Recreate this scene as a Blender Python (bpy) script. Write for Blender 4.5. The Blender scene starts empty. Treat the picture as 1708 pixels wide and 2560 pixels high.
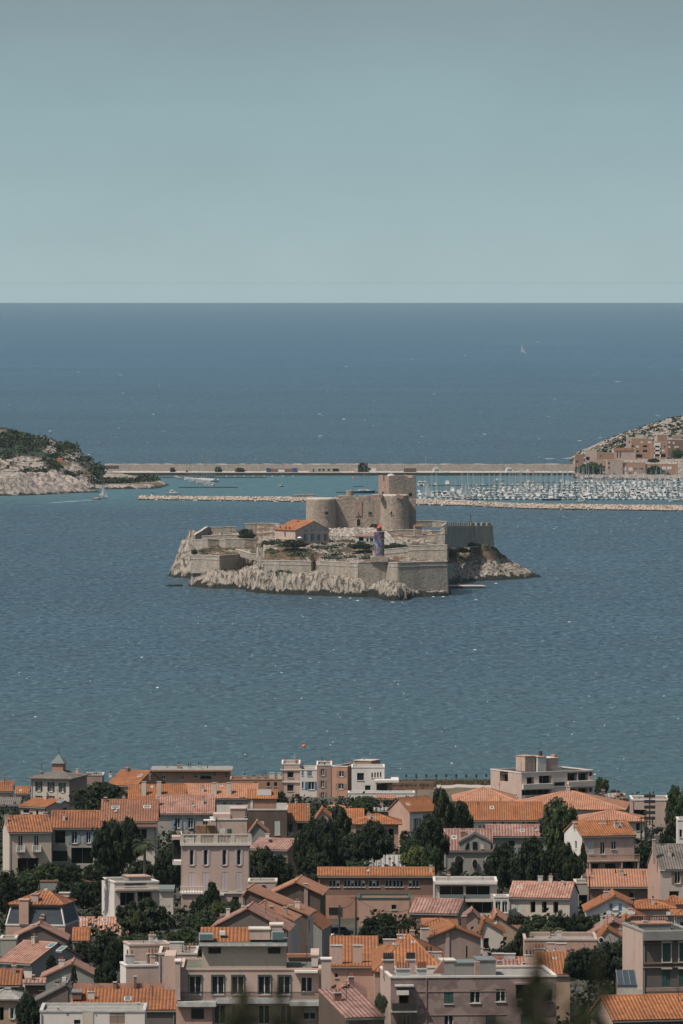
import bpy, math, random
from mathutils import Vector, noise, Matrix
R = math.radians
scene = bpy.context.scene
C = bpy.data.collections.new("place"); scene.collection.children.link(C)
F = 19200.0; H = 155.0; YH = 707.4          # focal length and level row of the full-size photograph, eye height
def PX(px, D): return (px - 854.0) * D / F
def PZ(py, D): return H - (py - YH) * D / F
def DW(py): return H * F / (py - YH)         # distance of a point on the water
rnd = random.Random(7)

# ------------------------------------------------------------------ camera
cam_d = bpy.data.cameras.new("camera"); cam = bpy.data.objects.new("camera", cam_d); C.objects.link(cam)
cam.location = (0, 0, H); cam.rotation_euler = (R(90), 0, 0)
cam_d.sensor_width = 36.0; cam_d.sensor_fit = 'AUTO'; cam_d.lens = 36.0 * F / 2560.0
cam_d.shift_y = -(1280 - YH) / 2560.0
cam_d.clip_start = 1.0; cam_d.clip_end = 200000.0
cam_d.dof.use_dof = True; cam_d.dof.focus_distance = 1700.0; cam_d.dof.aperture_fstop = 7.5
scene.camera = cam
scene.view_settings.view_transform = 'Standard'; scene.view_settings.look = 'None'
scene.view_settings.gamma = 1.0; scene.view_settings.exposure = EXPO = 0.0

# ------------------------------------------------------------------ light
SUN = Vector((-0.44, -0.30, 0.85)).normalized()
sd = bpy.data.lights.new("sun", 'SUN'); sd.energy = 4.7; sd.angle = R(0.5); sd.color = (1.0, 0.93, 0.84)
so = bpy.data.objects.new("sun", sd); C.objects.link(so)
so.rotation_euler = (-SUN).to_track_quat('-Z', 'Y').to_euler(); so.location = (0, 0, 400)
w = bpy.data.worlds.new("World"); scene.world = w; w.use_nodes = True
nt = w.node_tree; nt.nodes.clear()
def N(nt, t, **kw):
    n = nt.nodes.new(t)
    for k, v in kw.items(): setattr(n, k, v)
    return n
sky = N(nt, 'ShaderNodeTexSky', sky_type='NISHITA'); sky.sun_disc = False
sky.sun_elevation = math.asin(SUN.z); sky.sun_rotation = math.atan2(SUN.x, SUN.y); sky.dust_density = 2.0
tc = N(nt, 'ShaderNodeTexCoord'); sp = N(nt, 'ShaderNodeSeparateXYZ'); nt.links.new(tc.outputs['Generated'], sp.inputs[0])
bg = N(nt, 'ShaderNodeBackground'); bg.inputs[1].default_value = 0.112
bg2 = N(nt, 'ShaderNodeBackground'); bg2.inputs[1].default_value = 1.0
# the pale hazy band just over the sea, which the plain sky model does not have
cr = N(nt, 'ShaderNodeValToRGB'); mr = N(nt, 'ShaderNodeMapRange')
mr.inputs['From Min'].default_value = 0.0; mr.inputs['From Max'].default_value = 0.08
nt.links.new(sp.outputs['Z'], mr.inputs['Value']); nt.links.new(mr.outputs[0], cr.inputs[0])
e = cr.color_ramp.elements
e[0].position = 0.0; e[0].color = (0.368, 0.484, 0.502, 1)
e[1].position = 1.0; e[1].color = (0.165, 0.26, 0.305, 1)
x = e.new(0.12); x.color = (0.340, 0.458, 0.482, 1)
x = e.new(0.28); x.color = (0.292, 0.415, 0.450, 1)
x = e.new(0.47); x.color = (0.243, 0.325, 0.355, 1)
hzn = N(nt, 'ShaderNodeTexNoise'); hzn.inputs['Scale'].default_value = 26; hzn.inputs['Detail'].default_value = 5; hzn.inputs['Roughness'].default_value = .6
hm = N(nt, 'ShaderNodeMapping'); hm.inputs['Scale'].default_value = (1, 1, 2.2); nt.links.new(tc.outputs['Generated'], hm.inputs[0]); nt.links.new(hm.outputs[0], hzn.inputs['Vector'])
thin = N(nt, 'ShaderNodeMix', data_type='RGBA', blend_type='MULTIPLY'); thin.inputs[0].default_value = 1; tv = N(nt, 'ShaderNodeMapRange'); tv.inputs['From Min'].default_value = .25; tv.inputs['From Max'].default_value = .75; tv.inputs['To Min'].default_value = .95; tv.inputs['To Max'].default_value = 1.05
nt.links.new(hzn.outputs[0], tv.inputs[0]); nt.links.new(cr.outputs[0], thin.inputs[6]); nt.links.new(tv.outputs[0], thin.inputs[7]); low = N(nt, 'ShaderNodeMapRange'); low.inputs['From Min'].default_value = -.0003; low.inputs['From Max'].default_value = 0; low.inputs['To Min'].default_value = 1.125; low.inputs['To Max'].default_value = 1
nt.links.new(sp.outputs['Z'], low.inputs['Value']); nt.links.new(low.outputs[0], bg2.inputs[1]); nt.links.new(thin.outputs[2], bg2.inputs[0])
warm = N(nt, 'ShaderNodeMix', data_type='RGBA', blend_type='MULTIPLY'); warm.inputs[0].default_value = 1; warm.inputs[7].default_value = (1.06, .96, .84, 1)
nt.links.new(sky.outputs[0], warm.inputs[6]); nt.links.new(warm.outputs[2], bg.inputs[0])
mf = N(nt, 'ShaderNodeMapRange'); mf.inputs['From Min'].default_value = 0.05; mf.inputs['From Max'].default_value = 0.3
nt.links.new(sp.outputs['Z'], mf.inputs['Value'])
mx = N(nt, 'ShaderNodeMixShader'); nt.links.new(mf.outputs[0], mx.inputs[0])
nt.links.new(bg2.outputs[0], mx.inputs[1]); nt.links.new(bg.outputs[0], mx.inputs[2])
wo = N(nt, 'ShaderNodeOutputWorld'); nt.links.new(mx.outputs[0], wo.inputs[0])

# ------------------------------------------------------------------ materials
MATS = {}
def newmat(name):
    m = bpy.data.materials.new(name); m.use_nodes = True; nt = m.node_tree
    b = nt.nodes['Principled BSDF']; return m, nt, b
def mixc(nt, fac, a, b, mode='MIX'):
    n = N(nt, 'ShaderNodeMix', data_type='RGBA', blend_type=mode)
    for s, v in ((n.inputs[0], fac), (n.inputs[6], a), (n.inputs[7], b)):
        if hasattr(v, 'links') or hasattr(v, 'is_linked'): nt.links.new(v, s)
        elif isinstance(v, (tuple, list)): s.default_value = (*v[:3], 1)
        else: s.default_value = v
    return n.outputs[2]
def pos(nt, scale=(1, 1, 1), obj=False):
    mp = N(nt, 'ShaderNodeMapping'); mp.inputs['Scale'].default_value = scale
    if obj: s = N(nt, 'ShaderNodeTexCoord').outputs['Object']
    else: s = N(nt, 'ShaderNodeNewGeometry').outputs['Position']
    nt.links.new(s, mp.inputs[0]); return mp.outputs[0]
def noi(nt, vec, scale, detail=4, rough=0.55, lo=None, hi=None):
    n = N(nt, 'ShaderNodeTexNoise'); n.inputs['Scale'].default_value = scale
    n.inputs['Detail'].default_value = detail; n.inputs['Roughness'].default_value = rough
    nt.links.new(vec, n.inputs['Vector']); o = n.outputs[0]
    if lo is not None:
        m = N(nt, 'ShaderNodeMapRange'); m.inputs['From Min'].default_value = lo; m.inputs['From Max'].default_value = hi
        nt.links.new(o, m.inputs[0]); o = m.outputs[0]
    return o
def bump(nt, b, h, strength=0.5, dist=0.1):
    n = N(nt, 'ShaderNodeBump'); n.inputs['Strength'].default_value = strength; n.inputs['Distance'].default_value = dist
    nt.links.new(h, n.inputs['Height']); nt.links.new(n.outputs[0], b.inputs['Normal'])
def plain(name, col, rough=0.7, metal=0.0, spec=0.3, var=0.0):
    m, nt, b = newmat(name); b.inputs['Roughness'].default_value = rough; b.inputs['Metallic'].default_value = metal
    b.inputs['Specular IOR Level'].default_value = spec; b.inputs['Base Color'].default_value = (*col, 1)
    if var:
        c = mixc(nt, noi(nt, pos(nt), 1.3, 3, .6, .3, .7), tuple(v * (1 - var) for v in col), tuple(min(1, v * (1 + var)) for v in col))
        nt.links.new(c, b.inputs['Base Color'])
    MATS[name] = m; return m
def plaster(name, col, dirt=0.42, patch=None):
    m, nt, b = newmat(name); b.inputs['Roughness'].default_value = 0.9; b.inputs['Specular IOR Level'].default_value = 0.15
    d = tuple(v * (1 - dirt) for v in col); l = tuple(min(.85, v * 1.12) for v in col)
    streak = noi(nt, pos(nt, (.55, .55, .22)), 1.0, 6, .72, .46, .70)
    big = noi(nt, pos(nt), 0.28, 4, .6, .3, .7)
    oi = N(nt, 'ShaderNodeObjectInfo'); c = mixc(nt, big, l, tuple(v * .88 for v in col)); c = mixc(nt, oi.outputs['Random'], c, tuple(v * q for v, q in zip(col, (.84, .86, .86)))); c = mixc(nt, streak, c, d); c = mixc(nt, noi(nt, pos(nt), 2.6, 4, .7, .35, .7), c, tuple(v * .93 for v in col))
    if patch: c = mixc(nt, noi(nt, pos(nt), 0.55, 2, .5, .52, .56), c, patch)
    nt.links.new(c, b.inputs['Base Color']); bump(nt, b, noi(nt, pos(nt), 6, 3), .3, .02)
    MATS[name] = m; return m
def tiles(name, col, light, dark, period=0.42, cont=0.65):
    # roman tiles: u runs along the eave, v up the slope (metres)
    m, nt, b = newmat(name); b.inputs['Roughness'].default_value = 0.85; b.inputs['Specular IOR Level'].default_value = 0.2
    uv = N(nt, 'ShaderNodeUVMap'); uv.uv_map = 'UV'
    s = N(nt, 'ShaderNodeSeparateXYZ'); nt.links.new(uv.outputs[0], s.inputs[0])
    def M(op, a, b_):
        n = N(nt, 'ShaderNodeMath', operation=op)
        for i, v in enumerate((a, b_)):
            if hasattr(v, 'is_linked'): nt.links.new(v, n.inputs[i])
            else: n.inputs[i].default_value = v
        return n.outputs[0]
    wv = M('SINE', M('MULTIPLY', s.outputs[0], 2 * math.pi / period), 0)
    wave = M('ADD', M('MULTIPLY', wv, .5), .5)
    row = M('FRACT', M('DIVIDE', s.outputs[1], period * .95), 0)
    # one tone per tile
    cm = N(nt, 'ShaderNodeCombineXYZ')
    nt.links.new(M('FLOOR', M('DIVIDE', s.outputs[0], period), 0), cm.inputs[0])
    nt.links.new(M('FLOOR', M('DIVIDE', s.outputs[1], period * .95), 0), cm.inputs[1])
    wn = N(nt, 'ShaderNodeTexWhiteNoise'); nt.links.new(cm.outputs[0], wn.inputs['Vector'])
    base = mixc(nt, wn.outputs['Value'], col, light)
    oi = N(nt, 'ShaderNodeObjectInfo'); base = mixc(nt, M('MULTIPLY', oi.outputs['Random'], .55), base, tuple(v * q for v, q in zip(col, (.72, .78, .85))))
    stain = noi(nt, pos(nt), .38, 5, .75, .40, .70)
    base = mixc(nt, M('MULTIPLY', stain, .8), base, dark)
    pock = noi(nt, pos(nt), 1.05, 4, .75, .52, .66)
    base = mixc(nt, M('MULTIPLY', pock, .6), base, dark)
    gap = M('LESS_THAN', wave, .20)
    base = mixc(nt, M('MULTIPLY', gap, cont), base, tuple(v * .35 for v in dark))
    nt.links.new(base, b.inputs['Base Color'])
    bump(nt, b, M('ADD', wave, M('MULTIPLY', row, .35)), .8, .09)
    MATS[name] = m; return m
def stone(name, col, dark, warm, block=True, sc=1.0):
    m, nt, b = newmat(name); b.inputs['Roughness'].default_value = 0.95; b.inputs['Specular IOR Level'].default_value = 0.1
    big = noi(nt, pos(nt), 0.09 * sc, 5, .6, .3, .7); streak = noi(nt, pos(nt, (.5, .5, .07)), 1.0 * sc, 5, .7, .45, .7)
    fine = noi(nt, pos(nt), 0.8 * sc, 4, .7, .3, .7)
    c = mixc(nt, big, col, warm); c = mixc(nt, streak, c, dark); c2 = mixc(nt, fine, tuple(v * .62 for v in dark), c)
    f = N(nt, 'ShaderNodeMath', operation='MULTIPLY'); f.inputs[1].default_value = 1
    c = mixc(nt, .75, c, c2)
    nt.links.new(c, b.inputs['Base Color'])
    if block:
        vo = N(nt, 'ShaderNodeTexVoronoi'); vo.inputs['Scale'].default_value = 1.0; nt.links.new(pos(nt, (.55, .55, 1.1)), vo.inputs['Vector'])
        c = mixc(nt, .22, c, mixc(nt, vo.outputs['Color'], tuple(v * .7 for v in col), tuple(v * 1.2 for v in col))); nt.links.new(c, b.inputs['Base Color']); bump(nt, b, fine, .6, .3)
    else: bump(nt, b, fine, .7, .3)
    MATS[name] = m; return m
stone('wall_stone', (.37, .305, .25), (.20, .172, .145), (.44, .35, .275))
stone('rampart_stone', (.35, .31, .26), (.19, .175, .15), (.41, .355, .29))
stone('pink_stone', (.36, .25, .20), (.22, .16, .13), (.40, .30, .25))
stone('coping_stone', (.52, .48, .43), (.38, .35, .31), (.56, .51, .45), block=False)
stone('quay_stone', (.19, .17, .15), (.13, .12, .105), (.225, .195, .17), block=False, sc=.6)
stone('pale_path', (.48, .43, .38), (.34, .30, .26), (.52, .46, .41), block=False)
plain('boulder_stone', (.33, .28, .24), .95, spec=.1, var=.3)
plain('wet_rock', (.035, .035, .03), .7)
O1 = tiles('tile_orange', (.335, .128, .050), (.42, .175, .075), (.15, .062, .036))
tiles('tile_salmon', (.40, .185, .11), (.48, .25, .155), (.23, .11, .07))
tiles('tile_pink', (.36, .185, .13), (.50, .30, .23), (.16, .08, .06))
tiles('tile_brown', (.25, .11, .06), (.32, .15, .09), (.13, .07, .05))
tiles('tile_rust', (.31, .115, .045), (.41, .165, .065), (.13, .06, .04))
tiles('tile_striped', (.31, .115, .05), (.42, .18, .08), (.10, .05, .04), period=.47, cont=.8)
tiles('tile_rose', (.31, .165, .13), (.44, .27, .22), (.12, .065, .055), period=.50, cont=.7)
tiles('tile_grey', (.19, .165, .145), (.26, .225, .195), (.09, .08, .07))
tiles('sheet_grey', (.30, .28, .26), (.36, .34, .32), (.18, .17, .16), period=.75, cont=.75)
plaster('cream', (.47, .385, .31)); plaster('ivory', (.53, .47, .40)); plaster('white_wall', (.62, .58, .54), .25)
plaster('pink_wall', (.43, .28, .22)); plaster('pale_pink', (.47, .35, .295)); plaster('grey_wall', (.33, .305, .27))
plaster('stone_grey', (.26, .25, .23)); plaster('brown_wall', (.20, .125, .095)); plaster('dark_brown', (.115, .085, .07))
plaster('terracotta_wall', (.37, .215, .15)); plaster('mauve_wall', (.34, .245, .205)); plaster('brick_orange', (.32, .19, .13), .3); plaster('bright_plaster', (.62, .54, .47), .25)
plaster('ochre', (.38, .27, .19)); plaster('dirty_pink', (.24, .175, .155), .5, patch=(.28, .21, .185))
plaster('dark_plaster', (.15, .125, .11), .4); plaster('parapet_white', (.60, .55, .50), .3)  # very dark wall colour, used on the gabled row for painted shade
plain('roof_gravel', (.22, .21, .19), .95, var=.25); plain('roof_green', (.10, .115, .095), .95, var=.3)
plain('roof_dark', (.05, .05, .045), .9, var=.3); plain('concrete', (.38, .38, .36), .9, var=.2)
plain('slate', (.035, .045, .055), .6, var=.2); plain('zinc', (.13, .155, .15), .85)
plain('glass_dark', (.012, .016, .018), .15, spec=.4); plain('void', (.012, .012, .012), .9)
plain('skylight_glass', (.10, .15, .155), .45, spec=.3); plain('frame_white', (.55, .55, .52), .6)
plain('frame_grey', (.20, .21, .20), .6); plain('shutter_green', (.03, .075, .06), .7); plain('shutter_blue', (.16, .24, .30), .7)
plain('shutter_bright_blue', (.05, .16, .28), .7); plain('shutter_brown', (.22, .16, .13), .7); plain('shutter_pale', (.40, .42, .41), .7)
plain('shutter_lilac', (.40, .34, .34), .7); plain('iron', (.03, .03, .03), .6); plain('pot', (.25, .10, .06), .8, var=.3)
plain('pot_black', (.03, .03, .03), .8); plain('cloth_white', (.6, .57, .52), .9); plain('cloth_pink', (.62, .42, .36), .9)
plain('bark', (.07, .055, .04), .95, var=.3); plain('car_paint_white', (.6, .6, .6), .35); plain('car_paint_dark', (.05, .05, .06), .3)
plain('rubber', (.02, .02, .02), .8); plain('hull_white', (.52, .52, .50), .5); plain('hull_navy', (.02, .04, .09), .35)
plain('hull_grey', (.25, .27, .28), .4); plain('hull_red', (.25, .04, .03), .4); plain('sail_blue', (.03, .06, .22), .8)
plain('sail_white', (.72, .72, .69), .8); plain('mast_metal', (.27, .29, .29), .6); plain('wood', (.20, .12, .07), .7)
plain('foam_white', (.36, .41, .42), .9); plain('wake_foam', (.20, .27, .28), .9); plain('buoy_orange', (.55, .14, .05), .5); plain('blue_panel', (.03, .06, .16), .6)
plain('dome_red', (.42, .07, .03), .45); plain('bird_black', (.02, .02, .02), .8); plain('tarmac', (.16, .155, .15), .95, var=.2)
def leafmat(name, a, b_, c_=None):
    m, nt, b = newmat(name); b.inputs['Roughness'].default_value = .8; b.inputs['Specular IOR Level'].default_value = .15
    at = N(nt, 'ShaderNodeAttribute'); at.attribute_name = 'tone'
    oi = N(nt, 'ShaderNodeObjectInfo')
    c = mixc(nt, at.outputs['Fac'], a, b_)
    if c_: c = mixc(nt, oi.outputs['Random'], c, mixc(nt, at.outputs['Fac'], a, c_))
    nt.links.new(c, b.inputs['Base Color']); MATS[name] = m; return m
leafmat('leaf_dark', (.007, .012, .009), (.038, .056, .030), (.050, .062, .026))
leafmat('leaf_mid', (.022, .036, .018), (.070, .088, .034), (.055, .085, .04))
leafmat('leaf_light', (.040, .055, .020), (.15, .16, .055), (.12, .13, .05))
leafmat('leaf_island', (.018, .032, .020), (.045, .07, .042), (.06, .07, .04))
M = MATS

# ------------------------------------------------------------------ mesh builder
class MB:
    def __init__(s): s.v = []; s.f = []; s.uv = []; s.mi = []; s.mats = []
    def m(s, name):
        if name not in s.mats: s.mats.append(name)
        return s.mats.index(name)
    def face(s, pts, mat, uv=None):
        i = len(s.v); s.v += [tuple(p) for p in pts]; s.f.append(tuple(range(i, i + len(pts))))
        s.uv.append(uv or [(0, 0)] * len(pts)); s.mi.append(s.m(mat))
    def box(s, x0, y0, z0, x1, y1, z1, mat, top=None):
        p = [(x0, y0, z0), (x1, y0, z0), (x1, y1, z0), (x0, y1, z0), (x0, y0, z1), (x1, y0, z1), (x1, y1, z1), (x0, y1, z1)]
        i = len(s.v); s.v += p
        for k, q in enumerate(((0, 1, 5, 4), (1, 2, 6, 5), (2, 3, 7, 6), (3, 0, 4, 7), (4, 5, 6, 7), (3, 2, 1, 0))):
            s.f.append(tuple(i + a for a in q)); s.uv.append([(0, 0)] * 4); s.mi.append(s.m(top if (k == 4 and top) else mat))
    def cyl(s, c, r0, r1, h, n, mat, cap=True, top=None):
        i = len(s.v)
        for k in range(n):
            a = 2 * math.pi * k / n; s.v.append((c[0] + r0 * math.cos(a), c[1] + r0 * math.sin(a), c[2]))
        for k in range(n):
            a = 2 * math.pi * k / n; s.v.append((c[0] + r1 * math.cos(a), c[1] + r1 * math.sin(a), c[2] + h))
        for k in range(n):
            j = (k + 1) % n; s.f.append((i + k, i + j, i + n + j, i + n + k)); s.uv.append([(0, 0)] * 4); s.mi.append(s.m(mat))
        if cap: s.f.append(tuple(i + n + k for k in range(n))); s.uv.append([(0, 0)] * n); s.mi.append(s.m(top or mat))
    def tube(s, a, b, r, mat, n=4, r2=None):
        a = Vector(a); b = Vector(b); d = (b - a); L = d.length; q = d.to_track_quat('Z', 'Y'); i = len(s.v); r2 = r if r2 is None else r2
        for t, rr in ((0, r), (L, r2)):
            for k in range(n):
                an = 2 * math.pi * k / n; s.v.append(tuple(a + q @ Vector((rr * math.cos(an), rr * math.sin(an), t))))
        for k in range(n):
            j = (k + 1) % n; s.f.append((i + k, i + j, i + n + j, i + n + k)); s.uv.append([(0, 0)] * 4); s.mi.append(s.m(mat))
        s.f.append(tuple(i + n + k for k in range(n))); s.uv.append([(0, 0)] * n); s.mi.append(s.m(mat))
    def mesh(s, name, smooth=False):
        me = bpy.data.meshes.new(name); me.from_pydata(s.v, [], s.f)
        uvl = me.uv_layers.new(name='UV'); flat = []
        for u in s.uv:
            for q in u: flat += [q[0], q[1]]
        uvl.data.foreach_set('uv', flat)
        for k in s.mats: me.materials.append(MATS[k])
        me.polygons.foreach_set('material_index', s.mi)
        if smooth: me.polygons.foreach_set('use_smooth', [True] * len(s.f))
        me.update(); return me
    def build(s, name, parent=None, loc=None, smooth=False, mesh=None):
        o = bpy.data.objects.new(name, mesh or s.mesh(name, smooth)); C.objects.link(o)
        if parent: o.parent = parent
        if loc: o.location = loc
        return o
def tag(o, label=None, cat=None, group=None, kind=None):
    if label: o['label'] = label
    if cat: o['category'] = cat
    if group: o['group'] = group
    if kind: o['kind'] = kind
    return o
def empty(name, loc, rz=0.0, label=None, cat=None, group=None):
    o = bpy.data.objects.new(name, None); C.objects.link(o); o.location = loc; o.rotation_euler = (0, 0, rz); o.empty_display_size = .1
    return tag(o, label, cat, group)
def copy_tree(o, parent=None):
    c = o.copy(); C.objects.link(c)
    if parent is not None: c.parent = parent
    for ch in o.children: copy_tree(ch, c)
    return c
def interp(t, pts):
    if t <= pts[0][0]: return pts[0][1]
    for a, b in zip(pts, pts[1:]):
        if t <= b[0]: return a[1] + (b[1] - a[1]) * (t - a[0]) / (b[0] - a[0])
    return pts[-1][1]

# ------------------------------------------------------------------ sea and foam
def sea_mat():
    m, nt, b = newmat('sea_water'); b.inputs['Roughness'].default_value = .38; b.inputs['IOR'].default_value = 1.33
    g = N(nt, 'ShaderNodeNewGeometry')
    big = noi(nt, pos(nt, (.0012, .0022, 0)), 1.0, 4, .6, .35, .68)
    mid = noi(nt, pos(nt, (.012, .010, 0)), 1.0, 4, .65, .3, .7)
    c = mixc(nt, big, (.018, .052, .086), (.036, .086, .122)); c = mixc(nt, mid, c, (.026, .058, .074)); c = mixc(nt, noi(nt, pos(nt, (.30, .085, 0)), 1.0, 3, .6, .49, .62), c, (.004, .014, .022)); c = mixc(nt, noi(nt, pos(nt, (.34, .10, 3)), 1.0, 3, .6, .54, .68), c, (.095, .155, .175)); c = mixc(nt, noi(nt, pos(nt, (.05, .02, 7)), 1.0, 4, .7, .5, .75), c, (.020, .045, .062))  # shade of wave troughs and pale flecks painted into the water colour
    s = N(nt, 'ShaderNodeSeparateXYZ'); nt.links.new(g.outputs['Position'], s.inputs[0])
    f = N(nt, 'ShaderNodeMapRange'); f.inputs['From Min'].default_value = 5200; f.inputs['From Max'].default_value = 5600
    nt.links.new(s.outputs[1], f.inputs[0])
    f2 = N(nt, 'ShaderNodeMapRange'); f2.inputs['From Min'].default_value = 6180; f2.inputs['From Max'].default_value = 6600
    f2.inputs['To Min'].default_value = 1; f2.inputs['To Max'].default_value = 0
    nt.links.new(s.outputs[1], f2.inputs[0])
    mm = N(nt, 'ShaderNodeMath', operation='MULTIPLY'); nt.links.new(f.outputs[0], mm.inputs[0]); nt.links.new(f2.outputs[0], mm.inputs[1])
    c = mixc(nt, mm.outputs[0], c, (.042, .100, .115))       # the shallow green water of the harbour
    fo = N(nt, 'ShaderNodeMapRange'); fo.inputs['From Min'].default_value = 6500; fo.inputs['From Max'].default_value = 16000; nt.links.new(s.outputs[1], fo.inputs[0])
    c = mixc(nt, fo.outputs[0], c, mixc(nt, big, (.019, .066, .118), (.031, .087, .146)))       # bluer water offshore, with distance haze painted into its colour
    fn = N(nt, 'ShaderNodeMapRange'); fn.inputs['From Min'].default_value = 2300; fn.inputs['From Max'].default_value = 3300; fn.inputs['To Min'].default_value = .6; fn.inputs['To Max'].default_value = 0; nt.links.new(s.outputs[1], fn.inputs[0])
    c = mixc(nt, fn.outputs[0], c, (.045, .085, .085))       # greener water over the sandy inshore bottom
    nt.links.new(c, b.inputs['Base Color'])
    w1 = noi(nt, pos(nt, (.16, .11, 0)), 1.0, 3, .6); w2 = noi(nt, pos(nt, (.045, .03, 0)), 1.0, 3, .55)
    a = N(nt, 'ShaderNodeMath', operation='MULTIPLY_ADD'); a.inputs[1].default_value = 2.2
    nt.links.new(w2, a.inputs[0]); nt.links.new(w1, a.inputs[2]); bump(nt, b, a.outputs[0], 1.0, 3.0)
    MATS['sea_water'] = m
sea_mat()
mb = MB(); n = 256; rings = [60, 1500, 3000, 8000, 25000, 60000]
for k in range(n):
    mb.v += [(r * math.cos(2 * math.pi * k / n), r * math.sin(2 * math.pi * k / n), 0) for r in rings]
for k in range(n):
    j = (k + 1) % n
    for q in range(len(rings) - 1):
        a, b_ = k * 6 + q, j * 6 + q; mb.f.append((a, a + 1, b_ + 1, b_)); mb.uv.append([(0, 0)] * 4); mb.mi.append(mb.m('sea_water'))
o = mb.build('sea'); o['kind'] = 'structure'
# whitecaps: small crests of foam lying on the water
mb = MB(); r = random.Random(11)
def crest(x, y, L, wd):
    n = 5; top = []; bot = []
    for i in range(n + 1):
        t = i / n; k = math.sin(math.pi * t) * (.6 + .6 * r.random())
        top.append((x + (t - .5) * L, y + k * wd + r.uniform(-.2, .2) * wd, .05 + .35 * k)); bot.append((x + (t - .5) * L, y - k * wd * .4, .03))
    for i in range(n): mb.face((bot[i], bot[i + 1], top[i + 1], top[i]), 'foam_white')
for i in range(460):
    py = r.choice([r.uniform(790, 1160), r.uniform(850, 1150), r.uniform(1290, 1330), r.uniform(1540, 1950)])
    px = r.uniform(-40, 1748); D = DW(py)
    if 1290 < py < 1500 and px < 1250: continue
    s = D / F; L = s * (r.uniform(1.5, 4) if r.random() < .9 else r.uniform(6, 13))
    crest(PX(px, D), D, L, L * r.uniform(.15, .4) + (.25 * s * D / H) * r.random() ** 3)
for px, py, L, wd in ((1428, 1146, 46, 22), (1375, 1147, 30, 8), (1445, 1149, 26, 14), (160, 850, 9, 30), (1545, 954, 20, 26), (1312, 884, 16, 30), (1085, 985, 8, 26),
                      (394, 1720, 9, 5), (1305, 877, 12, 20), (860, 1048, 10, 30), (300, 937, 8, 30), (125, 1078, 8, 30), (1190, 1500, 10, 3), (1240, 1459, 9, 3)):
    D = DW(py); crest(PX(px, D), D, L * D / F, wd * .4)
for px in range(720, 1110, 11):           # surf along the foot of the fort island
    py = interp(px, ((720, 1493), (800, 1494), (850, 1494), (900, 1500), (945, 1505), (1035, 1506), (1050, 1492), (1110, 1490))) + r.uniform(-1, 3); D = DW(py)
    if r.random() < .22: crest(PX(px + r.uniform(-4, 4), D), D, r.uniform(.6, 2.4), r.uniform(.2, .8))
tag(mb.build('foam'), 'white foam crests scattered over the open sea', 'foam', kind='stuff')
mb = MB()          # wake behind the red speedboat
for i in range(26):
    t = i / 26; px = 236 - t * 125; py = 1249.5 + t * 9; D = DW(py); wd = (1.0 + 2.2 * math.sin(t * 3)) * (1 - .75 * t)
    if r.random() < .9:
        X = PX(px, D); mb.face([(X - 4.5, D - wd, .05), (X + 3, D - wd * 1.3, .05), (X + 4, D + wd, .06), (X - 3, D + wd * 1.2, .05)], 'wake_foam')
tag(mb.build('wake'), 'pale foam wake trailing left behind the small red speedboat', 'wake', kind='stuff')
# ------------------------------------------------------------------ town ground
GP = [(1954, 1900), (1959, 1830), (1978, 1740), (2000, 1635), (2050, 1500), (2100, 1410), (2150, 1330), (2200, 1260), (2300, 1170), (2400, 1090), (2500, 1020), (2600, 960), (2700, 880)]
def DG(py): return interp(py, GP)
ZP = [(-200, 148), (12, 147), (30, 140), (100, 122), (300, 90), (600, 70)] + [(D, PZ(py, D)) for py, D in reversed(GP)] + [(1908, 24), (1925, 8), (1945, -3), (2050, -6)]
def GZ(D): return interp(D, ZP)
def ground():
    mb = MB(); xs = [-700 + 20 * i for i in range(26)] + [-200 + 5 * i for i in range(1, 80)] + [200 + 20 * i for i in range(26)]
    ys = [-200 + 12 * i for i in range(int(2200 / 12))] + [2000 + 10 * i for i in range(6)]
    for y in ys:
        for x in xs:
            z = GZ(y)
            if 600 < y < 1940: z += (noise.noise(Vector((x * .03, y * .02, 0)))) * 1.2 - .6
            if y >= 1940:
                z = GZ(y + 14 * noise.noise(Vector((x * .05, 3, 0)))) + 2.0 * noise.noise(Vector((x * .2, y * .2, 1)))
            px = 854 + x * F / y if y > 900 else 900
            if y > 1660:
                s = max(0, min(1, (1000 - px) / 60)) * max(0, y - 1700) + max(0, min(1, (px - 1470) / 40)) * (y - 1660)
                z -= min(s * 1.1, 44)
            mb.v.append((x, y, max(z, -6)))
    W = len(xs)
    for j in range(len(ys) - 1):
        for i in range(W - 1):
            mb.f.append((j * W + i, j * W + i + 1, (j + 1) * W + i + 1, (j + 1) * W + i)); mb.uv.append([(0, 0)] * 4); mb.mi.append(mb.m('town_soil'))
    o = mb.build('ground', smooth=True); o['kind'] = 'structure'
m, nt, b = newmat('town_soil'); b.inputs['Roughness'].default_value = .95
c = mixc(nt, noi(nt, pos(nt), .12, 5, .65, .4, .6), (.022, .026, .018), (.065, .055, .04))
g = N(nt, 'ShaderNodeSeparateXYZ'); nt.links.new(N(nt, 'ShaderNodeNewGeometry').outputs['Position'], g.inputs[0])
f = N(nt, 'ShaderNodeMapRange'); f.inputs['From Min'].default_value = 1690; f.inputs['From Max'].default_value = 1730; nt.links.new(g.outputs[1], f.inputs[0])
c = mixc(nt, f.outputs[0], c, mixc(nt, noi(nt, pos(nt), .12, 5, .7, .4, .6), (.13, .085, .055), (.075, .07, .04)))
nt.links.new(c, b.inputs['Base Color']); MATS['town_soil'] = m
ground()

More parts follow.
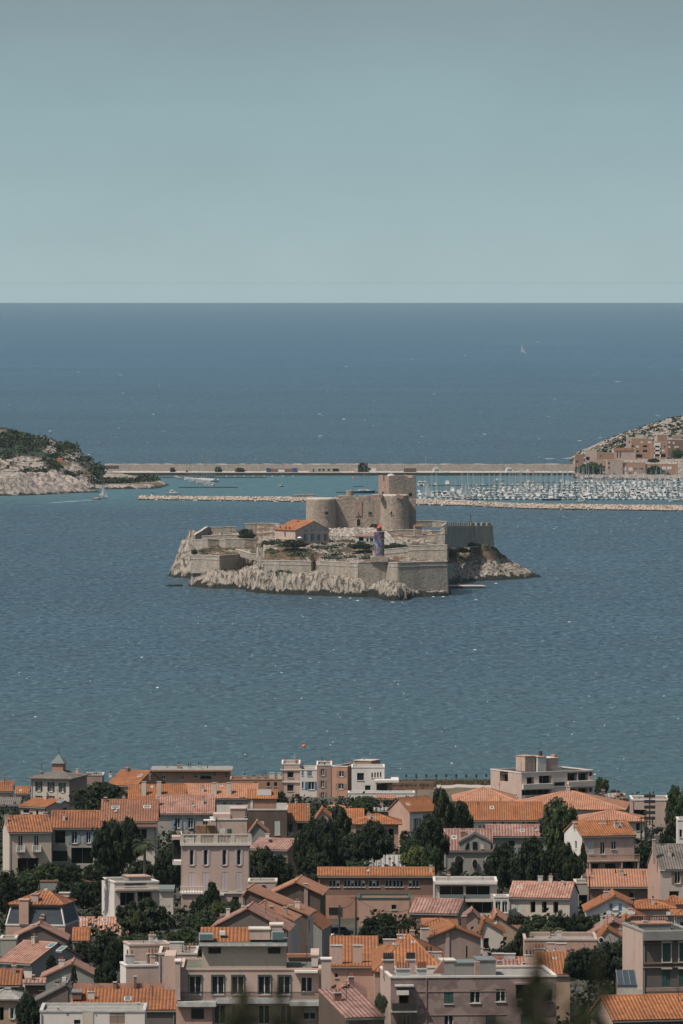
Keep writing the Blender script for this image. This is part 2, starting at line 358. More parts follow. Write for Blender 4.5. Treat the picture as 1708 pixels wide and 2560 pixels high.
# ------------------------------------------------------------------ buildings
class T:                                     # numbers read off an enlarged view of the photograph
    ox = 0; oy = 0; k = 1.0
def tile(ox, oy, k): T.ox, T.oy, T.k = ox, oy, k
def tx(v): return T.ox + v / T.k
def ty(v): return T.oy + v / T.k
WIN_MATS = {'w': 'frame_white', 'd': 'frame_grey', 's': 'frame_white', 'f': 'frame_white', 'b': 'frame_white', 'g': 'frame_grey'}
def wall_panel(mb, P, ux, L, nrm, holes, prof, mat, z0):
    # wall with real openings. P start corner, ux unit along, nrm inward; prof(x)->top z; holes (x0,z0,x1,z1,depth)
    xs = sorted(set([0, L] + [v for h in holes for v in (h[0], h[2])] + [p for p in prof['x'] if 0 < p < L]))
    top = prof['f']; zt = min(top(x) for x in xs)
    zs = sorted(set([z0, zt] + [v for h in holes for v in (h[1], h[3]) if z0 < v < zt]))
    def pt(x, z, d=0): return (P[0] + ux[0] * x + nrm[0] * d, P[1] + ux[1] * x + nrm[1] * d, z)
    for i in range(len(xs) - 1):
        a, b = xs[i], xs[i + 1]; xm = (a + b) / 2
        if b - a < 1e-4: continue
        run = None
        for j in range(len(zs) - 1):
            zm = (zs[j] + zs[j + 1]) / 2
            hole = any(h[0] < xm < h[2] and h[1] < zm < h[3] for h in holes)
            if not hole:
                if run is None: run = zs[j]
            if (hole or j == len(zs) - 2) and run is not None:
                e = zs[j] if hole else zs[j + 1]
                mb.face((pt(a, run), pt(b, run), pt(b, e), pt(a, e)), mat); run = None
        if top(a) > zt + 1e-4 or top(b) > zt + 1e-4:
            mb.face((pt(a, zt), pt(b, zt), pt(b, top(b)), pt(a, top(a))), mat)
    for h in holes:
        a, z_0, b, z_1, d = h
        for q in (((a, z_0), (b, z_0)), ((b, z_0), (b, z_1)), ((b, z_1), (a, z_1)), ((a, z_1), (a, z_0))):
            (p, r_), (s, t) = q; mb.face((pt(p, r_), pt(p, r_, d), pt(s, t, d), pt(s, t)), mat)
def window(root, P, ux, nrm, x, z, w, h, ty_, sc, first=''):
    # frame with sill as the part, pane and shutters as its sub-parts; drawn in the wall's own plane
    if w < .25 or h < .25: return
    def put(mb, x0, z0, d0, x1, z1, d1, mat):
        p = []
        for (xx, zz, dd) in ((x0, z0, d0), (x1, z0, d0), (x1, z0, d1), (x0, z0, d1), (x0, z1, d0), (x1, z1, d0), (x1, z1, d1), (x0, z1, d1)):
            p.append((P[0] + ux[0] * xx + nrm[0] * dd, P[1] + ux[1] * xx + nrm[1] * dd, zz))
        i = len(mb.v); mb.v += p
        for q in ((0, 1, 5, 4), (1, 2, 6, 5), (2, 3, 7, 6), (3, 0, 4, 7), (4, 5, 6, 7), (3, 2, 1, 0)):
            mb.f.append(tuple(i + a for a in q)); mb.uv.append([(0, 0)] * 4); mb.mi.append(mb.m(mat))
    a, b = x - w / 2, x + w / 2; c, d = z - h / 2, z + h / 2; dep = {'g': 1.3, 'l': 1.6}.get(ty_, .22)
    fm = WIN_MATS.get(ty_, 'frame_grey'); t = .07; mb = MB()
    if ty_ == 'c':      # closed shutters
        put(mb, a, c, .03, x - .015, d, .09, sc); put(mb, x + .015, c, .03, b, d, .09, sc); put(mb, a, c, .12, b, d, .16, 'void')
        put(mb, a - .06, c - .1, -.1, b + .06, c - .02, .03, 'parapet_white'); return mb.build('shutter_window', root)
    for q in ((a, c, a + t, d), (b - t, c, b, d), (a + t, d - t, b - t, d), (a + t, c, b - t, c + t)):
        put(mb, q[0], q[1], dep - .08, q[2], q[3], dep - .01, fm)
    if ty_ in 'wsfb' and w > .6: put(mb, x - .05, c + t, dep - .07, x + .05, d - t, dep - .012, fm)
    if ty_ in 'lg' and w > 2:
        nn = max(2, int(w / 1.3))
        for i in range(1, nn): put(mb, a + w * i / nn - .04, c + t, dep - .07, a + w * i / nn + .04, d - t, dep - .012, fm)
    if ty_ not in 'gl': put(mb, a - .08, c - .09, -.12, b + .08, c - .01, .04, 'parapet_white')
    o = mb.build('window', root)
    mb = MB(); put(mb, a + t, c + t, dep - .035, b - t, d - t, dep - .02, 'glass_dark' if ty_ != 'g' else 'void')
    if ty_ == 'w' and (int(x * 7) % 3 == 0): put(mb, a + t, c + (d - c) * .55, dep - .06, b - t, d - t, dep - .05, 'cloth_white')
    mb.build('pane', o)
    put2 = []
    if ty_ == 's':
        for q in ((a - w * .55, a - .04), (b + .04, b + w * .55)):
            mb = MB(); put(mb, q[0], c, -.07, q[1], d, -.02, sc)
            for i in range(1, 6): put(mb, q[0] + .05, c + (d - c) * i / 6 - .03, -.085, q[1] - .05, c + (d - c) * i / 6, -.072, sc)
            mb.build('shutter', o)
    if ty_ == 'b':
        mb = MB(); put(mb, a - .3, c - .22, -.8, b + .3, c - .08, -.001, 'concrete')
        put(mb, a - .3, c + .9, -.8, b + .3, c + .95, -.76, 'frame_white')
        k = 12
        for i in range(k + 1): xx = a - .3 + (b - a + .6) * i / k; put(mb, xx - .02, c - .08, -.8, xx + .02, c + .9, -.77, 'frame_white')
        for s in (a - .3, b + .27): put(mb, s, c - .08, -.76, s + .03, c + .95, -.02, 'frame_white')
        mb.build('balcony', o)
    return o
def slab(mb, a, b, c, d, mat, th=.18, under='dark_brown', v0=0.0, flip=False):
    # roof slope: a,b on the eave, c,d on the ridge (a-b-c-d counter-clockwise from outside), tile UVs in metres
    a, b, c, d = map(Vector, (a, b, c, d)); u = (b - a); L = u.length; u = u / L
    n = (b - a).cross(d - a).normalized(); vv = n.cross(u)
    uv = [((p - a).dot(u) + a.x * .37, (p - a).dot(vv)) for p in (a, b, c, d)]
    up = n * th
    pts = [a, b, c, d] if (c - d).length > 1e-4 else [a, b, c]
    uvs = uv[:len(pts)]
    mb.face([p + up for p in pts], mat, uvs); mb.face([p for p in reversed(pts)], under)
    for i in range(len(pts)):
        p, q = pts[i], pts[(i + 1) % len(pts)]; mb.face((p, q, q + up, p + up), mat if i else mat, [(0, 0), (0, 0), (0, .1), (0, .1)])
def ridge_caps(mb, a, b, mat, r=.16):
    a = Vector(a); b = Vector(b); mb.tube(a + Vector((0, 0, .16)), b + Vector((0, 0, .16)), r, mat, 6)
def house(label, x0, x1, ye, yb=None, yr=None, roof='gx', wall='cream', rm='tile_orange', a=0.0, dep=9.0, D=None, wins=(), sc='shutter_green',
          ov=.35, xp=None, ye2=None, wallL=None, wallR=None, cat='house', winL=(), winR=(), name='house', chim=(), sky_=(), group=None, parapet=.5,
          cornice=None, under='dark_brown', yrb=None):
    X0, X1 = tx(x0), tx(x1)
    if D is None: D = DG(ty(yb))
    zg = GZ(D); m = D / F
    ybn = YH + (H - zg) / m; YE = ty(ye); a = R(a); ca, sa = math.cos(a), math.sin(a)
    L = (X1 - X0) * m / ca; Ht = (ybn - YE) * m; v = (YE - YH) / F
    root = empty(name, (PX(X0, D), D, zg), a, label, cat, group)
    def lx(px): return (tx(px) - X0) * m / ca
    def lz(py): return (ybn - ty(py)) * m
    ht2 = lz(ye2) if ye2 is not None else Ht
    z0 = -3.0 if D < 1640 or D > 3000 else -16.0
    def rise(yr_, dd, zref): Dp = D + dd * ca; return (H - (ty(yr_) - YH) * Dp / F) - zg - zref
    fprof = {'x': [], 'f': lambda x: Ht}; sprof = {'x': [], 'f': lambda x: Ht}; bprof = None
    r = None
    if roof == 'gx':
        r = max(.3, rise(yr, dep / 2, Ht)); sprof = {'x': [dep / 2], 'f': lambda y: Ht + r * (1 - abs(y - dep / 2) / (dep / 2))}
    elif roof == 'sh':
        r = rise(yr, dep, Ht); sprof = {'x': [], 'f': lambda y: Ht + r * y / dep}; bprof = {'x': [], 'f': lambda x: Ht + r}
    elif roof == 'gy':
        xpl = lx(xp) if xp is not None else L / 2; zp = lz(yr); r = zp - Ht
        def ff(x): return Ht + (zp - Ht) * x / xpl if x <= xpl else ht2 + (zp - ht2) * (L - x) / (L - xpl)
        fprof = {'x': [xpl], 'f': ff}; bprof = fprof
    if r is not None and roof in ('gx', 'sh') and r / (dep / 2 if roof == 'gx' else dep) > .75: print('STEEP', label, round(r, 1), dep)
    mbw = MB()
    def holes(ws, fx):
        out = []
        for w_ in ws:
            px, py, ww, hh, t = w_[:5]
            x = fx(px); z = lz(py); W2 = abs(fx(px + ww / 2) - fx(px - ww / 2)) / 2; H2 = hh / T.k * m / 2
            out.append((x, z, W2 * 2, H2 * 2, t))
        return out
    def cut(hs, Lw, topf):
        return [(h[0] - h[2] / 2, h[1] - h[3] / 2, h[0] + h[2] / 2, h[1] + h[3] / 2, {'g': 1.32, 'l': 1.62}.get(h[4], .24)) for h in hs
                if h[4] not in 'o' and h[0] - h[2] / 2 > .05 and h[0] + h[2] / 2 < Lw - .05]
    hf = holes(wins, lx)
    wall_panel(mbw, (0, 0), (1, 0), L, (0, 1), cut(hf, L, None), fprof, wall, z0)
    hl = holes(winL, lambda px: (X0 - tx(px)) * m / max(.05, sa)) if a > 0 else []
    hr = holes(winR, lambda px: (tx(px) - X1) * m / max(.05, -sa)) if a < 0 else []
    rp = {'x': sprof['x'], 'f': sprof['f']}
    sprofR = {'x': [], 'f': (lambda y: ht2)} if roof == 'gy' else sprof
    wall_panel(mbw, (0, 0), (0, 1), dep, (1, 0), cut(hl, dep, None), sprof, wallL or wall, z0)  # end walls take their own colour; some have sunlight painted in
    wall_panel(mbw, (L, 0), (0, 1), dep, (-1, 0), cut(hr, dep, None), sprofR, wallR or wall, z0)
    wall_panel(mbw, (0, dep), (1, 0), L, (0, -1), [], bprof or {'x': [], 'f': lambda x: Ht}, wall, z0)
    if roof == 'flat':
        pass
    mbw.build('wall', root)
    for h in hf: window(root, (0, 0), (1, 0), (0, 1), h[0], h[1], h[2], h[3], h[4], sc)
    for h in hl: window(root, (0, 0), (0, 1), (1, 0), h[0], h[1], h[2], h[3], h[4], sc)
    for h in hr: window(root, (L, 0), (0, 1), (-1, 0), h[0], h[1], h[2], h[3], h[4], sc)
    mb = MB(); o = ov; T_ = .02
    if roof == 'gx':
        s = r / (dep / 2); e = Ht - s * o + T_
        slab(mb, (-o * .6, -o, e), (L + o * .6, -o, e), (L + o * .6, dep / 2, Ht + r + T_), (-o * .6, dep / 2, Ht + r + T_), rm, under=under)
        slab(mb, (L + o * .6, dep + o, e), (-o * .6, dep + o, e), (-o * .6, dep / 2, Ht + r + T_), (L + o * .6, dep / 2, Ht + r + T_), rm, under=under)
        ridge_caps(mb, (-o * .6, dep / 2, Ht + r), (L + o * .6, dep / 2, Ht + r), rm)
        mb.box(-.05, -o - .06, e - .14, L + .05, -o + .06, e + .0, 'frame_grey')
    elif roof == 'sh':
        s = r / dep; e = Ht - s * o + T_
        slab(mb, (-o * .6, -o, e), (L + o * .6, -o, e), (L + o * .6, dep, Ht + r + T_), (-o * .6, dep, Ht + r + T_), rm, under=under)
        mb.box(-.05, -o - .06, e - .14, L + .05, -o + .06, e + .0, 'frame_grey')
    elif roof == 'gy':
        sl = (zp - Ht) / xpl; sr = (zp - ht2) / (L - xpl)
        slab(mb, (-o, dep + o, Ht - sl * o + T_), (-o, -o, Ht - sl * o + T_), (xpl, -o, zp + T_), (xpl, dep + o, zp + T_), rm, under=under)
        slab(mb, (L + o, -o, ht2 - sr * o + T_), (L + o, dep + o, ht2 - sr * o + T_), (xpl, dep + o, zp + T_), (xpl, -o, zp + T_), rm, under=under)
        ridge_caps(mb, (xpl, -o, zp), (xpl, dep + o, zp), rm)
    elif roof == 'hip':
        hw = dep / 2; ins = min(hw, L / 2 - .2); rr = max(.4, rise(yr, hw, Ht)); e = Ht + T_; zr = Ht + rr
        q = [(-o, -o, e), (L + o, -o, e), (L + o, dep + o, e), (-o, dep + o, e)]; p0, p1 = (ins, hw, zr), (L - ins, hw, zr)
        slab(mb, q[0], q[1], p1, p0, rm, under=under); slab(mb, q[2], q[3], p0, p1, rm, under=under)
        slab(mb, q[1], q[2], p1, p1, rm, under=under); slab(mb, q[3], q[0], p0, p0, rm, under=under)
        for s, t in ((q[0], p0), (q[1], p1), (q[2], p1), (q[3], p0), (p0, p1)): ridge_caps(mb, s, t, rm, .13)
        r = rr
    elif roof == 'flat':
        p = parapet; t = .3; cm = cornice or 'parapet_white'
        mb.box(.01, .01, Ht - p - .3, L - .01, dep - .01, Ht - p, rm, top=rm)
        c = .08
        mb.box(-c, -c, Ht - .12, L + c, t, Ht + .1, cm); mb.box(-c, dep - t, Ht - .12, L + c, dep + c, Ht + .1, cm)
        mb.box(-c, t, Ht - .12, t, dep - t, Ht + .1, cm); mb.box(L - t, t, Ht - .12, L + c, dep - t, Ht + .1, cm)
        mb.box(t - .02, t - .1, Ht - p, L - t + .02, t - .02, Ht - .12, wall); mb.box(t - .02, dep - t + .02, Ht - p, L - t + .02, dep - t + .1, Ht - .12, wall)
    rf = mb.build('roof', root)
    def roofz(x, y):
        if roof == 'gx': return Ht + r * (1 - abs(y - dep / 2) / (dep / 2))
        if roof == 'sh': return Ht + r * y / dep
        if roof == 'gy': return ff(x)
        if roof == 'hip': return Ht + r * min(1, (1 - abs(y - dep / 2) / (dep / 2)))
        return Ht - parapet
    for q in chim:       # (px centre, py top, width px, kind, depth fraction)
        px, pyt, wp, kd = q[:4]; fy = q[4] if len(q) > 4 else .45; y = dep * fy
        xx = lx(px); ww = wp / T.k * m; dd = max(.35, min(ww * .6, .9)); zt = H - (ty(pyt) - YH) * (D + y * ca) / F - zg; zb = roofz(min(max(xx, .1), L - .1), y) - .6
        mc = {'p': 'pale_pink', 'w': 'ivory', 'b': 'brown_wall', 'g': 'concrete', 'm': 'mauve_wall', 'r': 'terracotta_wall', 'i': 'iron'}[kd[0]]
        mb = MB(); ph = .7 if len(kd) > 1 else 0; pm = 'pot' if 't' in kd else 'pot_black'
        if zt - ph < zb + .3: zt = zb + .7 + ph
        mb.box(xx - ww / 2, y - dd / 2, zb, xx + ww / 2, y + dd / 2, zt - ph, mc); mb.box(xx - ww / 2 - .06, y - dd / 2 - .06, zt - ph, xx + ww / 2 + .06, y + dd / 2 + .06, zt - ph + .1, 'concrete')
        co = mb.build('chimney', rf)
        if ph:
            mb = MB(); k = max(1, int(ww / .38))
            for i in range(k): cx = xx + (i + .5 - k / 2) * ww / k; mb.cyl((cx, y, zt - ph + .1), .12, .10, ph - .1, 7, pm)
            mb.build('chimney_pot', rf)
    for q in sky_:       # skylight (px, py, w px, h px)
        px, py, wp, hp = q[:4]; xx = lx(px); ww = wp / T.k * m
        # march along depth to find the slope point behind the pixel
        y = 0
        for i in range(200):
            yy = dep * .5 * i / 200 * (2 if roof == 'sh' else 1); Dp = D + yy * ca; zz = H - (ty(py) - YH) * Dp / F - zg
            if roofz(xx, yy) >= zz: y = yy; break
            y = yy
        sl = r / (dep / 2) if roof in ('gx', 'hip') else (r / dep if roof == 'sh' else 0)
        hh = hp / T.k * m / max(.15, (sl + v)) ; mb = MB()
        za, zb = roofz(xx, max(0, y - hh / 2)), roofz(xx, min(dep, y + hh / 2)); n_ = .26
        ya, yb2 = y - hh / 2, y + hh / 2
        mb.face([(xx - ww / 2, ya, za + n_), (xx + ww / 2, ya, za + n_), (xx + ww / 2, yb2, zb + n_), (xx - ww / 2, yb2, zb + n_)], 'frame_white')
        for s in (((xx - ww / 2, ya, za), (xx + ww / 2, ya, za)), ((xx + ww / 2, ya, za), (xx + ww / 2, yb2, zb)), ((xx - ww / 2, yb2, zb), (xx - ww / 2, ya, za))):
            p_, q_ = s; mb.face([p_, q_, (q_[0], q_[1], q_[2] + n_), (p_[0], p_[1], p_[2] + n_)], 'frame_grey')
        so_ = mb.build('skylight', rf); mb = MB(); f_ = .1; k = max(1, int(ww / .9))
        for i in range(k):
            u0 = xx - ww / 2 + f_ / 2 + (ww - f_) * i / k + f_ * .4; u1 = xx - ww / 2 + f_ / 2 + (ww - f_) * (i + 1) / k - f_ * .4
            mb.face([(u0, ya + f_, za + n_ + .02 + f_ * sl), (u1, ya + f_, za + n_ + .02 + f_ * sl), (u1, yb2 - f_, zb + n_ + .02 - f_ * sl), (u0, yb2 - f_, zb + n_ + .02 - f_ * sl)], 'skylight_glass')
        mb.build('skylight_glass', rf)
    if D < 2500 and L > 3:      # television aerials and a small flue where the photograph has them on most roofs
        q_ = random.Random(int(x0 * 7 + ye * 13 + D)); na = (1 if q_.random() < .75 else 0) + (1 if L > 12 and q_.random() < .6 else 0)
        for _ in range(na):
            ax = L * q_.uniform(.08, .92); ay = dep * q_.uniform(.3, .6); az = roofz(ax, ay); hh_ = q_.uniform(1.2, 2.4); mb = MB(); mb.tube((ax, ay, az - .2), (ax, ay, az + hh_), .035, 'iron')
            for t_ in (.0, .25, .5): mb.tube((ax - .45 + t_ * .4, ay, az + hh_ - t_), (ax + .45 - t_ * .4, ay, az + hh_ - t_), .025, 'iron')
            mb.build('aerial', rf)
        if q_.random() < .55:
            ax = L * q_.uniform(.15, .85); ay = dep * q_.uniform(.2, .6); az = roofz(ax, ay); ww = q_.uniform(.35, .8); mc = q_.choice(('pale_pink', 'mauve_wall', 'ivory', 'brown_wall')); mb = MB()
            mb.box(ax - ww / 2, ay - .3, az - .6, ax + ww / 2, ay + .3, az + 1.0, mc); mb.box(ax - ww / 2 - .06, ay - .36, az + 1.0, ax + ww / 2 + .06, ay + .36, az + 1.1, 'concrete')
            for t_ in (-.2, .2): mb.cyl((ax + t_ * ww, ay, az + 1.1), .1, .09, .4, 6, 'pot')
            mb.build('chimney', rf)
        if q_.random() < .5:
            xx_ = q_.choice((.18, L - .18)); mb = MB(); mb.tube((xx_, -.09, z0), (xx_, -.09, Ht - .25), .055, 'frame_grey', 5); mb.build('drainpipe', root)
        if q_.random() < .13:
            ax = L * q_.uniform(.2, .8); ay = dep * .15; az = roofz(ax, ay) + .7; mb = MB(); mb.tube((ax, ay, az - 1), (ax, ay, az), .03, 'iron')
            P_ = [(ax + .3 * math.cos(6.283 * k / 12), ay - .12, az + .3 * math.sin(6.283 * k / 12)) for k in range(12)]
            for k in range(12): mb.face([P_[k], P_[(k + 1) % 12], (ax, ay, az)], 'concrete')
            mb.build('satellite_dish', rf)
    root_info[root.name] = dict(L=L, Ht=Ht, dep=dep, lx=lx, lz=lz, m=m, rf=rf, D=D, zg=zg, ca=ca, r=r)
    return root
root_info = {}
def pbox(root, nm, x0, x1, yt, yb, y0, y1, mat, cap=None, top=None, parent=None):
    # extra block of a building, outlined on its facade and set y0..y1 metres behind it
    i = root_info[root.name]; mb = MB(); m2 = (i['D'] + y0 * i['ca']) / F
    z1 = H - (ty(yt) - YH) * m2 - i['zg']; z0 = H - (ty(yb) - YH) * m2 - i['zg']; a, b = i['lx'](x0), i['lx'](x1)
    mb.box(a, y0, z0, b, y1, z1, mat, top=top or mat)
    if cap: mb.box(a - .1, y0 - .1, z1, b + .1, y1 + .1, z1 + .14, cap)
    return mb.build(nm, parent or root)

# ================= far left and back row (enlarged view A)
A = (0, 1860, 3.647); tile(*A)
house('small orange tiled house cut by the left frame edge, nearest to the sea', -60, 112, 430, 560, 345, 'gx', 'pale_pink', 'tile_rust', dep=7, wins=[(40, 500, 30, 45, 'd')], chim=[(8, 345, 22, 'w'), (120, 330, 18, 'p')])
house('low orange roof tucked between the left edge house and the turreted villa', 145, 262, 455, 570, 395, 'gx', 'stone_grey', 'tile_rust', dep=6, sky_=[(185, 432, 20, 14)])
v = house('cream villa with three dark shuttered windows under a grey hip roof and small turret', 285, 635, 318, 600, 238, 'hip', 'ivory', 'tile_grey', a=-12, dep=15, ov=.7, wallR='mauve_wall',
          wins=[(355, 385, 30, 85, 's'), (467, 388, 30, 85, 's'), (570, 392, 30, 85, 's'), (355, 500, 30, 60, 's'), (467, 500, 30, 60, 's')], sc='iron', chim=[(343, 250, 22, 'b', .2), (627, 225, 25, 'p', .5), (870, 280, 30, 'wp', .9)])
i = root_info[v.name]; mb = MB(); cx = i['lx'](458); zt = i['lz'](192); cy = 7.5
mb.box(cx - 1.15, cy - 1.15, i['lz'](262), cx + 1.15, cy + 1.15, zt, 'terracotta_wall'); tu = mb.build('turret', v)
mb = MB(); e = 1.5; ap = (cx, cy, zt + 1.9)
for q in range(4):
    c_ = [(-e, -e), (e, -e), (e, e), (-e, e)]; p, s = c_[q], c_[(q + 1) % 4]; mb.face([(cx + p[0], cy + p[1], zt), (cx + s[0], cy + s[1], zt), ap], 'zinc')
mb.face([(cx - e, cy - e, zt), (cx - e, cy + e, zt), (cx + e, cy + e, zt), (cx + e, cy - e, zt)], 'dark_brown'); mb.tube((cx, cy, ap[2] - .1), (cx, cy, ap[2] + 1.0), .07, 'iron')
mb.build('turret_roof', tu)
house('plain brownish annex with a flat top right of the turreted villa', 782, 940, 283, 560, None, 'flat', 'mauve_wall', 'roof_gravel', dep=8, D=1585, chim=[(868, 258, 36, 'wp', .3)], cornice='concrete')
house('low pale pink house with an orange roof and a side gable below the turreted villa', 183, 428, 566, 700, 500, 'gx', 'pale_pink', 'tile_orange', a=-38, dep=8.5, wins=[(255, 610, 85, 35, 'd'), (345, 622, 22, 50, 'd')], winR=[(600, 600, 22, 40, 'd')], sky_=[(465, 515, 60, 20)], chim=[(305, 470, 28, 'p')])
house('low flat grey roofs crowded behind the left balcony house', -40, 175, 560, 640, 490, 'sh', 'stone_grey', 'tile_grey', dep=9, wins=[(90, 615, 70, 40, 'd')])
h = house('cream house with two small white balconies and a wide dark garage at far left', 85, 468, 803, 1205, 662, 'gx', 'cream', 'tile_striped', a=9, dep=9.5, wallL='ivory',  # left end paler than the front: its sunlight is painted in
      wins=[(187, 905, 42, 140, 'b'), (331, 905, 42, 140, 'b'), (257, 1108, 192, 132, 'g')], chim=[(455, 590, 40, 'pp', .7), (75, 650, 26, 'w', .3)])
house('two storey house with pale blue shutters between the balcony house and the dark tree', 470, 918, 762, 1180, 618, 'gx', 'grey_wall', 'tile_striped', dep=9, sc='shutter_blue',
      wins=[(548, 850, 98, 120, 'l'), (680, 850, 50, 112, 's'), (808, 850, 40, 105, 's'), (548, 1022, 140, 100, 'd'), (750, 1020, 200, 150, 'g')])
h = house('large plain brown roofed house with two wide skylights behind the dark tree', 937, 1424, 692, 1180, 516, 'gx', 'ivory', 'tile_brown', dep=11, ov=.7,
      wins=[(1285, 820, 115, 95, 'w'), (1200, 1000, 90, 80, 'd')], sky_=[(1048, 590, 72, 26), (1337, 585, 68, 26)], chim=[(955, 490, 26, 'b')])
pbox(h, 'awning', 1208, 1436, 738, 758, -1.4, 0, 'tile_rose')
house('orange roofed house with a half hidden brick gable facing the sea on the left', 985, 1250, 372, 560, 243, 'gx', 'terracotta_wall', 'tile_orange', a=-28, dep=12, D=1660, sky_=[(1200, 290, 34, 26)], chim=[(1300, 265, 14, 'b', .3)], winR=[(1360, 300, 18, 36, 'd')])
h = house('long brown and orange tiled roof with two tall pale chimneys behind the pine', 1175, 1690, 505, 660, 378, 'gx', 'grey_wall', 'tile_rust', dep=9, chim=[(1312, 345, 40, 'w', .12), (1450, 345, 40, 'w', .12)], sky_=[(1382, 400, 22, 18)])

# ================= centre left back row (view B)
B = (400, 1860, 3.647); tile(*B)
h = house('long orange apartment block with a thin flat roof slab and chimneys by the sea', -60, 640, 258, 460, None, 'flat', 'terracotta_wall', 'roof_gravel', dep=12, D=1760, cornice='brick_orange', ov=0,
      wins=[(30, 295, 42, 48, 'w'), (168, 303, 24, 48, 'w'), (207, 303, 28, 48, 'w'), (325, 290, 28, 34, 'd'), (418, 293, 100, 58, 'l'), (497, 280, 24, 34, 'd'), (607, 283, 24, 40, 'd')],
      chim=[(170, 160, 36, 'rp', .3), (268, 175, 36, 'gp', .3), (362, 168, 44, 'gp', .3), (432, 198, 30, 'gp', .3)])
pbox(h, 'roof_slab', -85, 662, 236, 250, -1.3, 13, 'brick_orange', top='roof_gravel')
pbox(h, 'solar_panel', 60, 230, 358, 376, -4, -3, 'zinc')
house('low orange building with a dark flat roof lined with small chimneys', 640, 1112, 322, 470, None, 'flat', 'brick_orange', 'roof_dark', dep=10, D=1730, cornice='terracotta_wall',
      wins=[(875, 367, 30, 40, 'd'), (990, 367, 30, 44, 'd'), (1055, 367, 30, 44, 'd')], chim=[(770, 262, 28, 'wp', .3), (855, 278, 40, 'wp', .3), (935, 275, 28, 'wp', .4), (1020, 265, 50, 'w', .3), (1086, 262, 30, 'w', .3)])
house('salmon tiled roof continuing the brown roof, with two tall pale chimneys', 228, 890, 492, 655, 370, 'gx', 'grey_wall', 'tile_salmon', dep=9, D=1560, wins=[(597, 555, 40, 50, 'd'), (720, 555, 60, 30, 'd')], chim=[(495, 355, 42, 'w', .12), (630, 355, 42, 'w', .12)], sky_=[(560, 392, 26, 14)])
house('house with a wide pink tiled roof and tall blue shuttered windows', -38, 490, 632, 880, 475, 'gx', 'grey_wall', 'tile_pink', dep=11, D=1420, sc='shutter_blue',
      wins=[(160, 720, 46, 95, 's'), (280, 720, 46, 95, 's'), (415, 720, 46, 90, 'w')], chim=[(455, 462, 34, 'w', .6), (-18, 480, 26, 'w', .2)])
t3 = house('dark walled house with white shutters under a white terrace and skylit orange attic', 780, 1158, 598, 900, None, 'flat', 'dark_brown', 'roof_gravel', dep=11, D=1370, cornice='parapet_white', parapet=.9,
      wins=[(925, 740, 48, 80, 'c'), (1070, 765, 50, 130, 'c')], sc='shutter_pale')
i = root_info[t3.name]
def attic(root, x0, x1, yt_eave, yr, y0, depth, wall, rm, nm='attic'):
    i = root_info[root.name]; m2 = (i['D'] + y0) / F; a, b = i['lx'](x0), i['lx'](x1); z = H - (ty(yt_eave) - YH) * m2 - i['zg']; mb = MB()
    mb.box(a, y0, i['Ht'] - .8, b, y0 + depth, z, wall); s = H - (ty(yr) - YH) * (i['D'] + y0 + depth / 2) / F - i['zg']
    mb.face([(a, y0, z), (a, y0 + depth / 2, s), (a, y0 + depth, z)], wall); mb.face([(b, y0, z), (b, y0 + depth, z), (b, y0 + depth / 2, s)], wall)
    o = mb.build(nm, root); mb = MB(); e = .25
    slab(mb, (a - e, y0 - e, z - .1), (b + e, y0 - e, z - .1), (b + e, y0 + depth / 2, s), (a - e, y0 + depth / 2, s), rm)
    slab(mb, (b + e, y0 + depth + e, z - .1), (a - e, y0 + depth + e, z - .1), (a - e, y0 + depth / 2, s), (b + e, y0 + depth / 2, s), rm)
    mb.build('attic_roof', o); return o
attic(t3, 806, 1060, 500, 418, 1.5, 6, 'terracotta_wall', 'tile_orange')
pbox(t3, 'attic_skylight', 885, 1015, 415, 468, 2.2, 3.4, 'frame_white', top='zinc')
pbox(t3, 'attic_window', 826, 846, 495, 590, 1.40, 1.49, 'frame_white')
pbox(t3, 'terrace_wall', 1062, 1158, 538, 600, .5, .8, 'parapet_white')
h = house('pink block with a white parapet between the pink roof and the dark walled house', 645, 780, 590, 880, None, 'flat', 'mauve_wall', 'roof_gravel', dep=8, D=1360, cornice='pale_pink')
pbox(h, 'parapet', 515, 800, 556, 640, 3, 3.3, 'parapet_white')
# cream villa with balustrade
bv = house('tall pink villa with a balustraded roof terrace and long narrow windows', 200, 820, 912, 1510, None, 'flat', 'pale_pink', 'roof_gravel', a=2, dep=12, D=1185, parapet=.2, cornice='parapet_white', sc='shutter_lilac',
      wins=[(290, 1035, 34, 140, 's'), (418, 1035, 34, 140, 's'), (588, 1035, 34, 140, 's'), (720, 1035, 34, 140, 's')] + [(q, 1252, 52, 160, 'c') for q in (290, 418, 588, 720)] + [(288, 1440, 52, 90, 'g'), (690, 1440, 60, 90, 'g')])
i = root_info[bv.name]; mb = MB(); L, Ht = i['L'], i['Ht']
mb.box(-.25, -.3, Ht - .25, L + .25, .3, Ht + .15, 'parapet_white'); mb.box(-.2, -.15, Ht + 1.35, L + .2, .15, Ht + 1.55, 'ivory')
for q in range(5): xx = L * q / 4; mb.box(xx - .3, -.14, Ht + .15, xx + .3, .14, Ht + 1.35, 'ivory')
for q in range(48):
    xx = L * (q + .5) / 48; mb.cyl((xx, 0, Ht + .15), .07, .07, 1.2, 5, 'ivory')
mb.box(-.05, .2, Ht + .16, .1, 10, Ht + 1.3, 'ivory'); mb.build('balustrade', bv)
mb = MB(); mb.box(-.15, -.2, i['lz'](1365), L + .15, 0, i['lz'](1348), 'parapet_white'); mb.box(-.15, -.9, i['lz'](1378), L * .62, .0, i['lz'](1366), 'ivory'); mb.build('string_course', bv)
pbox(bv, 'rooftop_room', 470, 800, 694, 905, 4, 10, 'pale_pink', cap='concrete'); pbox(bv, 'door', 618, 656, 775, 850, 3.94, 4.0, 'shutter_green')
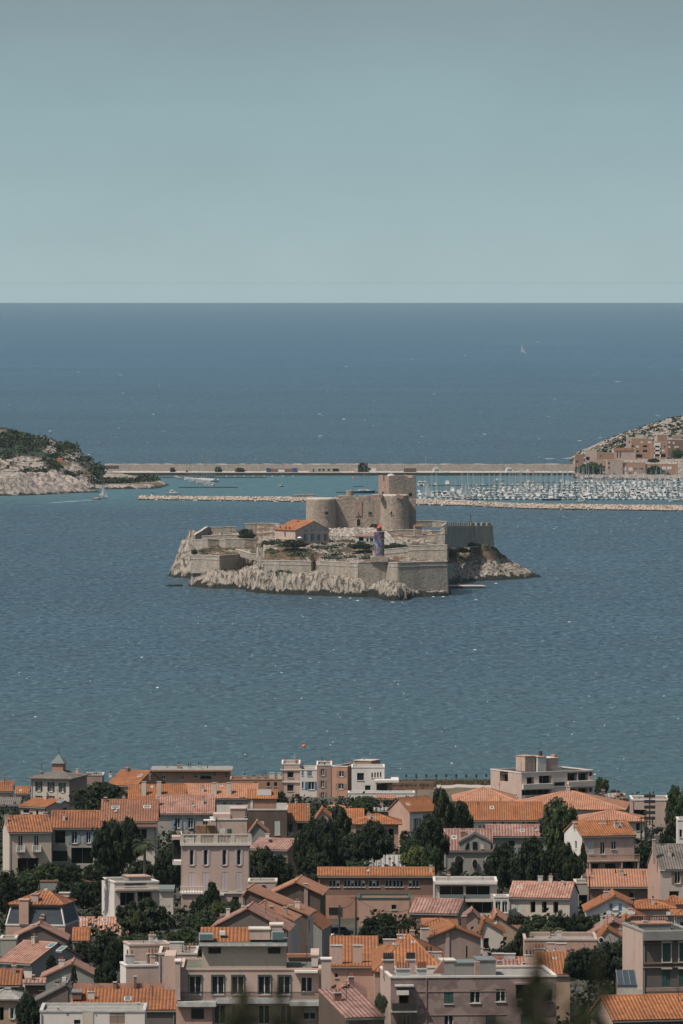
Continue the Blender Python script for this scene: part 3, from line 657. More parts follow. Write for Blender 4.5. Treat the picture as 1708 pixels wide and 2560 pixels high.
pbox(bv, 'window', 553, 600, 770, 820, 3.94, 4.0, 'frame_white'); pbox(bv, 'stair_head', 650, 780, 595, 706, 5, 9, 'mauve_wall', cap='pale_pink'); pbox(bv, 'roof_room', 495, 648, 640, 700, 4.5, 9, 'pale_pink')
mb = MB(); Ht = i['Ht']     # pergola
for q in (0, 1.8, 3.6, 5.2): mb.tube((.2 + q, 1.5, Ht), (.2 + q, 1.5, Ht + 3.4), .06, 'iron'); mb.tube((.2 + q, 5.5, Ht), (.2 + q, 5.5, Ht + 4.0), .06, 'iron'); mb.tube((.2 + q, 1.3, Ht + 3.4), (.2 + q, 5.6, Ht + 4.0), .05, 'iron')
mb.tube((.1, 1.5, Ht + 3.4), (5.6, 1.5, Ht + 3.6), .06, 'iron'); mb.box(3.4, 1.2, Ht + 3.45, 5.2, 3.2, Ht + 3.6, 'cloth_white'); mb.box(2.2, 3.2, Ht, 5.2, 5.4, Ht + 2.6, 'wood'); mb.build('pergola', bv)
mb = MB(); z1 = i['lz'](1070); mb.box(-1.4, .5, z1 - .6, -.05, 4, z1, 'parapet_white'); mb.box(-1.4, .5, z1, -1.25, .65, z1 + 3.3, 'iron'); mb.box(-1.5, .4, z1 + 3.3, -.02, 4.1, z1 + 3.8, 'pale_pink'); mb.box(-1.3, 3.8, z1, -.06, 3.9, z1 + 3.3, 'glass_dark'); mb.build('bay_balcony', bv)
mb = MB(); zz = i['lz'](1560); mb.box(-.1, -3.6, -3, 3.0, -.25, 3.2, 'pale_pink')
mb.box(-.3, -3.9, 3.2, 3.3, -.26, 3.45, 'parapet_white'); mb.box(-.3, -3.9, 4.25, 3.3, -3.7, 4.4, 'parapet_white')
for q in range(9): mb.cyl((-.2 + q * .42, -3.8, 3.45), .08, .08, .8, 5, 'ivory')
mb.build('porch', bv)
h = house('low house with a rose roof and brown gable right of the tall pink villa', 826, 1168, 955, 1150, 866, 'gx', 'ochre', 'tile_rose', a=-22, dep=8.5, D=1265, wallR='ochre', wins=[(1085, 1015, 44, 50, 's')], sc='shutter_blue', chim=[(1250, 850, 30, 'w', .5), (953, 865, 26, 'i', .3)])
house('tiny grey gabled outbuilding leaning on the tall pink villa', 826, 974, 795, 960, 718, 'gy', 'stone_grey', 'tile_salmon', dep=5, D=1300, xp=884)
house('small house with a bright orange roof and two dark windows beside the pines', 1160, 1352, 693, 860, 555, 'gx', 'mauve_wall', 'tile_orange', dep=8, D=1380, ov=.5, wins=[(1187, 765, 46, 76, 'd'), (1280, 765, 54, 80, 'd')], chim=[(1352, 550, 16, 'w', .4)])
# apartments
ap = house('stepped seaside apartment block, its left third pink with dark square windows', 1112, 1276, 182, 560, None, 'flat', 'pale_pink', 'roof_gravel', dep=14, D=1760, wins=[(1190, 280, 56, 56, 'd'), (1190, 400, 58, 60, 'd')])
pbox(ap, 'string_course', 1108, 1278, 342, 352, -.25, 0, 'parapet_white'); pbox(ap, 'cornice', 1108, 1278, 232, 241, -.25, 0, 'parapet_white')
house('narrow white middle of the seaside apartment block with bright blue window frames', 1277, 1430, 234, 560, None, 'flat', 'white_wall', 'roof_gravel', dep=14, D=1758, sc='shutter_bright_blue',
      wins=[(1365, 268, 44, 46, 'c'), (1380, 380, 56, 72, 's'), (1302, 265, 20, 46, 'c'), (1303, 375, 16, 62, 'd'), (1300, 500, 50, 60, 'g')])
h = house('grey pink part of the seaside apartment block with brown shutters on three floors', 1430, 1566, 192, 560, None, 'flat', 'mauve_wall', 'roof_gravel', dep=14, D=1756, sc='shutter_brown',
      wins=[(1484, 258, 30, 62, 's'), (1484, 364, 30, 62, 's'), (1484, 470, 30, 62, 's')], chim=[(1500, 165, 14, 'i', .3)])
C_ = (800, 1860, 3.647); tile(*C_)
h = house('orange part of the seaside apartment block with a brick coloured box on its roof', 108, 252, 200, 570, None, 'flat', 'terracotta_wall', 'roof_dark', a=-24, dep=11, D=1754, wallR='brick_orange', sc='shutter_brown',
      wins=[(196, 270, 42, 52, 's'), (192, 383, 46, 52, 's'), (194, 497, 48, 50, 's')], chim=[(295, 125, 14, 'i', .6)])
pbox(h, 'rooftop_box', 262, 420, 148, 215, 3, 8, 'brick_orange', cap='ivory')
h = house('white stepped modern villa with four arched slit windows and a roof terrace', 290, 588, 212, 545, None, 'flat', 'white_wall', 'roof_gravel', dep=10, D=1740, cornice='white_wall', wallL='white_wall',
      wins=[(370, 298, 64, 68, 'd'), (436, 400, 52, 46, 'd'), (477, 285, 15, 46, 'd'), (503, 283, 15, 46, 'd'), (529, 281, 15, 46, 'd'), (554, 279, 15, 46, 'd'), (545, 395, 60, 60, 'd')], winL=[])
pbox(h, 'terrace_slab', 500, 718, 330, 352, -4, 7, 'white_wall'); pbox(h, 'terrace_wall', 588, 662, 352, 440, .3, 6, 'mauve_wall'); pbox(h, 'terrace_door', 560, 612, 362, 428, -.12, -.04, 'glass_dark')
h = house('low white garden wall block with a sloping top in front of the arched villa', 258, 862, 446, 620, None, 'flat', 'white_wall', 'roof_gravel', dep=6, D=1690, cornice='white_wall')
house('small house with an orange canopy and one wide window behind the leafy tree', 520, 690, 500, 620, 478, 'gx', 'pale_pink', 'tile_salmon', dep=4, D=1600, wins=[(620, 537, 82, 38, 'd')])
house('flat whitewashed shed with a pale ribbed roof between pines and pink gable', 500, 655, 612, 700, 585, 'sh', 'dark_brown', 'sheet_grey', dep=8, D=1520)
house('house with a wide pale roof wedge behind the left pine', 20, 300, 604, 700, 565, 'hip', 'pale_pink', 'tile_salmon', dep=10, D=1560)
h = house('gabled pink and white house with brick trimmed windows by the tall conifer', 818, 1085, 618, 900, 500, 'gx', 'white_wall', 'tile_orange', a=36, dep=6.4, D=1380, wallL='pink_wall', ov=.3, sc='shutter_brown',
      wins=[(885, 735, 30, 110, 's'), (990, 700, 46, 90, 's')], sky_=[(850, 562, 34, 22)])
house('orange hip roof at the middle of the pines, with a small white skylight', 328, 716, 738, 1000, 645, 'hip', 'ochre', 'tile_orange', dep=9, D=1340, ov=.6, wins=[(648, 805, 50, 64, 'g')], sky_=[(490, 688, 32, 20)])
house('rear wing with a plain orange roof behind the hip roofed house in the pines', 190, 395, 705, 900, 600, 'gx', 'ochre', 'tile_orange', dep=9, D=1400)
house('little pink gabled house at the left foot of the tall pine', -20, 90, 660, 780, 605, 'gy', 'pale_pink', 'tile_orange', dep=9, D=1440, xp=20, ov=.4)
house('long low shed with a grey corrugated roof behind the brown workshop', 84, 1140, 1124, 1200, 1026, 'gx', 'stone_grey', 'sheet_grey', dep=9, D=1290, ov=.2)
# brown workshop building
h = house('long brown building with an orange roof strip and a row of white framed windows', -14, 1035, 1206, 1700, 1136, 'gx', 'brown_wall', 'tile_orange', dep=9, D=1185, sc='frame_white',
      wins=[(x_, 1273, 31, 62, 'w') for x_ in (98, 130, 164, 232, 264, 297, 330, 362, 395, 461, 494, 528, 610, 643, 680, 712, 745, 824, 858, 890)] + [(130, 1522, 96, 62, 'd'), (75, 1730, 66, 150, 'g'), (215, 1730, 66, 130, 'g')], chim=[(1013, 1110, 24, 'w', .2)])
i = root_info[h.name]
pbox(h, 'lower_wall', -14, 1034, 1385, 1900, -.35, 0, 'terracotta_wall')
for q in ((130, 1522, 96, 62), (75, 1730, 66, 150), (215, 1730, 66, 130)): pbox(h, 'dark_opening', q[0] - q[2] / 2, q[0] + q[2] / 2, q[1] - q[3] / 2, q[1] + q[3] / 2, -.42, -.36, 'void')
h = house('plain pink block with green roof trim and one small square window', 352, 826, 1408, 1780, None, 'flat', 'pink_wall', 'roof_green', dep=8, D=1170, cornice='shutter_green', wins=[(675, 1488, 46, 46, 'd')])
h = house('grey house with a curved gable, arched doors and an oval window', 1140, 1568, 968, 1230, 785, 'gx', 'stone_grey', 'tile_rose', dep=9, D=1275, ov=.3, sky_=[(1225, 863, 42, 34)], wins=[(1268, 1110, 74, 140, 'g'), (1550, 1110, 60, 140, 'g')])
i = root_info[h.name]
# curved gable dormer, oval window, arches
def fpoly(root, nm, pts, y0, y1, mat, parent=None):
    i = root_info[root.name]; P = [(i['lx'](a), i['lz'](b)) for a, b in pts]; mb = MB()
    mb.face([(p[0], y0, p[1]) for p in P], mat); mb.face([(p[0], y1, p[1]) for p in reversed(P)], mat)
    for k in range(len(P)): p, q = P[k], P[(k + 1) % len(P)]; mb.face([(q[0], y0, q[1]), (p[0], y0, p[1]), (p[0], y1, p[1]), (q[0], y1, q[1])], mat)
    return mb.build(nm, parent or root)
def oval(cx, cy, rx, ry, n=16): return [(cx + rx * math.cos(2 * math.pi * k / n), cy + ry * math.sin(2 * math.pi * k / n)) for k in range(n)][::-1]
gab = [(1275, 975), (1275, 900), (1325, 862), (1370, 842), (1412, 815), (1460, 842), (1510, 862), (1556, 900), (1556, 975)]
fpoly(h, 'curved_gable', gab[::-1], -.3, 3.5, 'stone_grey')
fpoly(h, 'gable_coping', ([(1262, 905), (1325, 868), (1370, 848), (1412, 822), (1460, 848), (1510, 868), (1562, 905), (1562, 888), (1510, 848), (1460, 828), (1412, 796), (1370, 828), (1325, 848), (1262, 888)]), -.5, 3.6, 'tile_grey')
for nm, q, mt in (('oval_frame', oval(1412, 1093, 30, 52), 'ivory'), ('quarter_window', [(1322, 955), (1356, 955), (1356, 890), (1335, 915)], 'glass_dark'), ('gable_window', [(1392, 958), (1432, 958), (1432, 890), (1392, 890)], 'glass_dark'), ('niche', [(1465, 958), (1500, 958), (1490, 920), (1465, 905)], 'ivory')):
    fpoly(h, nm, q, -.42, -.31, mt)
fpoly(h, 'oval_window', oval(1412, 1093, 24, 46), -.5, -.43, 'glass_dark')
for cx in (1268, 1550): fpoly(h, 'arch_surround', oval(cx, 1045, 44, 30), -.06, -.01, 'ivory'); fpoly(h, 'arch_top', oval(cx, 1050, 37, 28), -.12, -.065, 'void')
# ================= right side (view D)
Dv = (1200, 1860, 3.087); tile(*Dv)
h = house('white modern seaside apartment building with loggias and three rooftop boxes', 320, 888, 222, 460, None, 'flat', 'bright_plaster', 'roof_dark', a=28, dep=13.5, D=1640, wallL='pale_pink', cornice='parapet_white', parapet=.4,
      wins=[(392, 290, 60, 62, 'g'), (508, 288, 100, 74, 'g'), (620, 320, 86, 32, 'd'), (720, 266, 78, 64, 'g'), (806, 266, 80, 64, 'g'), (864, 250, 26, 34, 'd'), (440, 378, 230, 40, 'g'), (722, 385, 78, 55, 'g'), (806, 385, 80, 55, 'g'), (864, 372, 26, 34, 'd')],
      winL=[(190, 265, 62, 86, 'g')])
i = root_info[h.name]
pbox(h, 'rooftop_box', 402, 480, 100, 215, 3, 7, 'pale_pink', cap='pink_wall'); pbox(h, 'rooftop_box', 492, 560, 108, 222, 2.5, 8, 'white_wall', cap='pink_wall'); pbox(h, 'rooftop_box', 561, 664, 120, 222, 3.1, 8, 'pale_pink', cap='white_wall')
pbox(h, 'chimney', 640, 662, 92, 120, 3.4, 5, 'terracotta_wall'); pbox(h, 'chimney', 545, 556, 64, 108, 4, 5, 'iron'); pbox(h, 'balcony_front', 322, 560, 312, 352, -.8, -.02, 'ivory'); pbox(h, 'balcony_front', 678, 888, 302, 345, -.8, -.02, 'ivory')
mb = MB(); Ht = i['Ht']
for q in (.5, 2.0, 3.2, 4.0): mb.tube((q, 1, Ht - .3), (q, 1, Ht + 2.2), .05, 'iron')
mb.build('antenna', h)
house('long orange tiled building with white walls and small windows behind the conifer', -105, 478, 582, 700, 455, 'gx', 'white_wall', 'tile_orange', dep=10, D=1450, ov=.5,
      wins=[(112, 618, 28, 40, 'w'), (175, 612, 18, 36, 'd'), (230, 612, 26, 40, 'w'), (335, 610, 18, 36, 'd'), (400, 606, 30, 40, 's'), (40, 650, 34, 40, 'd')], sky_=[(95, 500, 32, 22)])
house('broad salmon hip roof half hidden by the conifer at the middle right', -185, 265, 447, 600, 340, 'hip', 'pale_pink', 'tile_salmon', dep=16, D=1530, ov=.6)
house('widest salmon hip roof in front of the white apartment building', 245, 1100, 508, 640, 367, 'hip', 'ivory', 'tile_salmon', a=-4, dep=20, D=1490, ov=.7, sky_=[(625, 425, 24, 12)])
house('long low salmon hip roof just right of the round tree', 775, 1280, 602, 720, 518, 'hip', 'ivory', 'tile_salmon', dep=12, D=1400, ov=.6, wins=[(1220, 640, 30, 60, 'd')])
h = house('pale flat block behind the lattice mast with one dark wide opening', 1175, 1462, 432, 760, None, 'flat', 'pale_pink', 'roof_gravel', dep=12, D=1450, cornice='white_wall', wins=[(1238, 540, 96, 66, 'g')])
house('small pinkish block with a low wall below the seaside tree', 1045, 1122, 395, 560, None, 'flat', 'pink_wall', 'roof_gravel', dep=6, D=1640, cornice='pink_wall')
house('low white gabled house right of the white apartment building', 890, 1042, 415, 560, 388, 'gx', 'ivory', 'sheet_grey', dep=6, D=1650, wins=[(998, 440, 14, 24, 'd')])
house('grey brown walled house with a dull rose roof behind the big dark trees', 55, 538, 712, 840, 630, 'gx', 'stone_grey', 'tile_rose', dep=8, D=1335, wins=[(245, 770, 50, 50, 'd')], sky_=[(328, 678, 36, 20)], chim=[(485, 625, 20, 'b', .4)])
h = house('pink house with a long balcony, orange roof and bright left side wall', 788, 1200, 712, 1010, 606, 'gx', 'pale_pink', 'tile_orange', a=15, dep=10, D=1245, wallL='white_wall', ov=.3,  # near-white left end paints in the sun falling on it
      wins=[(857, 800, 44, 96, 'c'), (948, 806, 36, 96, 'f'), (1035, 787, 38, 62, 'w'), (876, 948, 86, 44, 'd'), (1010, 948, 84, 44, 'd'), (1145, 938, 105, 66, 'g')], winL=[(745, 790, 14, 60, 'd')], sc='shutter_pale', sky_=[(1000, 617, 54, 30)], chim=[(790, 610, 30, 'g', .4), (1138, 612, 20, 'w', .3)])
i = root_info[h.name]; mb = MB(); a0, b0 = i['lx'](822), i['lx'](1218); z = i['lz'](905); mb.box(a0, -1.4, z - .1, b0, -.01, z + .1, 'pink_wall'); mb.box(a0, -1.4, z + 1.0, b0, -1.25, z + 1.1, 'pink_wall')
for q in range(34): xx = a0 + (b0 - a0) * q / 33; mb.box(xx - .04, -1.36, z + .1, xx + .04, -1.3, z + 1.0, 'pink_wall')
for q in (a0 + .1, i['lx'](1075), b0 - .3): mb.box(q, -1.35, -1, q + .25, -1.1, z - .1, 'pale_pink')
mb.build('balcony', h)
h = house('house with a wide plain orange roof and dark brown front, two small black chimneys', 845, 1392, 1102, 1270, 972, 'sh', 'brown_wall', 'tile_salmon', dep=7.5, D=1190, ov=.5,
      wins=[(1000, 1170, 62, 44, 'w'), (1172, 1165, 40, 44, 'd'), (1328, 1178, 40, 60, 'd')], chim=[(872, 965, 26, 'bp', .7), (1056, 968, 34, 'bp', .75), (1378, 985, 16, 'b', .8)])
h = house('pale grey house with a ribbed brown roof and brown shutters at the right edge', 1392, 1660, 968, 1290, 785, 'gx', 'ivory', 'tile_grey', a=10, dep=9, D=1175, wallL='pink_wall', ov=.2, sc='shutter_brown', wins=[(1526, 1033, 44, 92, 's'), (1500, 1160, 76, 46, 'd')], chim=[(1362, 740, 22, 'p', .2)])
pbox(h, 'roof_verge', 1384, 1428, 968, 980, -.3, 0, 'parapet_white')
house('narrow white house peeping in at the right edge above the ribbed roof', 1528, 1640, 586, 800, None, 'flat', 'white_wall', 'roof_gravel', dep=7, D=1330, wins=[(1550, 690, 20, 60, 'd')])
house('small orange roofed garden wall building right of the round tree', 612, 712, 755, 830, 738, 'gx', 'ochre', 'tile_orange', dep=4, D=1340)
Hv = (1200, 2200, 3.087); tile(*Hv)
h = house('white house with a pink tiled roof and three tall dark windows above the hedge', 225, 690, 134, 300, 20, 'gx', 'ivory', 'tile_pink', a=-10, dep=9, D=1165, wallR='white_wall', ov=.3,
      wins=[(288, 205, 30, 76, 'c'), (408, 207, 38, 86, 'g'), (495, 207, 38, 86, 'g'), (583, 207, 38, 86, 'g')], sc='shutter_pale', chim=[(432, -30, 36, 'g', .5), (610, 5, 16, 'w', .4)], sky_=[(285, 62, 28, 20)])
h = house('glazed white porch on the left of the pink roofed white house', 108, 222, 130, 300, None, 'flat', 'white_wall', 'roof_gravel', dep=4, D=1160, wins=[(140, 205, 40, 95, 'w'), (192, 205, 40, 95, 'w')])
h = house('modern white villa with two long dark balcony openings', -355, 132, 12, 300, None, 'flat', 'ivory', 'roof_gravel', dep=9, D=1165, cornice='white_wall', parapet=.3,
      wins=[(-219, 97, 186, 102, 'l'), (-16, 97, 186, 102, 'l'), (-15, 215, 214, 84, 'g')])
for (a0, b0, y0_, y1_) in ((-163, 27, 103, 145), (3, 79, 103, 145)): pass
pbox(h, 'balcony_front', -312, 80, 112, 144, -.5, -.4, 'zinc'); pbox(h, 'balcony_slab', -350, 130, 146, 168, -.6, -.02, 'ivory'); pbox(h, 'roof_edge', -350, 132, 22, 34, -.5, -.1, 'parapet_white')
h = house('narrow grey house with a tall dark door right of the white house', 735, 890, 22, 310, None, 'flat', 'grey_wall', 'roof_gravel', dep=7, D=1195, wins=[(797, 168, 66, 106, 'g')], cornice='ivory')
h = house('white gabled house with bright blue shutters', 828, 1152, 238, 330, 128, 'gy', 'white_wall', 'tile_orange', dep=11, D=1150, xp=1040, ye2=180, ov=.45, sc='shutter_bright_blue', under='dark_brown', wins=[(1045, 205, 44, 48, 's')])
h = house('pink walled house with a brown orange roof and a white air conditioner', 1150, 1500, 228, 360, 158, 'hip', 'pale_pink', 'tile_rust', dep=10, D=1155, ov=.4)
pbox(h, 'air_conditioner', 1438, 1474, 246, 274, -.5, -.02, 'frame_white')
house('orange pyramid roof rising behind the pink walled house', 1440, 1575, 195, 330, 130, 'hip', 'pale_pink', 'tile_rust', dep=9, D=1170, ov=.3)
house('orange roof corner with a dark fascia at the far right edge', 1522, 1640, 285, 420, 252, 'hip', 'white_wall', 'tile_orange', dep=9, D=1080, ov=.6, wins=[(1560, 360, 30, 70, 'd')])
house('small gabled roof behind the street lamp on the right', 1105, 1310, 322, 420, 266, 'gy', 'pink_wall', 'tile_rust', dep=8, D=1120, xp=1200, ov=.3)
h = house('brown gabled house with a slim chimney left of the street lamp', 852, 1215, 425, 520, 322, 'gy', 'brown_wall', 'tile_rose', dep=9, D=1105, xp=1030, ye2=400, ov=.3, chim=[(945, 285, 20, 'w', .3)])
h = house('low house with an orange roof and a round white ringed window', 905, 1180, 470, 560, 380, 'gy', 'grey_wall', 'tile_rust', dep=8, D=1085, xp=985, ye2=500, ov=.2)
fpoly(h, 'round_frame', oval(935, 462, 24, 26), -.5, -.25, 'white_wall'); fpoly(h, 'round_window', oval(935, 462, 16, 18), -.56, -.51, 'void')
h = house('low pink flat roofed building behind the rooftop chimneys', 345, 905, 462, 640, None, 'flat', 'pink_wall', 'roof_gravel', dep=12, D=1070, cornice='pale_pink', parapet=.5, chim=[(560, 400, 40, 'gp', .6), (625, 398, 34, 'g', .7)])
h = house('orange lean-to roof with skylights and four squat chimneys on the right', 455, 695, 735, 800, 540, 'sh', 'ochre', 'tile_orange', dep=17, D=985, ov=.2, sky_=[(570, 560, 60, 12), (595, 618, 30, 18)],
      chim=[(480, 490, 80, 'pt', .9), (575, 488, 60, 'p', .97), (655, 492, 80, 'p', .9)])
house('short orange roof with a skylight left of the lean-to roof', 235, 452, 700, 800, 600, 'sh', 'ochre', 'tile_salmon', dep=9, D=1000, ov=.2, sky_=[(298, 675, 60, 26)], chim=[(395, 540, 84, 'wp', .5), (345, 640, 16, 'i', .4)])
house('dull rose tiled roof behind the grey apartment roof edge', 38, 285, 720, 800, 605, 'sh', 'pink_wall', 'tile_rose', dep=9, D=980, ov=.2, chim=[(150, 570, 90, 'r', .9), (240, 572, 88, 'g', .9)])
h = house('brown brick town house with green shutters and a bright pink side wall', 1258, 1640, 396, 900, None, 'flat', 'dark_plaster', 'roof_dark', a=10, dep=12, D=945, wallL='pale_pink', cornice='stone_grey', parapet=.2, sc='shutter_green',
      wins=[(1440, 562, 64, 146, 'c'), (1570, 562, 64, 146, 'c'), (1440, 762, 62, 136, 'c'), (1570, 762, 62, 136, 'c')])
pbox(h, 'cornice', 1252, 1640, 398, 468, -.7, -.01, 'stone_grey'); pbox(h, 'string_course', 1256, 1640, 484, 494, -.25, -.01, 'brown_wall'); pbox(h, 'string_course', 1256, 1640, 640, 652, -.25, -.01, 'brown_wall'); pbox(h, 'string_course', 1256, 1640, 672, 680, -.25, -.01, 'mauve_wall')
for q in (1440, 1570):
    for y_ in (486, 690): pbox(h, 'lintel', q - 42, q + 42, y_ - 12, y_ + 2, -.3, -.26, 'ivory')
    for s in (-38, 34): pbox(h, 'window_jamb', q + s, q + s + 8, 490, 636, -.12, -.01, 'ivory')
    pbox(h, 'window_sill', q - 40, q + 40, 636, 644, -.4, -.26, 'ivory')
pbox(h, 'terrace_wall', 1258, 1640, 832, 860, -2, -1.85, 'mauve_wall'); pbox(h, 'roof_room', 1275, 1530, 345, 396, 4, 8, 'stone_grey', cap='brick_orange')
mb = MB(); i = root_info[h.name]; z = i['Ht'] + .1; z2 = i['Ht'] + 2.2
z2 = z + 1.0
for q in range(30): mb.tube((.8 + q * .3, 9.5, z), (.8 + q * .3, 9.5, z2), .05, 'iron')
mb.tube((.6, 9.5, z2), (9.8, 9.5, z2), .07, 'wood'); mb.build('railing', h)
# glazed lean-to
h = house('dark glass lean-to roof beside the brick town house', 1068, 1212, 825, 900, 706, 'sh', 'brown_wall', 'slate', dep=8, D=925, ov=.1)
i = root_info[h.name]; mb = MB()
for q in range(4): x_ = i['L'] * q / 3; mb.tube((x_, -.1, i['Ht'] + .25), (x_, 8, i['Ht'] + i['r'] + .25), .05, 'zinc')
mb.build('glazing_bar', i['rf'])
pbox(h, 'low_wall', 1056, 1250, 838, 900, -1.2, -1, 'ivory')
h = house('big orange ribbed roof with a pale pink gable at the bottom right corner', 1028, 1700, 1080, 1300, 908, 'gx', 'dark_brown', 'tile_orange', a=14, dep=9, D=850, wallL='pale_pink', ov=.35)
# grey brown apartment building along the bottom
G = (800, 2200, 3.647); tile(*G)
gb = house('long grubby brown apartment building along the bottom with green shutters and balconies', 645, 2160, 886, None, None, 'flat', 'dirty_pink', 'roof_gravel', a=5, dep=13, D=880, wallL='pale_pink', cornice='parapet_white', parapet=.3, sc='shutter_green',  # lit left end painted as a paler tone than the front
      wins=[(1175, 1076, 84, 112, 'c'), (1416, 1070, 96, 116, 'w'), (766, 1090, 90, 130, 'g'), (790, 1290, 70, 120, 'f'), (1175, 1290, 84, 110, 'w'), (1650, 1060, 90, 116, 'w'), (1900, 1030, 220, 130, 'g'), (2090, 1060, 70, 110, 'd'), (1880, 1290, 90, 110, 'c'), (1560, 1290, 90, 110, 'c')])
i = root_info[gb.name]
pbox(gb, 'balcony_canopy', 680, 850, 962, 976, -1.3, -.02, 'concrete'); pbox(gb, 'cloth_awning', 690, 800, 1010, 1050, -1.5, -1.3, 'cloth_white'); pbox(gb, 'balcony', 650, 872, 1125, 1196, -1.3, -1.2, 'iron'); pbox(gb, 'balcony_slab', 645, 876, 1196, 1210, -1.35, -.02, 'concrete')
pbox(gb, 'balcony', 1790, 2020, 1105, 1170, -1.2, -1.1, 'iron'); pbox(gb, 'balcony_canopy', 1770, 2030, 950, 965, -1.2, -.02, 'dirty_pink')
pbox(gb, 'wall_band', 882, 1700, 1018, 1024, -.06, -.01, 'mauve_wall'); pbox(gb, 'wall_band', 962, 1700, 1232, 1238, -.06, -.01, 'mauve_wall'); pbox(gb, 'drainpipe', 966, 972, 900, 1400, -.12, -.02, 'mauve_wall')
for q, w_, t_, mt, pt in ((680, 100, 706, 'mauve_wall', 'pot_black'), (885, 80, 706, 'pale_pink', 'pot_black'), (785, 124, 790, 'concrete', 'pot'), (955, 86, 790, 'concrete', 'pot')):
    yy = 3.2 if t_ > 750 else 7
    c = pbox(gb, 'chimney', q - w_ / 2, q + w_ / 2, t_ + 30, 900, yy, yy + .9, mt, cap='concrete'); mb = MB(); m2 = (i['D'] + yy) / F; z = H - (ty(t_ + 30) - YH) * m2 - i['zg'] + .14
    for k in range(5): xx = i['lx'](q - w_ / 2 + w_ * (k + .5) / 5); mb.cyl((xx, yy + .45, z), .13, .11, .75, 8, pt)
    mb.build('chimney_pot', c)
pbox(gb, 'roof_room', 1270, 1500, 768, 890, 5, 9, 'stone_grey', cap='zinc'); pbox(gb, 'roof_room', 1150, 1275, 745, 880, 5, 8, 'stone_grey', cap='ivory'); pbox(gb, 'roof_room', 1480, 1640, 745, 890, 4, 9, 'stone_grey', cap='zinc')
pbox(gb, 'chimney', 1432, 1476, 752, 890, 2, 2.8, 'mauve_wall')
fpoly(gb, 'striped_canopy', [(1040, 868), (1145, 868), (1145, 735)], 1.5, 2.2, 'tile_rose')
# mid roofs
h = house('sprawling orange tiled roof crowded with pink chimneys at the bottom centre', 98, 528, 792, 1040, 520, 'sh', 'pink_wall', 'tile_orange', dep=24, D=965, ov=.3, wins=[(150, 870, 30, 40, 'd')],
      chim=[(152, 600, 108, 'p', .06), (345, 600, 84, 'p', .1), (500, 740, 24, 'g', .1), (445, 530, 110, 'm', .95)], sky_=[(545, 640, 60, 26)])
h2 = house('second half of the sprawling orange roof, hipped and sloping down to the right', 500, 1130, 850, 1000, 515, 'hip', 'pink_wall', 'tile_orange', dep=30, D=935, ov=.2, sky_=[(700, 600, 60, 14), (760, 545, 50, 12), (860, 580, 36, 16)],
      chim=[(785, 450, 140, 'pt', .7), (1000, 605, 80, 'pp', .3), (1080, 660, 70, 'p', .2), (640, 545, 110, 'm', .6)])
h = house('grey gabled house with a bright orange roof and arched front wall', 1000, 1468, 525, 760, 436, 'gy', 'mauve_wall', 'tile_orange', a=6, dep=10, D=1055, xp=1230, ye2=535, ov=.4, chim=[(958, 445, 76, 'p', .02), (1355, 335, 44, 'b', .5)], wins=[(1340, 660, 14, 110, 'd')])
pbox(h, 'pilaster', 1146, 1180, 480, 760, -.15, -.01, 'pale_pink')
house('orange hip roof wing behind the arched grey gabled house', 952, 1245, 425, 640, 362, 'hip', 'mauve_wall', 'tile_orange', dep=11, D=1085, ov=.3, chim=[(1110, 335, 40, 'bp', .5)])
h = house('white house with a brown orange roof right of the arched grey gable', 1478, 1690, 420, 600, 350, 'gy', 'ivory', 'tile_rust', a=0, dep=9, D=1095, xp=1450, ye2=480, ov=.3, wins=[(1515, 575, 52, 92, 'd')]) if False else \
    house('white house with a brown orange roof right of the arched grey gable', 1478, 1672, 440, 640, 375, 'gy', 'ivory', 'tile_rust', dep=9, D=1095, xp=1500, ye2=478, ov=.3, wins=[(1515, 575, 52, 92, 'd')])
house('rose and orange roof descending to the right behind the white house', 1560, 1850, 400, 600, 318, 'gy', 'ochre', 'tile_salmon', dep=11, D=1125, xp=1610, ye2=480, ov=.3, chim=[(1720, 385, 30, 'p', .3)])
house('small pink tiled roof with antennas left of the big hedge', 1330, 1440, 330, 480, 285, 'gy', 'mauve_wall', 'tile_rose', dep=6, D=1140, xp=1390)
h = house('long shed with a ribbed rose roof against the pink block', 822, 1252, 300, 400, 178, 'gx', 'brown_wall', 'tile_rose', a=-14, dep=7.5, D=1150, wallR='grey_wall', ov=.25)
h = house('small grey gabled house with pink tiles at the bottom by the balcony building', 95, 400, 1065, None, 975, 'gy', 'stone_grey', 'tile_pink', dep=9, D=850, xp=262, ye2=1060, ov=.3, chim=[(262, 965, 22, 'w', .1)])
h = house('weathered pink tiled lean-to roof sloping away at the bottom centre', 240, 590, 1268, None, 1010, 'sh', 'dark_brown', 'tile_rose', a=16, dep=11, D=835, ov=.1)

# ================= left foreground (view E)
E = (0, 2200, 3.647); tile(*E)
mh = house('pink mansion with a slate mansard storey, orange hip roof and tall pink chimneys', 52, 596, 406, 620, None, 'flat', 'pink_wall', 'roof_gravel', a=-10, dep=10, D=1115, cornice='white_wall', parapet=.1, wins=[(500, 470, 80, 20, 'd')])
i = root_info[mh.name]; L = i['L']; z0 = i['Ht']; z1 = i['lz'](246); mb = MB(); q = [(.1, .1), (L - .1, .1), (L - .1, 9.9), (.1, 9.9)]; t = [(.7, .7), (L - .7, .7), (L - .7, 9.3), (.7, 9.3)]
for k in range(4): a_, b_ = q[k], q[(k + 1) % 4]; c_, d_ = t[(k + 1) % 4], t[k]; mb.face([(*a_, z0 + .1), (*b_, z0 + .1), (*c_, z1), (*d_, z1)], 'slate')
for k in range(4): mb.tube((*q[k], z0 + .1), (*t[k], z1 + .05), .14, 'white_wall', 5)
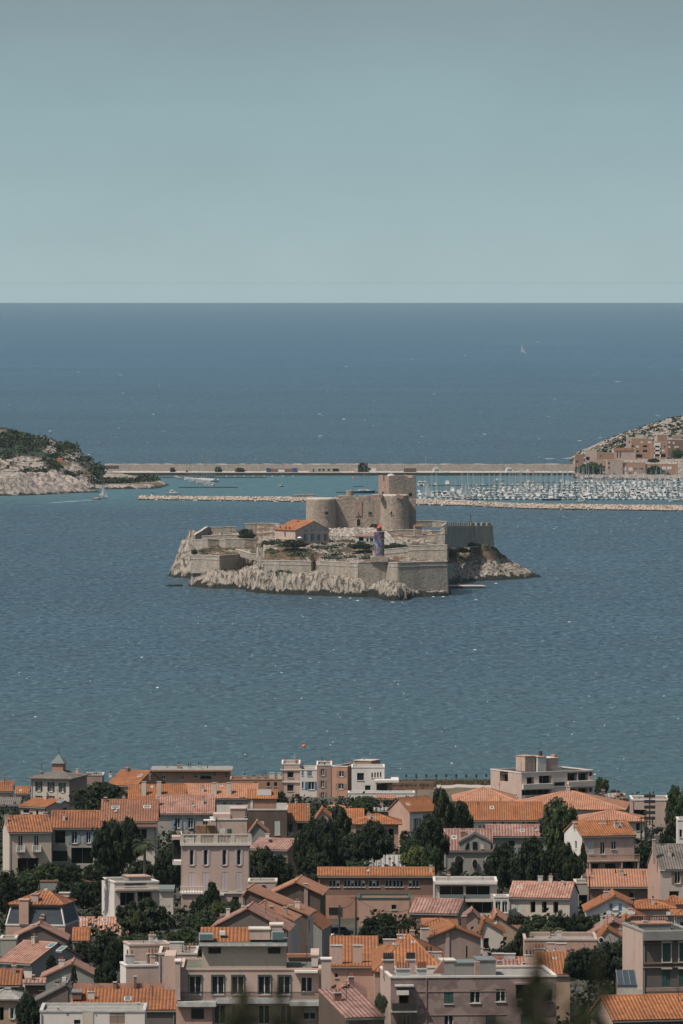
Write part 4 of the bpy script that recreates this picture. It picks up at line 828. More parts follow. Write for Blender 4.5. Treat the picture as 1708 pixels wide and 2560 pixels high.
mb.build('mansard', mh); mb = MB(); mb.box(.45, .45, z1, L - .45, 9.55, z1 + .25, 'zinc'); zr = H - (ty(110) - YH) * (i['D'] + 5) / F - i['zg']; p0, p1 = (L * .46, 5, zr), (L * .62, 5, zr); e = z1 + .25; Q = [(.3, .3, e), (L - .3, .3, e), (L - .3, 9.7, e), (.3, 9.7, e)]
slab(mb, Q[0], Q[1], p1, p0, 'tile_striped'); slab(mb, Q[1], Q[2], p1, p1, 'tile_striped'); slab(mb, Q[2], Q[3], p0, p1, 'tile_striped'); slab(mb, Q[3], Q[0], p0, p0, 'tile_striped')
for s in ((Q[0], p0), (Q[1], p1), (p0, p1)): ridge_caps(mb, s[0], s[1], 'tile_striped', .15)
mb.build('hip_roof', mh)
pbox(mh, 'chimney', 178, 265, 182, 402, -.25, .9, 'pink_wall', cap='pale_pink'); pbox(mh, 'chimney', 272, 334, 132, 232, 1.2, 2.2, 'pale_pink', cap='mauve_wall'); pbox(mh, 'chimney', 452, 541, 116, 150, 7, 8, 'pale_pink', cap='ivory'); pbox(mh, 'chimney', 232, 300, 116, 170, 7, 8, 'pale_pink', cap='ivory'); pbox(mh, 'chimney', 336, 368, 78, 120, 5, 5.7, 'ivory')
pbox(mh, 'dormer_window', 376, 405, 308, 352, .1, .5, 'ivory'); pbox(mh, 'window_pane', 381, 400, 316, 346, .06, .09, 'glass_dark')
house('dark gabled house with dusty pink tiles right below the mansard mansion', 138, 604, 522, 640, 418, 'gy', 'dark_plaster', 'tile_pink', dep=7, D=1080, xp=355, ye2=540, ov=.3, chim=[(305, 412, 30, 'w', .3)])
house('low white flat annex at the left foot of the dark gabled house', 2, 150, 535, 640, None, 'flat', 'grey_wall', 'roof_gravel', dep=5, D=1070, cornice='ivory')
house('long pink tiled roof with two green skylights beneath the umbrella pine', 660, 1205, 505, 620, 350, 'gx', 'ivory', 'tile_pink', dep=10, D=1145, ov=.3, sky_=[(703, 380, 46, 26), (948, 380, 48, 26)], wins=[(1080, 520, 40, 40, 'd')])
house('small square bright orange roof between the mansion and the garden trees', 664, 812, 556, 640, 448, 'gx', 'stone_grey', 'tile_orange', dep=5.5, D=1090, ov=.2)
h = house('house with two big skylights in a speckled pink roof and teal shutters', 0, 300, 742, 920, 566, 'gx', 'ivory', 'tile_pink', a=-35, dep=11, D=1030, wallR='grey_wall', ov=.4, sc='shutter_blue', wins=[(90, 815, 56, 110, 'c'), (190, 815, 60, 110, 'c')], winR=[(600, 760, 20, 70, 'd')], sky_=[(285, 595, 70, 44), (410, 615, 70, 44)])
h = house('grey gabled cottage with a pink tiled roof and a small white framed window', 388, 975, 890, 1000, 766, 'gy', 'stone_grey', 'tile_pink', dep=7, D=1000, xp=662, ye2=925, ov=.3, wins=[(522, 912, 44, 68, 'w')], chim=[(578, 765, 30, 'g', .2)])
pbox(h, 'air_conditioner', 570, 604, 890, 928, -.6, -.02, 'frame_white')
house('orange roof corner jutting in at the far left edge below the teal shutters', -120, 180, 958, 1050, 828, 'gx', 'dark_plaster', 'tile_rust', dep=9, D=970, ov=.4)
h = house('long speckled orange roof with a pink ridge and one small skylight at bottom left', 652, 1600, 1190, None, 1000, 'sh', 'dark_plaster', 'tile_rust', dep=8.5, D=905, ov=.2, sky_=[(1157, 1100, 66, 36)], chim=[(1030, 935, 30, 'b', .97), (1217, 882, 24, 'b', .97), (1535, 960, 22, 'r', .9)])
i = root_info[h.name]; mb = MB(); r_ = i['r']
for q in range(44):
    x_ = i['L'] * (q + .5) / 44; mb.tube((x_, 8.55, i['Ht'] + r_ - .1), (x_, 8.7, i['Ht'] + r_ + .75), .16, 'tile_pink', 5)
mb.box(-.1, 8.5, i['Ht'] + r_ - .2, i['L'] + .1, 9.0, i['Ht'] + r_ + .55, 'tile_pink'); mb.build('ridge_tiles', i['rf'])
pbox(h, 'box_dormer', 650, 735, 1030, 1090, 3, 6, 'brown_wall', cap='zinc')
h = house('long white flat roofed building at the bottom left with vents and a grey door', 366, 1320, 1196, None, None, 'flat', 'white_wall', 'roof_gravel', dep=9, D=865, cornice='concrete', parapet=.3, wins=[(1070, 1262, 140, 104, 'c'), (705, 1296, 60, 44, 'd'), (620, 1228, 20, 26, 'd'), (880, 1236, 16, 20, 'd'), (1178, 1200, 18, 20, 'd')], sc='shutter_brown', chim=[(530, 1165, 16, 'p', .02), (1262, 1125, 18, 'w', .1)])
pbox(h, 'lighter_panel', 756, 852, 1205, 1400, -.08, -.01, 'ivory')
h = house('squat house with a pale hipped slab roof cut by the left frame edge', -60, 150, 1100, None, 1010, 'hip', 'ochre', 'roof_gravel', dep=8, D=885, ov=.4, wins=[(15, 1220, 40, 120, 'g'), (112, 1215, 30, 100, 's')], sc='shutter_pale', chim=[(60, 990, 46, 'g', .45)])
house('narrow shed with a long sloping grey roof between the hedge and the orange roof', 330, 620, 1105, None, 960, 'gy', 'dark_plaster', 'tile_grey', dep=6, D=945, xp=610, ye2=970, ov=.2)
house('small dark red terrace hut with a pink tile strip beside the teal shuttered house', 228, 405, 945, 1060, 915, 'gx', 'dark_brown', 'tile_rose', dep=4, D=985, wins=[(380, 975, 44, 60, 'd')], chim=[(300, 870, 24, 'b', .3)])
h = house('stepped pale pink block with a bright sunlit edge and clay pot chimneys, upper tier', 1180, 1560, 592, 800, None, 'flat', 'pale_pink', 'roof_gravel', a=10, dep=5, D=970.5, wallL='white_wall', cornice='pale_pink', parapet=.05)  # white left wall paints in a sunlit strip
h = house('stepped pale pink block with a bright sunlit edge, lower tier behind the orange roof', 1150, 1470, 782, None, None, 'flat', 'pale_pink', 'roof_gravel', a=10, dep=5, D=965, wallL='white_wall', cornice='white_wall', parapet=.1, chim=[(1225, 636, 80, 'gt', .8), (1430, 628, 90, 'bt', .8), (1500, 630, 60, 'gt', .8)])  # sunlight on the left wall painted in as white
h = house('white two storey building with a recessed dark terrace behind the umbrella pine', 1045, 1446, 22, 330, None, 'flat', 'ivory', 'roof_gravel', a=14, dep=9, D=1150, wallL='white_wall', cornice='white_wall', parapet=.4, wins=[(1165, 178, 138, 122, 'g'), (1320, 175, 134, 120, 'g'), (1235, 46, 196, 26, 'd')])
pbox(h, 'roof_room', 1225, 1425, -20, 30, 4, 8, 'stone_grey', cap='pink_wall'); pbox(h, 'terrace_band', 1045, 1446, 82, 100, -.6, -.01, 'ivory')
house('low garden wall building with a dark stone face behind the left hedge', 345, 960, 10, 120, None, 'flat', 'stone_grey', 'roof_green', dep=2, D=1205, cornice='wood')
house('small blue roofed glasshouse shed left of the tall pink villa', 1455, 1580, 95, 200, 55, 'sh', 'ivory', 'zinc', dep=5, D=1175, ov=.3)

# ================= centre foreground (view F)
Fv = (400, 2200, 3.647); tile(*Fv)
fb = house('big cream apartment building with six green framed french doors and a roof penthouse', 190, 1470, 812, None, None, 'flat', 'pale_pink', 'roof_green', dep=13, D=850, cornice='pale_pink', parapet=.25,
      wins=[(q, 960, 112, 168, 'f') for q in (322, 528, 710, 953, 1133)] + [(1338, 952, 104, 136, 'f'), (345, 1218, 114, 92, 'w'), (545, 1226, 106, 170, 'f'), (700, 1226, 100, 170, 'f'), (950, 1226, 104, 170, 'f'), (1150, 1226, 104, 170, 'f'), (1365, 1218, 112, 108, 'w')])
i = root_info[fb.name]
for q in (322, 528, 710, 953, 1133): pbox(fb, 'blind_box', q - 62, q + 62, 864, 878, -.18, -.01, 'shutter_green'); pbox(fb, 'door_jamb', q - 62, q - 56, 878, 1050, -.1, -.01, 'shutter_green'); pbox(fb, 'door_jamb', q + 56, q + 62, 878, 1050, -.1, -.01, 'shutter_green')
pbox(fb, 'penthouse', 382, 1150, 602, 800, 3.2, 9, 'cream'); pbox(fb, 'penthouse_slab', 350, 1160, 578, 604, 2.4, 10.5, 'concrete', top='roof_green')
for q in (495, 1040): pbox(fb, 'penthouse_window', q - 57, q + 57, 616, 670, 3.1, 3.19, 'glass_dark')
k = attic(fb, 378, 815, 566, 442, 4.5, 9, 'cream', 'tile_orange'); pbox(fb, 'glass_lantern', 350, 480, 486, 548, 3.6, 5, 'frame_white', top='skylight_glass'); pbox(fb, 'glass_lantern', 1016, 1126, 468, 545, 3.6, 5, 'frame_white', top='skylight_glass')
for q in range(5): pbox(fb, 'lantern_pane', 356 + q * 24, 376 + q * 24, 494, 540, 3.54, 3.59, 'skylight_glass')
for q in range(4): pbox(fb, 'lantern_pane', 1022 + q * 26, 1044 + q * 26, 474, 540, 3.54, 3.59, 'skylight_glass')
pbox(fb, 'rooftop_box', 810, 1000, 455, 545, 4, 7, 'pale_pink', cap='ivory'); pbox(fb, 'rooftop_box', 1001, 1114, 415, 468, 5.1, 8, 'pale_pink', cap='ivory')
c = pbox(fb, 'attic_skylight', 535, 588, 468, 502, 5.2, 6, 'frame_white')
mb = MB(); a0 = i['lx'](150); b0 = i['lx'](1570)      # balconies
def bal(x0_, x1_, yt, yb_, d):
    a_, b_ = i['lx'](x0_), i['lx'](x1_); mb.box(a_, -d, i['lz'](yb_), b_, -.005, i['lz'](yt), 'concrete')
bal(160, 515, 1095, 1140, 2.2); bal(515.5, 1185, 1072, 1115, 1.6); bal(1185.5, 1600, 1090, 1132, 2.2); mb.build('balcony_slab', fb)
mb = MB(); zb = i['lz'](1092)
for k in range(150):
    xx = i['lx'](185) + (i['lx'](1560) - i['lx'](185)) * k / 149; mb.tube((xx, -1.5, zb - .1), (xx, -1.5, zb + .95), .025, 'iron')
mb.box(i['lx'](185), -1.55, zb + .95, i['lx'](1560), -1.45, zb + 1.02, 'iron'); mb.build('railing', fb)
pbox(fb, 'pier', 143, 188, 748, 1095, -1.8, 1, 'pale_pink', cap='parapet_white'); pbox(fb, 'pier', 1472, 1560, 728, 1090, -1.8, .2, 'pale_pink', cap='parapet_white'); pbox(fb, 'awning', 1226, 1440, 828, 848, -.8, -.01, 'cloth_white')
pbox(fb, 'terrace_wall', 1380, 1440, 692, 790, 4, 12, 'ivory', cap='pale_pink'); pbox(fb, 'roof_room', 40, 140, 690, 1000, 1, 8, 'pale_pink'); pbox(fb, 'lower_wing', 150, 480, 1142, 1500, -1.6, -.3, 'pink_wall')
pbox(fb, 'lower_window', 288, 402, 1172, 1264, -1.68, -1.61, 'glass_dark'); pbox(fb, 'tile_coping', 1150, 1372, 676, 704, 12, 13, 'tile_salmon')
h = house('cluttered low rooftop with terracotta pots left of the cream apartment building', -10, 335, 672, None, None, 'flat', 'pale_pink', 'roof_dark', dep=10, D=930, cornice='ivory', chim=[(250, 600, 60, 'pt', .2), (300, 560, 40, 'gp', .6), (140, 570, 130, 'w', .8), (50, 610, 60, 'bt', .5), (200, 640, 50, 'gt', .4)])
# gabled row: gable shade painted as dark walls, right sides lightened
house('dark gabled house with white roof edges, uppermost of the row beside the brown building', 1000, 1462, 135, 520, 22, 'gy', 'dark_brown', 'tile_salmon', a=-4, dep=11, D=1120, xp=1240, ye2=125, ov=.45, under='parapet_white', chim=[(1330, 35, 40, 'm', .03)])
pbox(bpy.data.objects[[o_.name for o_ in C.objects if o_.get('label', '').startswith('dark gabled house with white roof')][0]], 'chimney_breast', 1315, 1350, 70, 350, -.25, -.02, 'mauve_wall')
house('long sloping orange roof over a dark wall, second of the descending gabled row', 760, 1345, 145, 620, 92, 'gy', 'dark_brown', 'tile_salmon', a=-5, dep=9, D=1060, xp=800, ye2=318, ov=.3, wallR='ivory', winR=[(1362, 430, 10, 120, 'd')], chim=[(1188, 228, 28, 'b', .1)])
house('shorter orange roof over a dark wall, third of the descending gabled row', 858, 1210, 268, 620, 238, 'gy', 'dark_brown', 'tile_salmon', a=-6, dep=8, D=1025, xp=900, ye2=368, ov=.3, wallR='ivory', chim=[(1012, 240, 34, 'b', .1)])
house('dusty pink roof over a black gable, lowest of the descending gabled row', 490, 1165, 425, 700, 262, 'gy', 'dark_plaster', 'tile_pink', a=-4, dep=9, D=985, xp=800, ye2=455, ov=.3, wallR='ivory', chim=[(735, 240, 22, 'w', .4), (600, 265, 34, 'w', .4), (1062, 340, 36, 'bt', .1)])
house('small orange roof at the foot of the white edged gable, by the parked cars', 1350, 1478, 390, 560, 340, 'gy', 'stone_grey', 'tile_orange', a=-8, dep=9, D=1080, xp=1352, ye2=445, ov=.2)
house('small pink building with a black oval window behind the gabled row', 805, 1065, 15, 160, None, 'flat', 'pale_pink', 'roof_gravel', dep=6, D=1165, cornice='ivory')
h = [o_ for o_ in C.objects if o_.get('label', '').startswith('small pink building with a black oval')][0]
fpoly(h, 'oval_window', oval(945, 62, 22, 16), -.12, -.02, 'void')

# road and street things
mb = MB()
for k in range(12):
    a_, b_ = 1092 + 17 * k, 1109 + 17 * k; f_ = lambda p_: 1742 + 14 * noise.noise(Vector((p_ * .03, 0, 0)))
    mb.face([(PX(a_, f_(a_)), f_(a_), GZ(f_(a_)) + .75), (PX(b_, f_(b_)), f_(b_), GZ(f_(b_)) + .75), (PX(b_, f_(b_) + 34), f_(b_) + 34, GZ(f_(b_) + 34) + .75), (PX(a_, f_(a_) + 34), f_(a_) + 34, GZ(f_(a_) + 34) + .75)], 'pale_path')
o = mb.build('path'); o['kind'] = 'structure'
mb = MB(); mb.box(PX(980, 1800), 1800, GZ(1800) - 1, PX(1085, 1800), 1801, GZ(1800) + 1.0, 'brown_wall'); tag(mb.build('garden_wall'), 'low brown wall on the dry shore behind the cliff fence', 'wall')
mb = MB(); ys = [1040 + 6 * k for k in range(13)]
for k in range(len(ys) - 1):
    f0, f1 = ys[k], ys[k + 1]
    mb.face([(PX(808, f0), f0, GZ(f0) + .5), (PX(880, f0), f0, GZ(f0) + .5), (PX(880, f1), f1, GZ(f1) + .5), (PX(808, f1), f1, GZ(f1) + .5)], 'tarmac')
o = mb.build('street'); o['kind'] = 'structure'
def car(px, py, rz, paint, label):
    D = DG(py); r_ = empty('car', (PX(px, D), D, GZ(D) + .55), R(rz), label, 'car')
    prof = [(-2.1, .35), (-2.1, .8), (-1.5, .95), (-.9, 1.42), (.7, 1.45), (1.25, .98), (2.05, .85), (2.1, .35)]; mb = MB(); w_ = .85
    for s in (1, -1): mb.face([(x_, s * w_, z_) for x_, z_ in (prof if s < 0 else prof[::-1])], paint)
    for k in range(len(prof)): a_, b_ = prof[k], prof[(k + 1) % len(prof)]; mb.face([(a_[0], w_, a_[1]), (b_[0], w_, b_[1]), (b_[0], -w_, b_[1]), (a_[0], -w_, a_[1])], paint)
    mb.build('body', r_); mb = MB()
    for s in (1, -1): mb.face([(-1.2, s * .87, 1.0), (-.85, s * .87, 1.35), (.62, s * .87, 1.37), (1.05, s * .87, 1.0)], 'glass_dark')
    mb.face([(.76, .78, 1.44), (1.27, .78, 1.0), (1.27, -.78, 1.0), (.76, -.78, 1.44)], 'glass_dark'); mb.face([(-.97, .78, 1.42), (-1.5, .78, 1.0), (-1.5, -.78, 1.0), (-.97, -.78, 1.42)], 'glass_dark')
    mb.build('window', r_)
    for x_ in (-1.35, 1.35):
        for s in (.78, -.78):
            mb = MB(); mb.tube((x_, s - .1, .33), (x_, s + .1, .33), .33, 'rubber', 14); mb.build('wheel', r_)
tile(*G)
car(828, 2349, 60, 'car_paint_dark', 'dark hatchback parked on the street beside the row of gabled houses')
car(820, 2371, 75, 'car_paint_white', 'white car parked nearest to the pink chimney at the street corner')
car(846, 2352, 20, 'car_paint_dark', 'dark car parked in front of the brown building garage doors')
def pole(px, yt, yb, label, kind, D=None):
    D = D or DG(yb); X = PX(px, D); z0 = GZ(D); z1 = PZ(yt, D); r_ = empty('street_lamp' if kind == 'lamp' else 'utility_pole', (X, D, z0), 0, label, 'street lamp' if kind == 'lamp' else 'pole')
    mb = MB(); mb.tube((0, 0, -1), (0, 0, z1 - z0), .16, 'iron', 6, .1); mb.build('post', r_); mb = MB(); h_ = z1 - z0
    if kind == 'lamp': mb.tube((0, 0, h_), (.9, 0, h_ + .4), .06, 'iron'); mb.box(.2, -.18, h_ + .15, 1.3, .18, h_ + .45, 'frame_white'); mb.build('lamp_head', r_)
    elif kind == 'trans': mb.box(-.2, -.3, h_ - 1.8, .45, .3, h_ - .4, 'iron'); mb.build('transformer', r_)
    else: mb.tube((-.7, 0, h_ - .3), (.7, 0, h_ - .3), .06, 'iron'); mb.build('crossarm', r_)
    return Vector((X, D, z1 - .3))
a_ = pole(849, 2262, 2360, 'dark utility pole with a transformer box by the brown building', 'arm' if False else 'trans', 1115)
b_ = pole(890, 2240, 2362, 'dark utility pole standing in front of the plain pink block', 'arm', 1118)
c_ = pole(873, 2340, 2372, 'short thin dark post beside the parked cars', 'arm', 1090)
pole(1565, 2288, 2400, 'dark street lamp with a white head on the right hillside', 'lamp', 1078)
pole(263, 2225, 2310, 'dark utility pole rising from the fenced garden on the left', 'arm', 1165)
pole(1474, 2190, 2290, 'dark utility pole behind the white house on the right', 'arm', 1180)
pole(1476 - 0, 2050, 2110, 'slim dark pole left of the lattice mast', 'arm', 1395) if False else None
pole(1603, 2042, 2112, 'bare dark pole standing left of the lattice mast', 'arm', 1395); pole(1613, 2040, 2112, 'bare dark pole between the other pole and the lattice mast', 'arm', 1390)
pole(1162, 2240, 2300, 'thin dark pole on the roof line of the ribbed rose shed', 'arm', 1150)
mb = MB()
def wire(p, q, sag):
    last = None
    for k in range(9):
        t = k / 8; v_ = p.lerp(q, t); v_ = Vector((v_.x, v_.y, v_.z - sag * 4 * t * (1 - t)))
        if last is not None: mb.tube(last, v_, .03, 'iron', 3)
        last = v_
wire(a_, b_, .6); wire(b_, Vector((PX(1020, 1125), 1125, PZ(2275, 1125))), 1.0); tag(mb.build('overhead_wire'), 'thin dark wires slung between the two utility poles by the pink block', 'wire')
# lattice mast
D = 1385; X = PX(1624.5, D); z0 = GZ(D); z1 = PZ(1980, D); r_ = empty('lattice_mast', (X, D, z0), 0, 'dark steel lattice mast with stacked aerials near the right edge', 'mast')
mb = MB(); w_ = .6; hh = z1 - z0
for sx, sy in ((-1, -1), (1, -1), (1, 1), (-1, 1)): mb.tube((sx * w_, sy * w_, -1), (sx * w_ * .8, sy * w_ * .8, hh - 5), .07, 'iron')
k = 0; z = 0
while z < hh - 6:
    s = w_; mb.tube((-s, -s, z), (s, -s, z + 1.2), .05, 'iron'); mb.tube((s, -s, z), (-s, -s, z + 1.2), .05, 'iron'); mb.tube((-s, s, z), (-s, -s, z + 1.2), .05, 'iron'); mb.tube((s, -s, z), (s, s, z + 1.2), .05, 'iron'); z += 1.2
mb.build('tower', r_); mb = MB(); mb.tube((0, 0, hh - 6), (0, 0, hh), .1, 'iron')
for k in range(5): mb.box(-1.0, -.4, hh - 5 + k * 1.0, 1.0, .4, hh - 4.45 + k * 1.0, 'iron')
mb.build('aerial', r_)
# shore fence posts and dry grass
for k in range(10):
    px = 1016 + k * 25; D = 1880 + (k % 3) * 3; mb = MB(); z0 = GZ(D)
    mb.tube((0, 0, -1), (0, 0, PZ(1947, D) - z0 + (k % 2) * .4), .09, 'iron'); mb.box(-.25, -.1, 1.2, .25, .1, 1.9, 'iron'); o = mb.build('fence_post', loc=(PX(px, D), D, z0))
    tag(o, 'thin dark fence post in the row along the dry cliff edge', 'fence post', 'fence posts along the cliff edge')
mb = MB()
for z in (1.0, 2.0, 3.0): mb.tube((PX(990, 1884), 1884, GZ(1884) + z), (PX(1250, 1884), 1884, GZ(1884) + z), .02, 'iron', 3)
tag(mb.build('fence_wire'), 'thin wires strung along the fence on the cliff edge', 'fence wire')
mb = MB(); mb.tube((0, 0, 0), (0, 0, 2.6), .14, 'pink_wall', 6, .1); tag(mb.build('chimney_pole', loc=(PX(738, 1762), 1762, PZ(1912, 1762))), 'slim pink pole standing on top of the pink part of the seaside apartment block', 'pole')
D = DW(1868); mb = MB()
for k in range(8):
    t0, t1 = math.pi * k / 8 - math.pi / 2, math.pi * (k + 1) / 8 - math.pi / 2
    for s in range(12):
        a0, a1 = 2 * math.pi * s / 12, 2 * math.pi * (s + 1) / 12; f = lambda t, a: (.62 * math.cos(t) * math.cos(a), .62 * math.cos(t) * math.sin(a), .62 * math.sin(t) + .35)
        mb.face([f(t0, a0), f(t0, a1), f(t1, a1), f(t1, a0)], 'buoy_orange')
b_ = mb.build('float'); r_ = empty('mooring_buoy', (PX(760, D), D, 0), 0, 'round orange mooring buoy floating just off the rooftops', 'buoy'); b_.parent = r_; mb = MB(); mb.tube((0, 0, .95), (0, 0, 1.25), .09, 'iron'); mb.build('ring', r_)
# ------------------------------------------------------------------ trees
def leaf_mesh(name, kind, nl, seed, mat, lsz=.05, full=None):
    r = random.Random(seed); V = []; Fc = []; tone = []
    clumps = []
    for k in range(nl):
        for _ in range(30):
            u = Vector((r.uniform(-1, 1), r.uniform(-1, 1), r.uniform(-1, 1)))
            if u.length <= 1 and u.length > (.15 if kind not in ('cypress',) else .0): break
        if kind == 'broad': p = Vector((u.x, u.y, .5 + .5 * u.z)); p *= 1; s = .2
        elif kind == 'umbrella': p = Vector((u.x, u.y, .55 + .45 * u.z if u.z > 0 else .55 + .22 * u.z)); s = .14
        elif kind == 'conifer':
            z = r.random(); lob = int(z * 6); rad = (.30, .62, .55, .48, .36, .20)[lob]; ox_ = (.0, -.25, .3, -.2, .22, .05)[lob] + (.1 if seed % 2 else -.08); a = r.uniform(0, 6.283); q = rad * math.sqrt(r.uniform(.05, 1)); p = Vector((q * math.cos(a) * 1.15 + ox_, q * math.sin(a) + ox_ * .5, min(1, z * .96))); s = .15
        elif kind == 'cypress':
            z = r.random(); rad = .95 * math.sin(math.pi * min(1, .12 + z * .88)) ** .6; a = r.uniform(0, 6.283); q = rad * math.sqrt(r.uniform(.2, 1)); p = Vector((q * math.cos(a), q * math.sin(a), z)); s = .16
        elif kind == 'bush': p = Vector((u.x, u.y, max(.03, .35 + .65 * u.z))); s = .2
        else: p = Vector((u.x, u.y, .5 + .5 * u.z)); s = .2
        if kind in ('broad', 'umbrella', 'bush'):
            n_ = noise.noise(Vector((p.x * 1.7 + seed * 3.1, p.y * 1.7, p.z * 2.3))); p = Vector((p.x * (1 + .35 * n_), p.y * (1 + .35 * n_), p.z * (1 + .22 * n_)))
            if n_ < -.55: continue
        clumps.append((p, s * r.uniform(.6, 1.25), r.random()))
    for p, s, t in clumps:
        for _ in range(64):
            d = Vector((r.gauss(0, 1), r.gauss(0, 1), r.gauss(0, 1))).normalized() * s * r.random() ** .45; c = p + Vector((d.x, d.y, d.z * .6))
            if c.z < 0: c.z = .01
            n = (d.normalized() + Vector((r.gauss(0, .6), r.gauss(0, .6), r.gauss(.4, .6)))).normalized(); a = n.orthogonal().normalized(); a.rotate(Matrix.Rotation(r.uniform(0, 6.28), 3, n)); b = n.cross(a); l = lsz * r.uniform(.6, 1.5)
            i = len(V); V += [tuple(c - a * l), tuple(c + b * l * .6), tuple(c + a * l), tuple(c - b * l * .6)]; Fc.append((i, i + 1, i + 2, i + 3)); tone.append(min(1, max(0, t * .75 + r.uniform(-.2, .35))))
    me = bpy.data.meshes.new(name); me.from_pydata(V, [], Fc); at = me.attributes.new('tone', 'FLOAT', 'FACE'); at.data.foreach_set('value', tone); me.materials.append(MATS[mat]); me.update(); return me
CR = {}
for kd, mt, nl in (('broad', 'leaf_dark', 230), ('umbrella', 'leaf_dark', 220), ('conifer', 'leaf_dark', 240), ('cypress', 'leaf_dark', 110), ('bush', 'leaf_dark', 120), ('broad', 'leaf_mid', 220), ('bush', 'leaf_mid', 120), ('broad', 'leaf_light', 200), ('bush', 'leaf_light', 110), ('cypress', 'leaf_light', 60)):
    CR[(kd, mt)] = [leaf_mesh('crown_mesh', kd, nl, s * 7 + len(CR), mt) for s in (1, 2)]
rt = random.Random(5)
def trunk_mesh(kind):
    mb = MB(); r = random.Random(3); last = Vector((0, 0, 0)); rr = .5
    for k in range(6):
        p = Vector((r.uniform(-.05, .05), r.uniform(-.05, .05), (k + 1) / 6)); mb.tube(last, p, .045 * (1.15 - k * .14), 'bark', 7, .045 * (1.15 - (k + 1) * .14)); last = p
        if k >= 2:
            for _ in range(2):
                a = r.uniform(0, 6.28); mb.tube(p, p + Vector((math.cos(a) * .3, math.sin(a) * .3, .22)), .018, 'bark', 5, .006)
    return mb.mesh('trunk_mesh')
TRUNK = trunk_mesh('x')
def tree(label, px, yt, yb, w, kind='broad', mat='leaf_dark', D=None, dy=None, name=None, cat='tree', group=None, trunk=True):
    # px,yt,yb,w in enlarged-view pixels: centre, top, foot of the visible crown, width
    YB = ty(yb); D = D or DG(YB); m = D / F; X = PX(tx(px), D); zg = GZ(D); zt = PZ(ty(yt), D); zc = PZ(YB, D); W = w / T.k * m / 2
    nm = name or {'conifer': 'conifer_tree', 'cypress': 'cypress_tree', 'bush': 'bush', 'umbrella': 'umbrella_pine'}.get(kind, 'broadleaf_tree')
    if kind == 'bush' and cat == 'tree': cat = 'bush'
    base = min(zg, zc) if kind != 'bush' else min(zg, zc)
    r_ = empty(nm, (X, D, zg), 0, label, cat, group)
    c0 = zc - zg
    if kind in ('broad', 'conifer', 'umbrella'): c0 = max(c0 - .12 * (zt - zc), .3) if c0 > 0 else c0
    if kind == 'broad': c0 = max(c0, zt - zg - 3.1 * W)
    o = bpy.data.objects.new('crown', rt.choice(CR[(kind, mat)])); C.objects.link(o); o.parent = r_; o.location = (0, 0, c0); hh = zt - zg - c0
    o.scale = (W * .95, dy or max(W * .8, 1.0), hh * .97); o.rotation_euler = (0, 0, rt.uniform(-.5, .5) + rt.choice((0, math.pi)))
    t = bpy.data.objects.new('trunk', TRUNK); C.objects.link(t); t.parent = r_; t.location = (0, 0, -1.2); H_ = (zt - zg) * (.85 if kind != 'bush' else .5) + 1.2; sc_ = max(.8, min(H_, 4.0, W * .9)) * (.5 if kind == 'bush' else 1); t.scale = (sc_, sc_, max(.5, H_)); return r_
tile(*A)
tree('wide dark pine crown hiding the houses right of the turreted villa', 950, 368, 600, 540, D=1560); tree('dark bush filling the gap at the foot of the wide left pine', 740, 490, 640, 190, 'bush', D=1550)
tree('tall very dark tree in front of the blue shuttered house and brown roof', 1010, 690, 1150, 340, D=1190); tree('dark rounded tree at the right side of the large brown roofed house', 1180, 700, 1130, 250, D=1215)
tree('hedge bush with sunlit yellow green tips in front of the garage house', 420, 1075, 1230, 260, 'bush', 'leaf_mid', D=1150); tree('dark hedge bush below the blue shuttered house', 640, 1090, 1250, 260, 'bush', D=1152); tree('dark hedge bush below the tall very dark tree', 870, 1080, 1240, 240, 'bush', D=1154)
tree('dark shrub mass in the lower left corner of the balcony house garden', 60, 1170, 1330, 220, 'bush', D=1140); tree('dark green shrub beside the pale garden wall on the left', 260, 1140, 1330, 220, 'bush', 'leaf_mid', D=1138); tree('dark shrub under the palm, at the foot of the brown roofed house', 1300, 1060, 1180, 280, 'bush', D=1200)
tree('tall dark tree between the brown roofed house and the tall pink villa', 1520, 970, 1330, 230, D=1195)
def palm(label, px, yt, yb, w, D):
    m = D / F; X = PX(tx(px), D); zg = GZ(D); zt = PZ(ty(yt), D); W = w / T.k * m / 2; r_ = empty('palm_tree', (X, D, zg), 0, label, 'palm tree'); h_ = zt - zg - W * .5; mb = MB(); mb.tube((0, 0, -1), (0, 0, h_), .28, 'bark', 8, .2); mb.build('trunk', r_); mb = MB(); r = random.Random(int(px))
    V = []; Fc = []; tn = []
    for k in range(34):
        a = r.uniform(0, 6.283); el = r.uniform(-.3, 1.2); last = Vector((0, 0, h_)); d = Vector((math.cos(a) * math.cos(el), math.sin(a) * math.cos(el), math.sin(el)))
        s = Vector((-math.sin(a), math.cos(a), 0)); t_ = r.random()
        for q in range(7):
            nx = last + d * W / 6; d = (d + Vector((0, 0, -.22))).normalized()
            for sg in (1, -1):
                for l in range(2):
                    b0 = last.lerp(nx, l * .5); i = len(V); tip = b0 + s * sg * W * .26 * math.sin(math.pi * (q + 1.2) / 8.5) + Vector((0, 0, -W * .12)) + d * W * .08; V += [tuple(b0), tuple(b0 + d * W * .06), tuple(tip)]; Fc.append((i, i + 1, i + 2)); tn.append(t_)
            last = nx
    me = bpy.data.meshes.new('fronds'); me.from_pydata(V, [], Fc); at = me.attributes.new('tone', 'FLOAT', 'FACE'); at.data.foreach_set('value', tn); me.materials.append(MATS['leaf_mid']); o = bpy.data.objects.new('fronds', me); C.objects.link(o); o.parent = r_
palm('palm with ragged fronds before the pale house with white windows', 1320, 860, 1100, 230, 1180)
tile(*B)
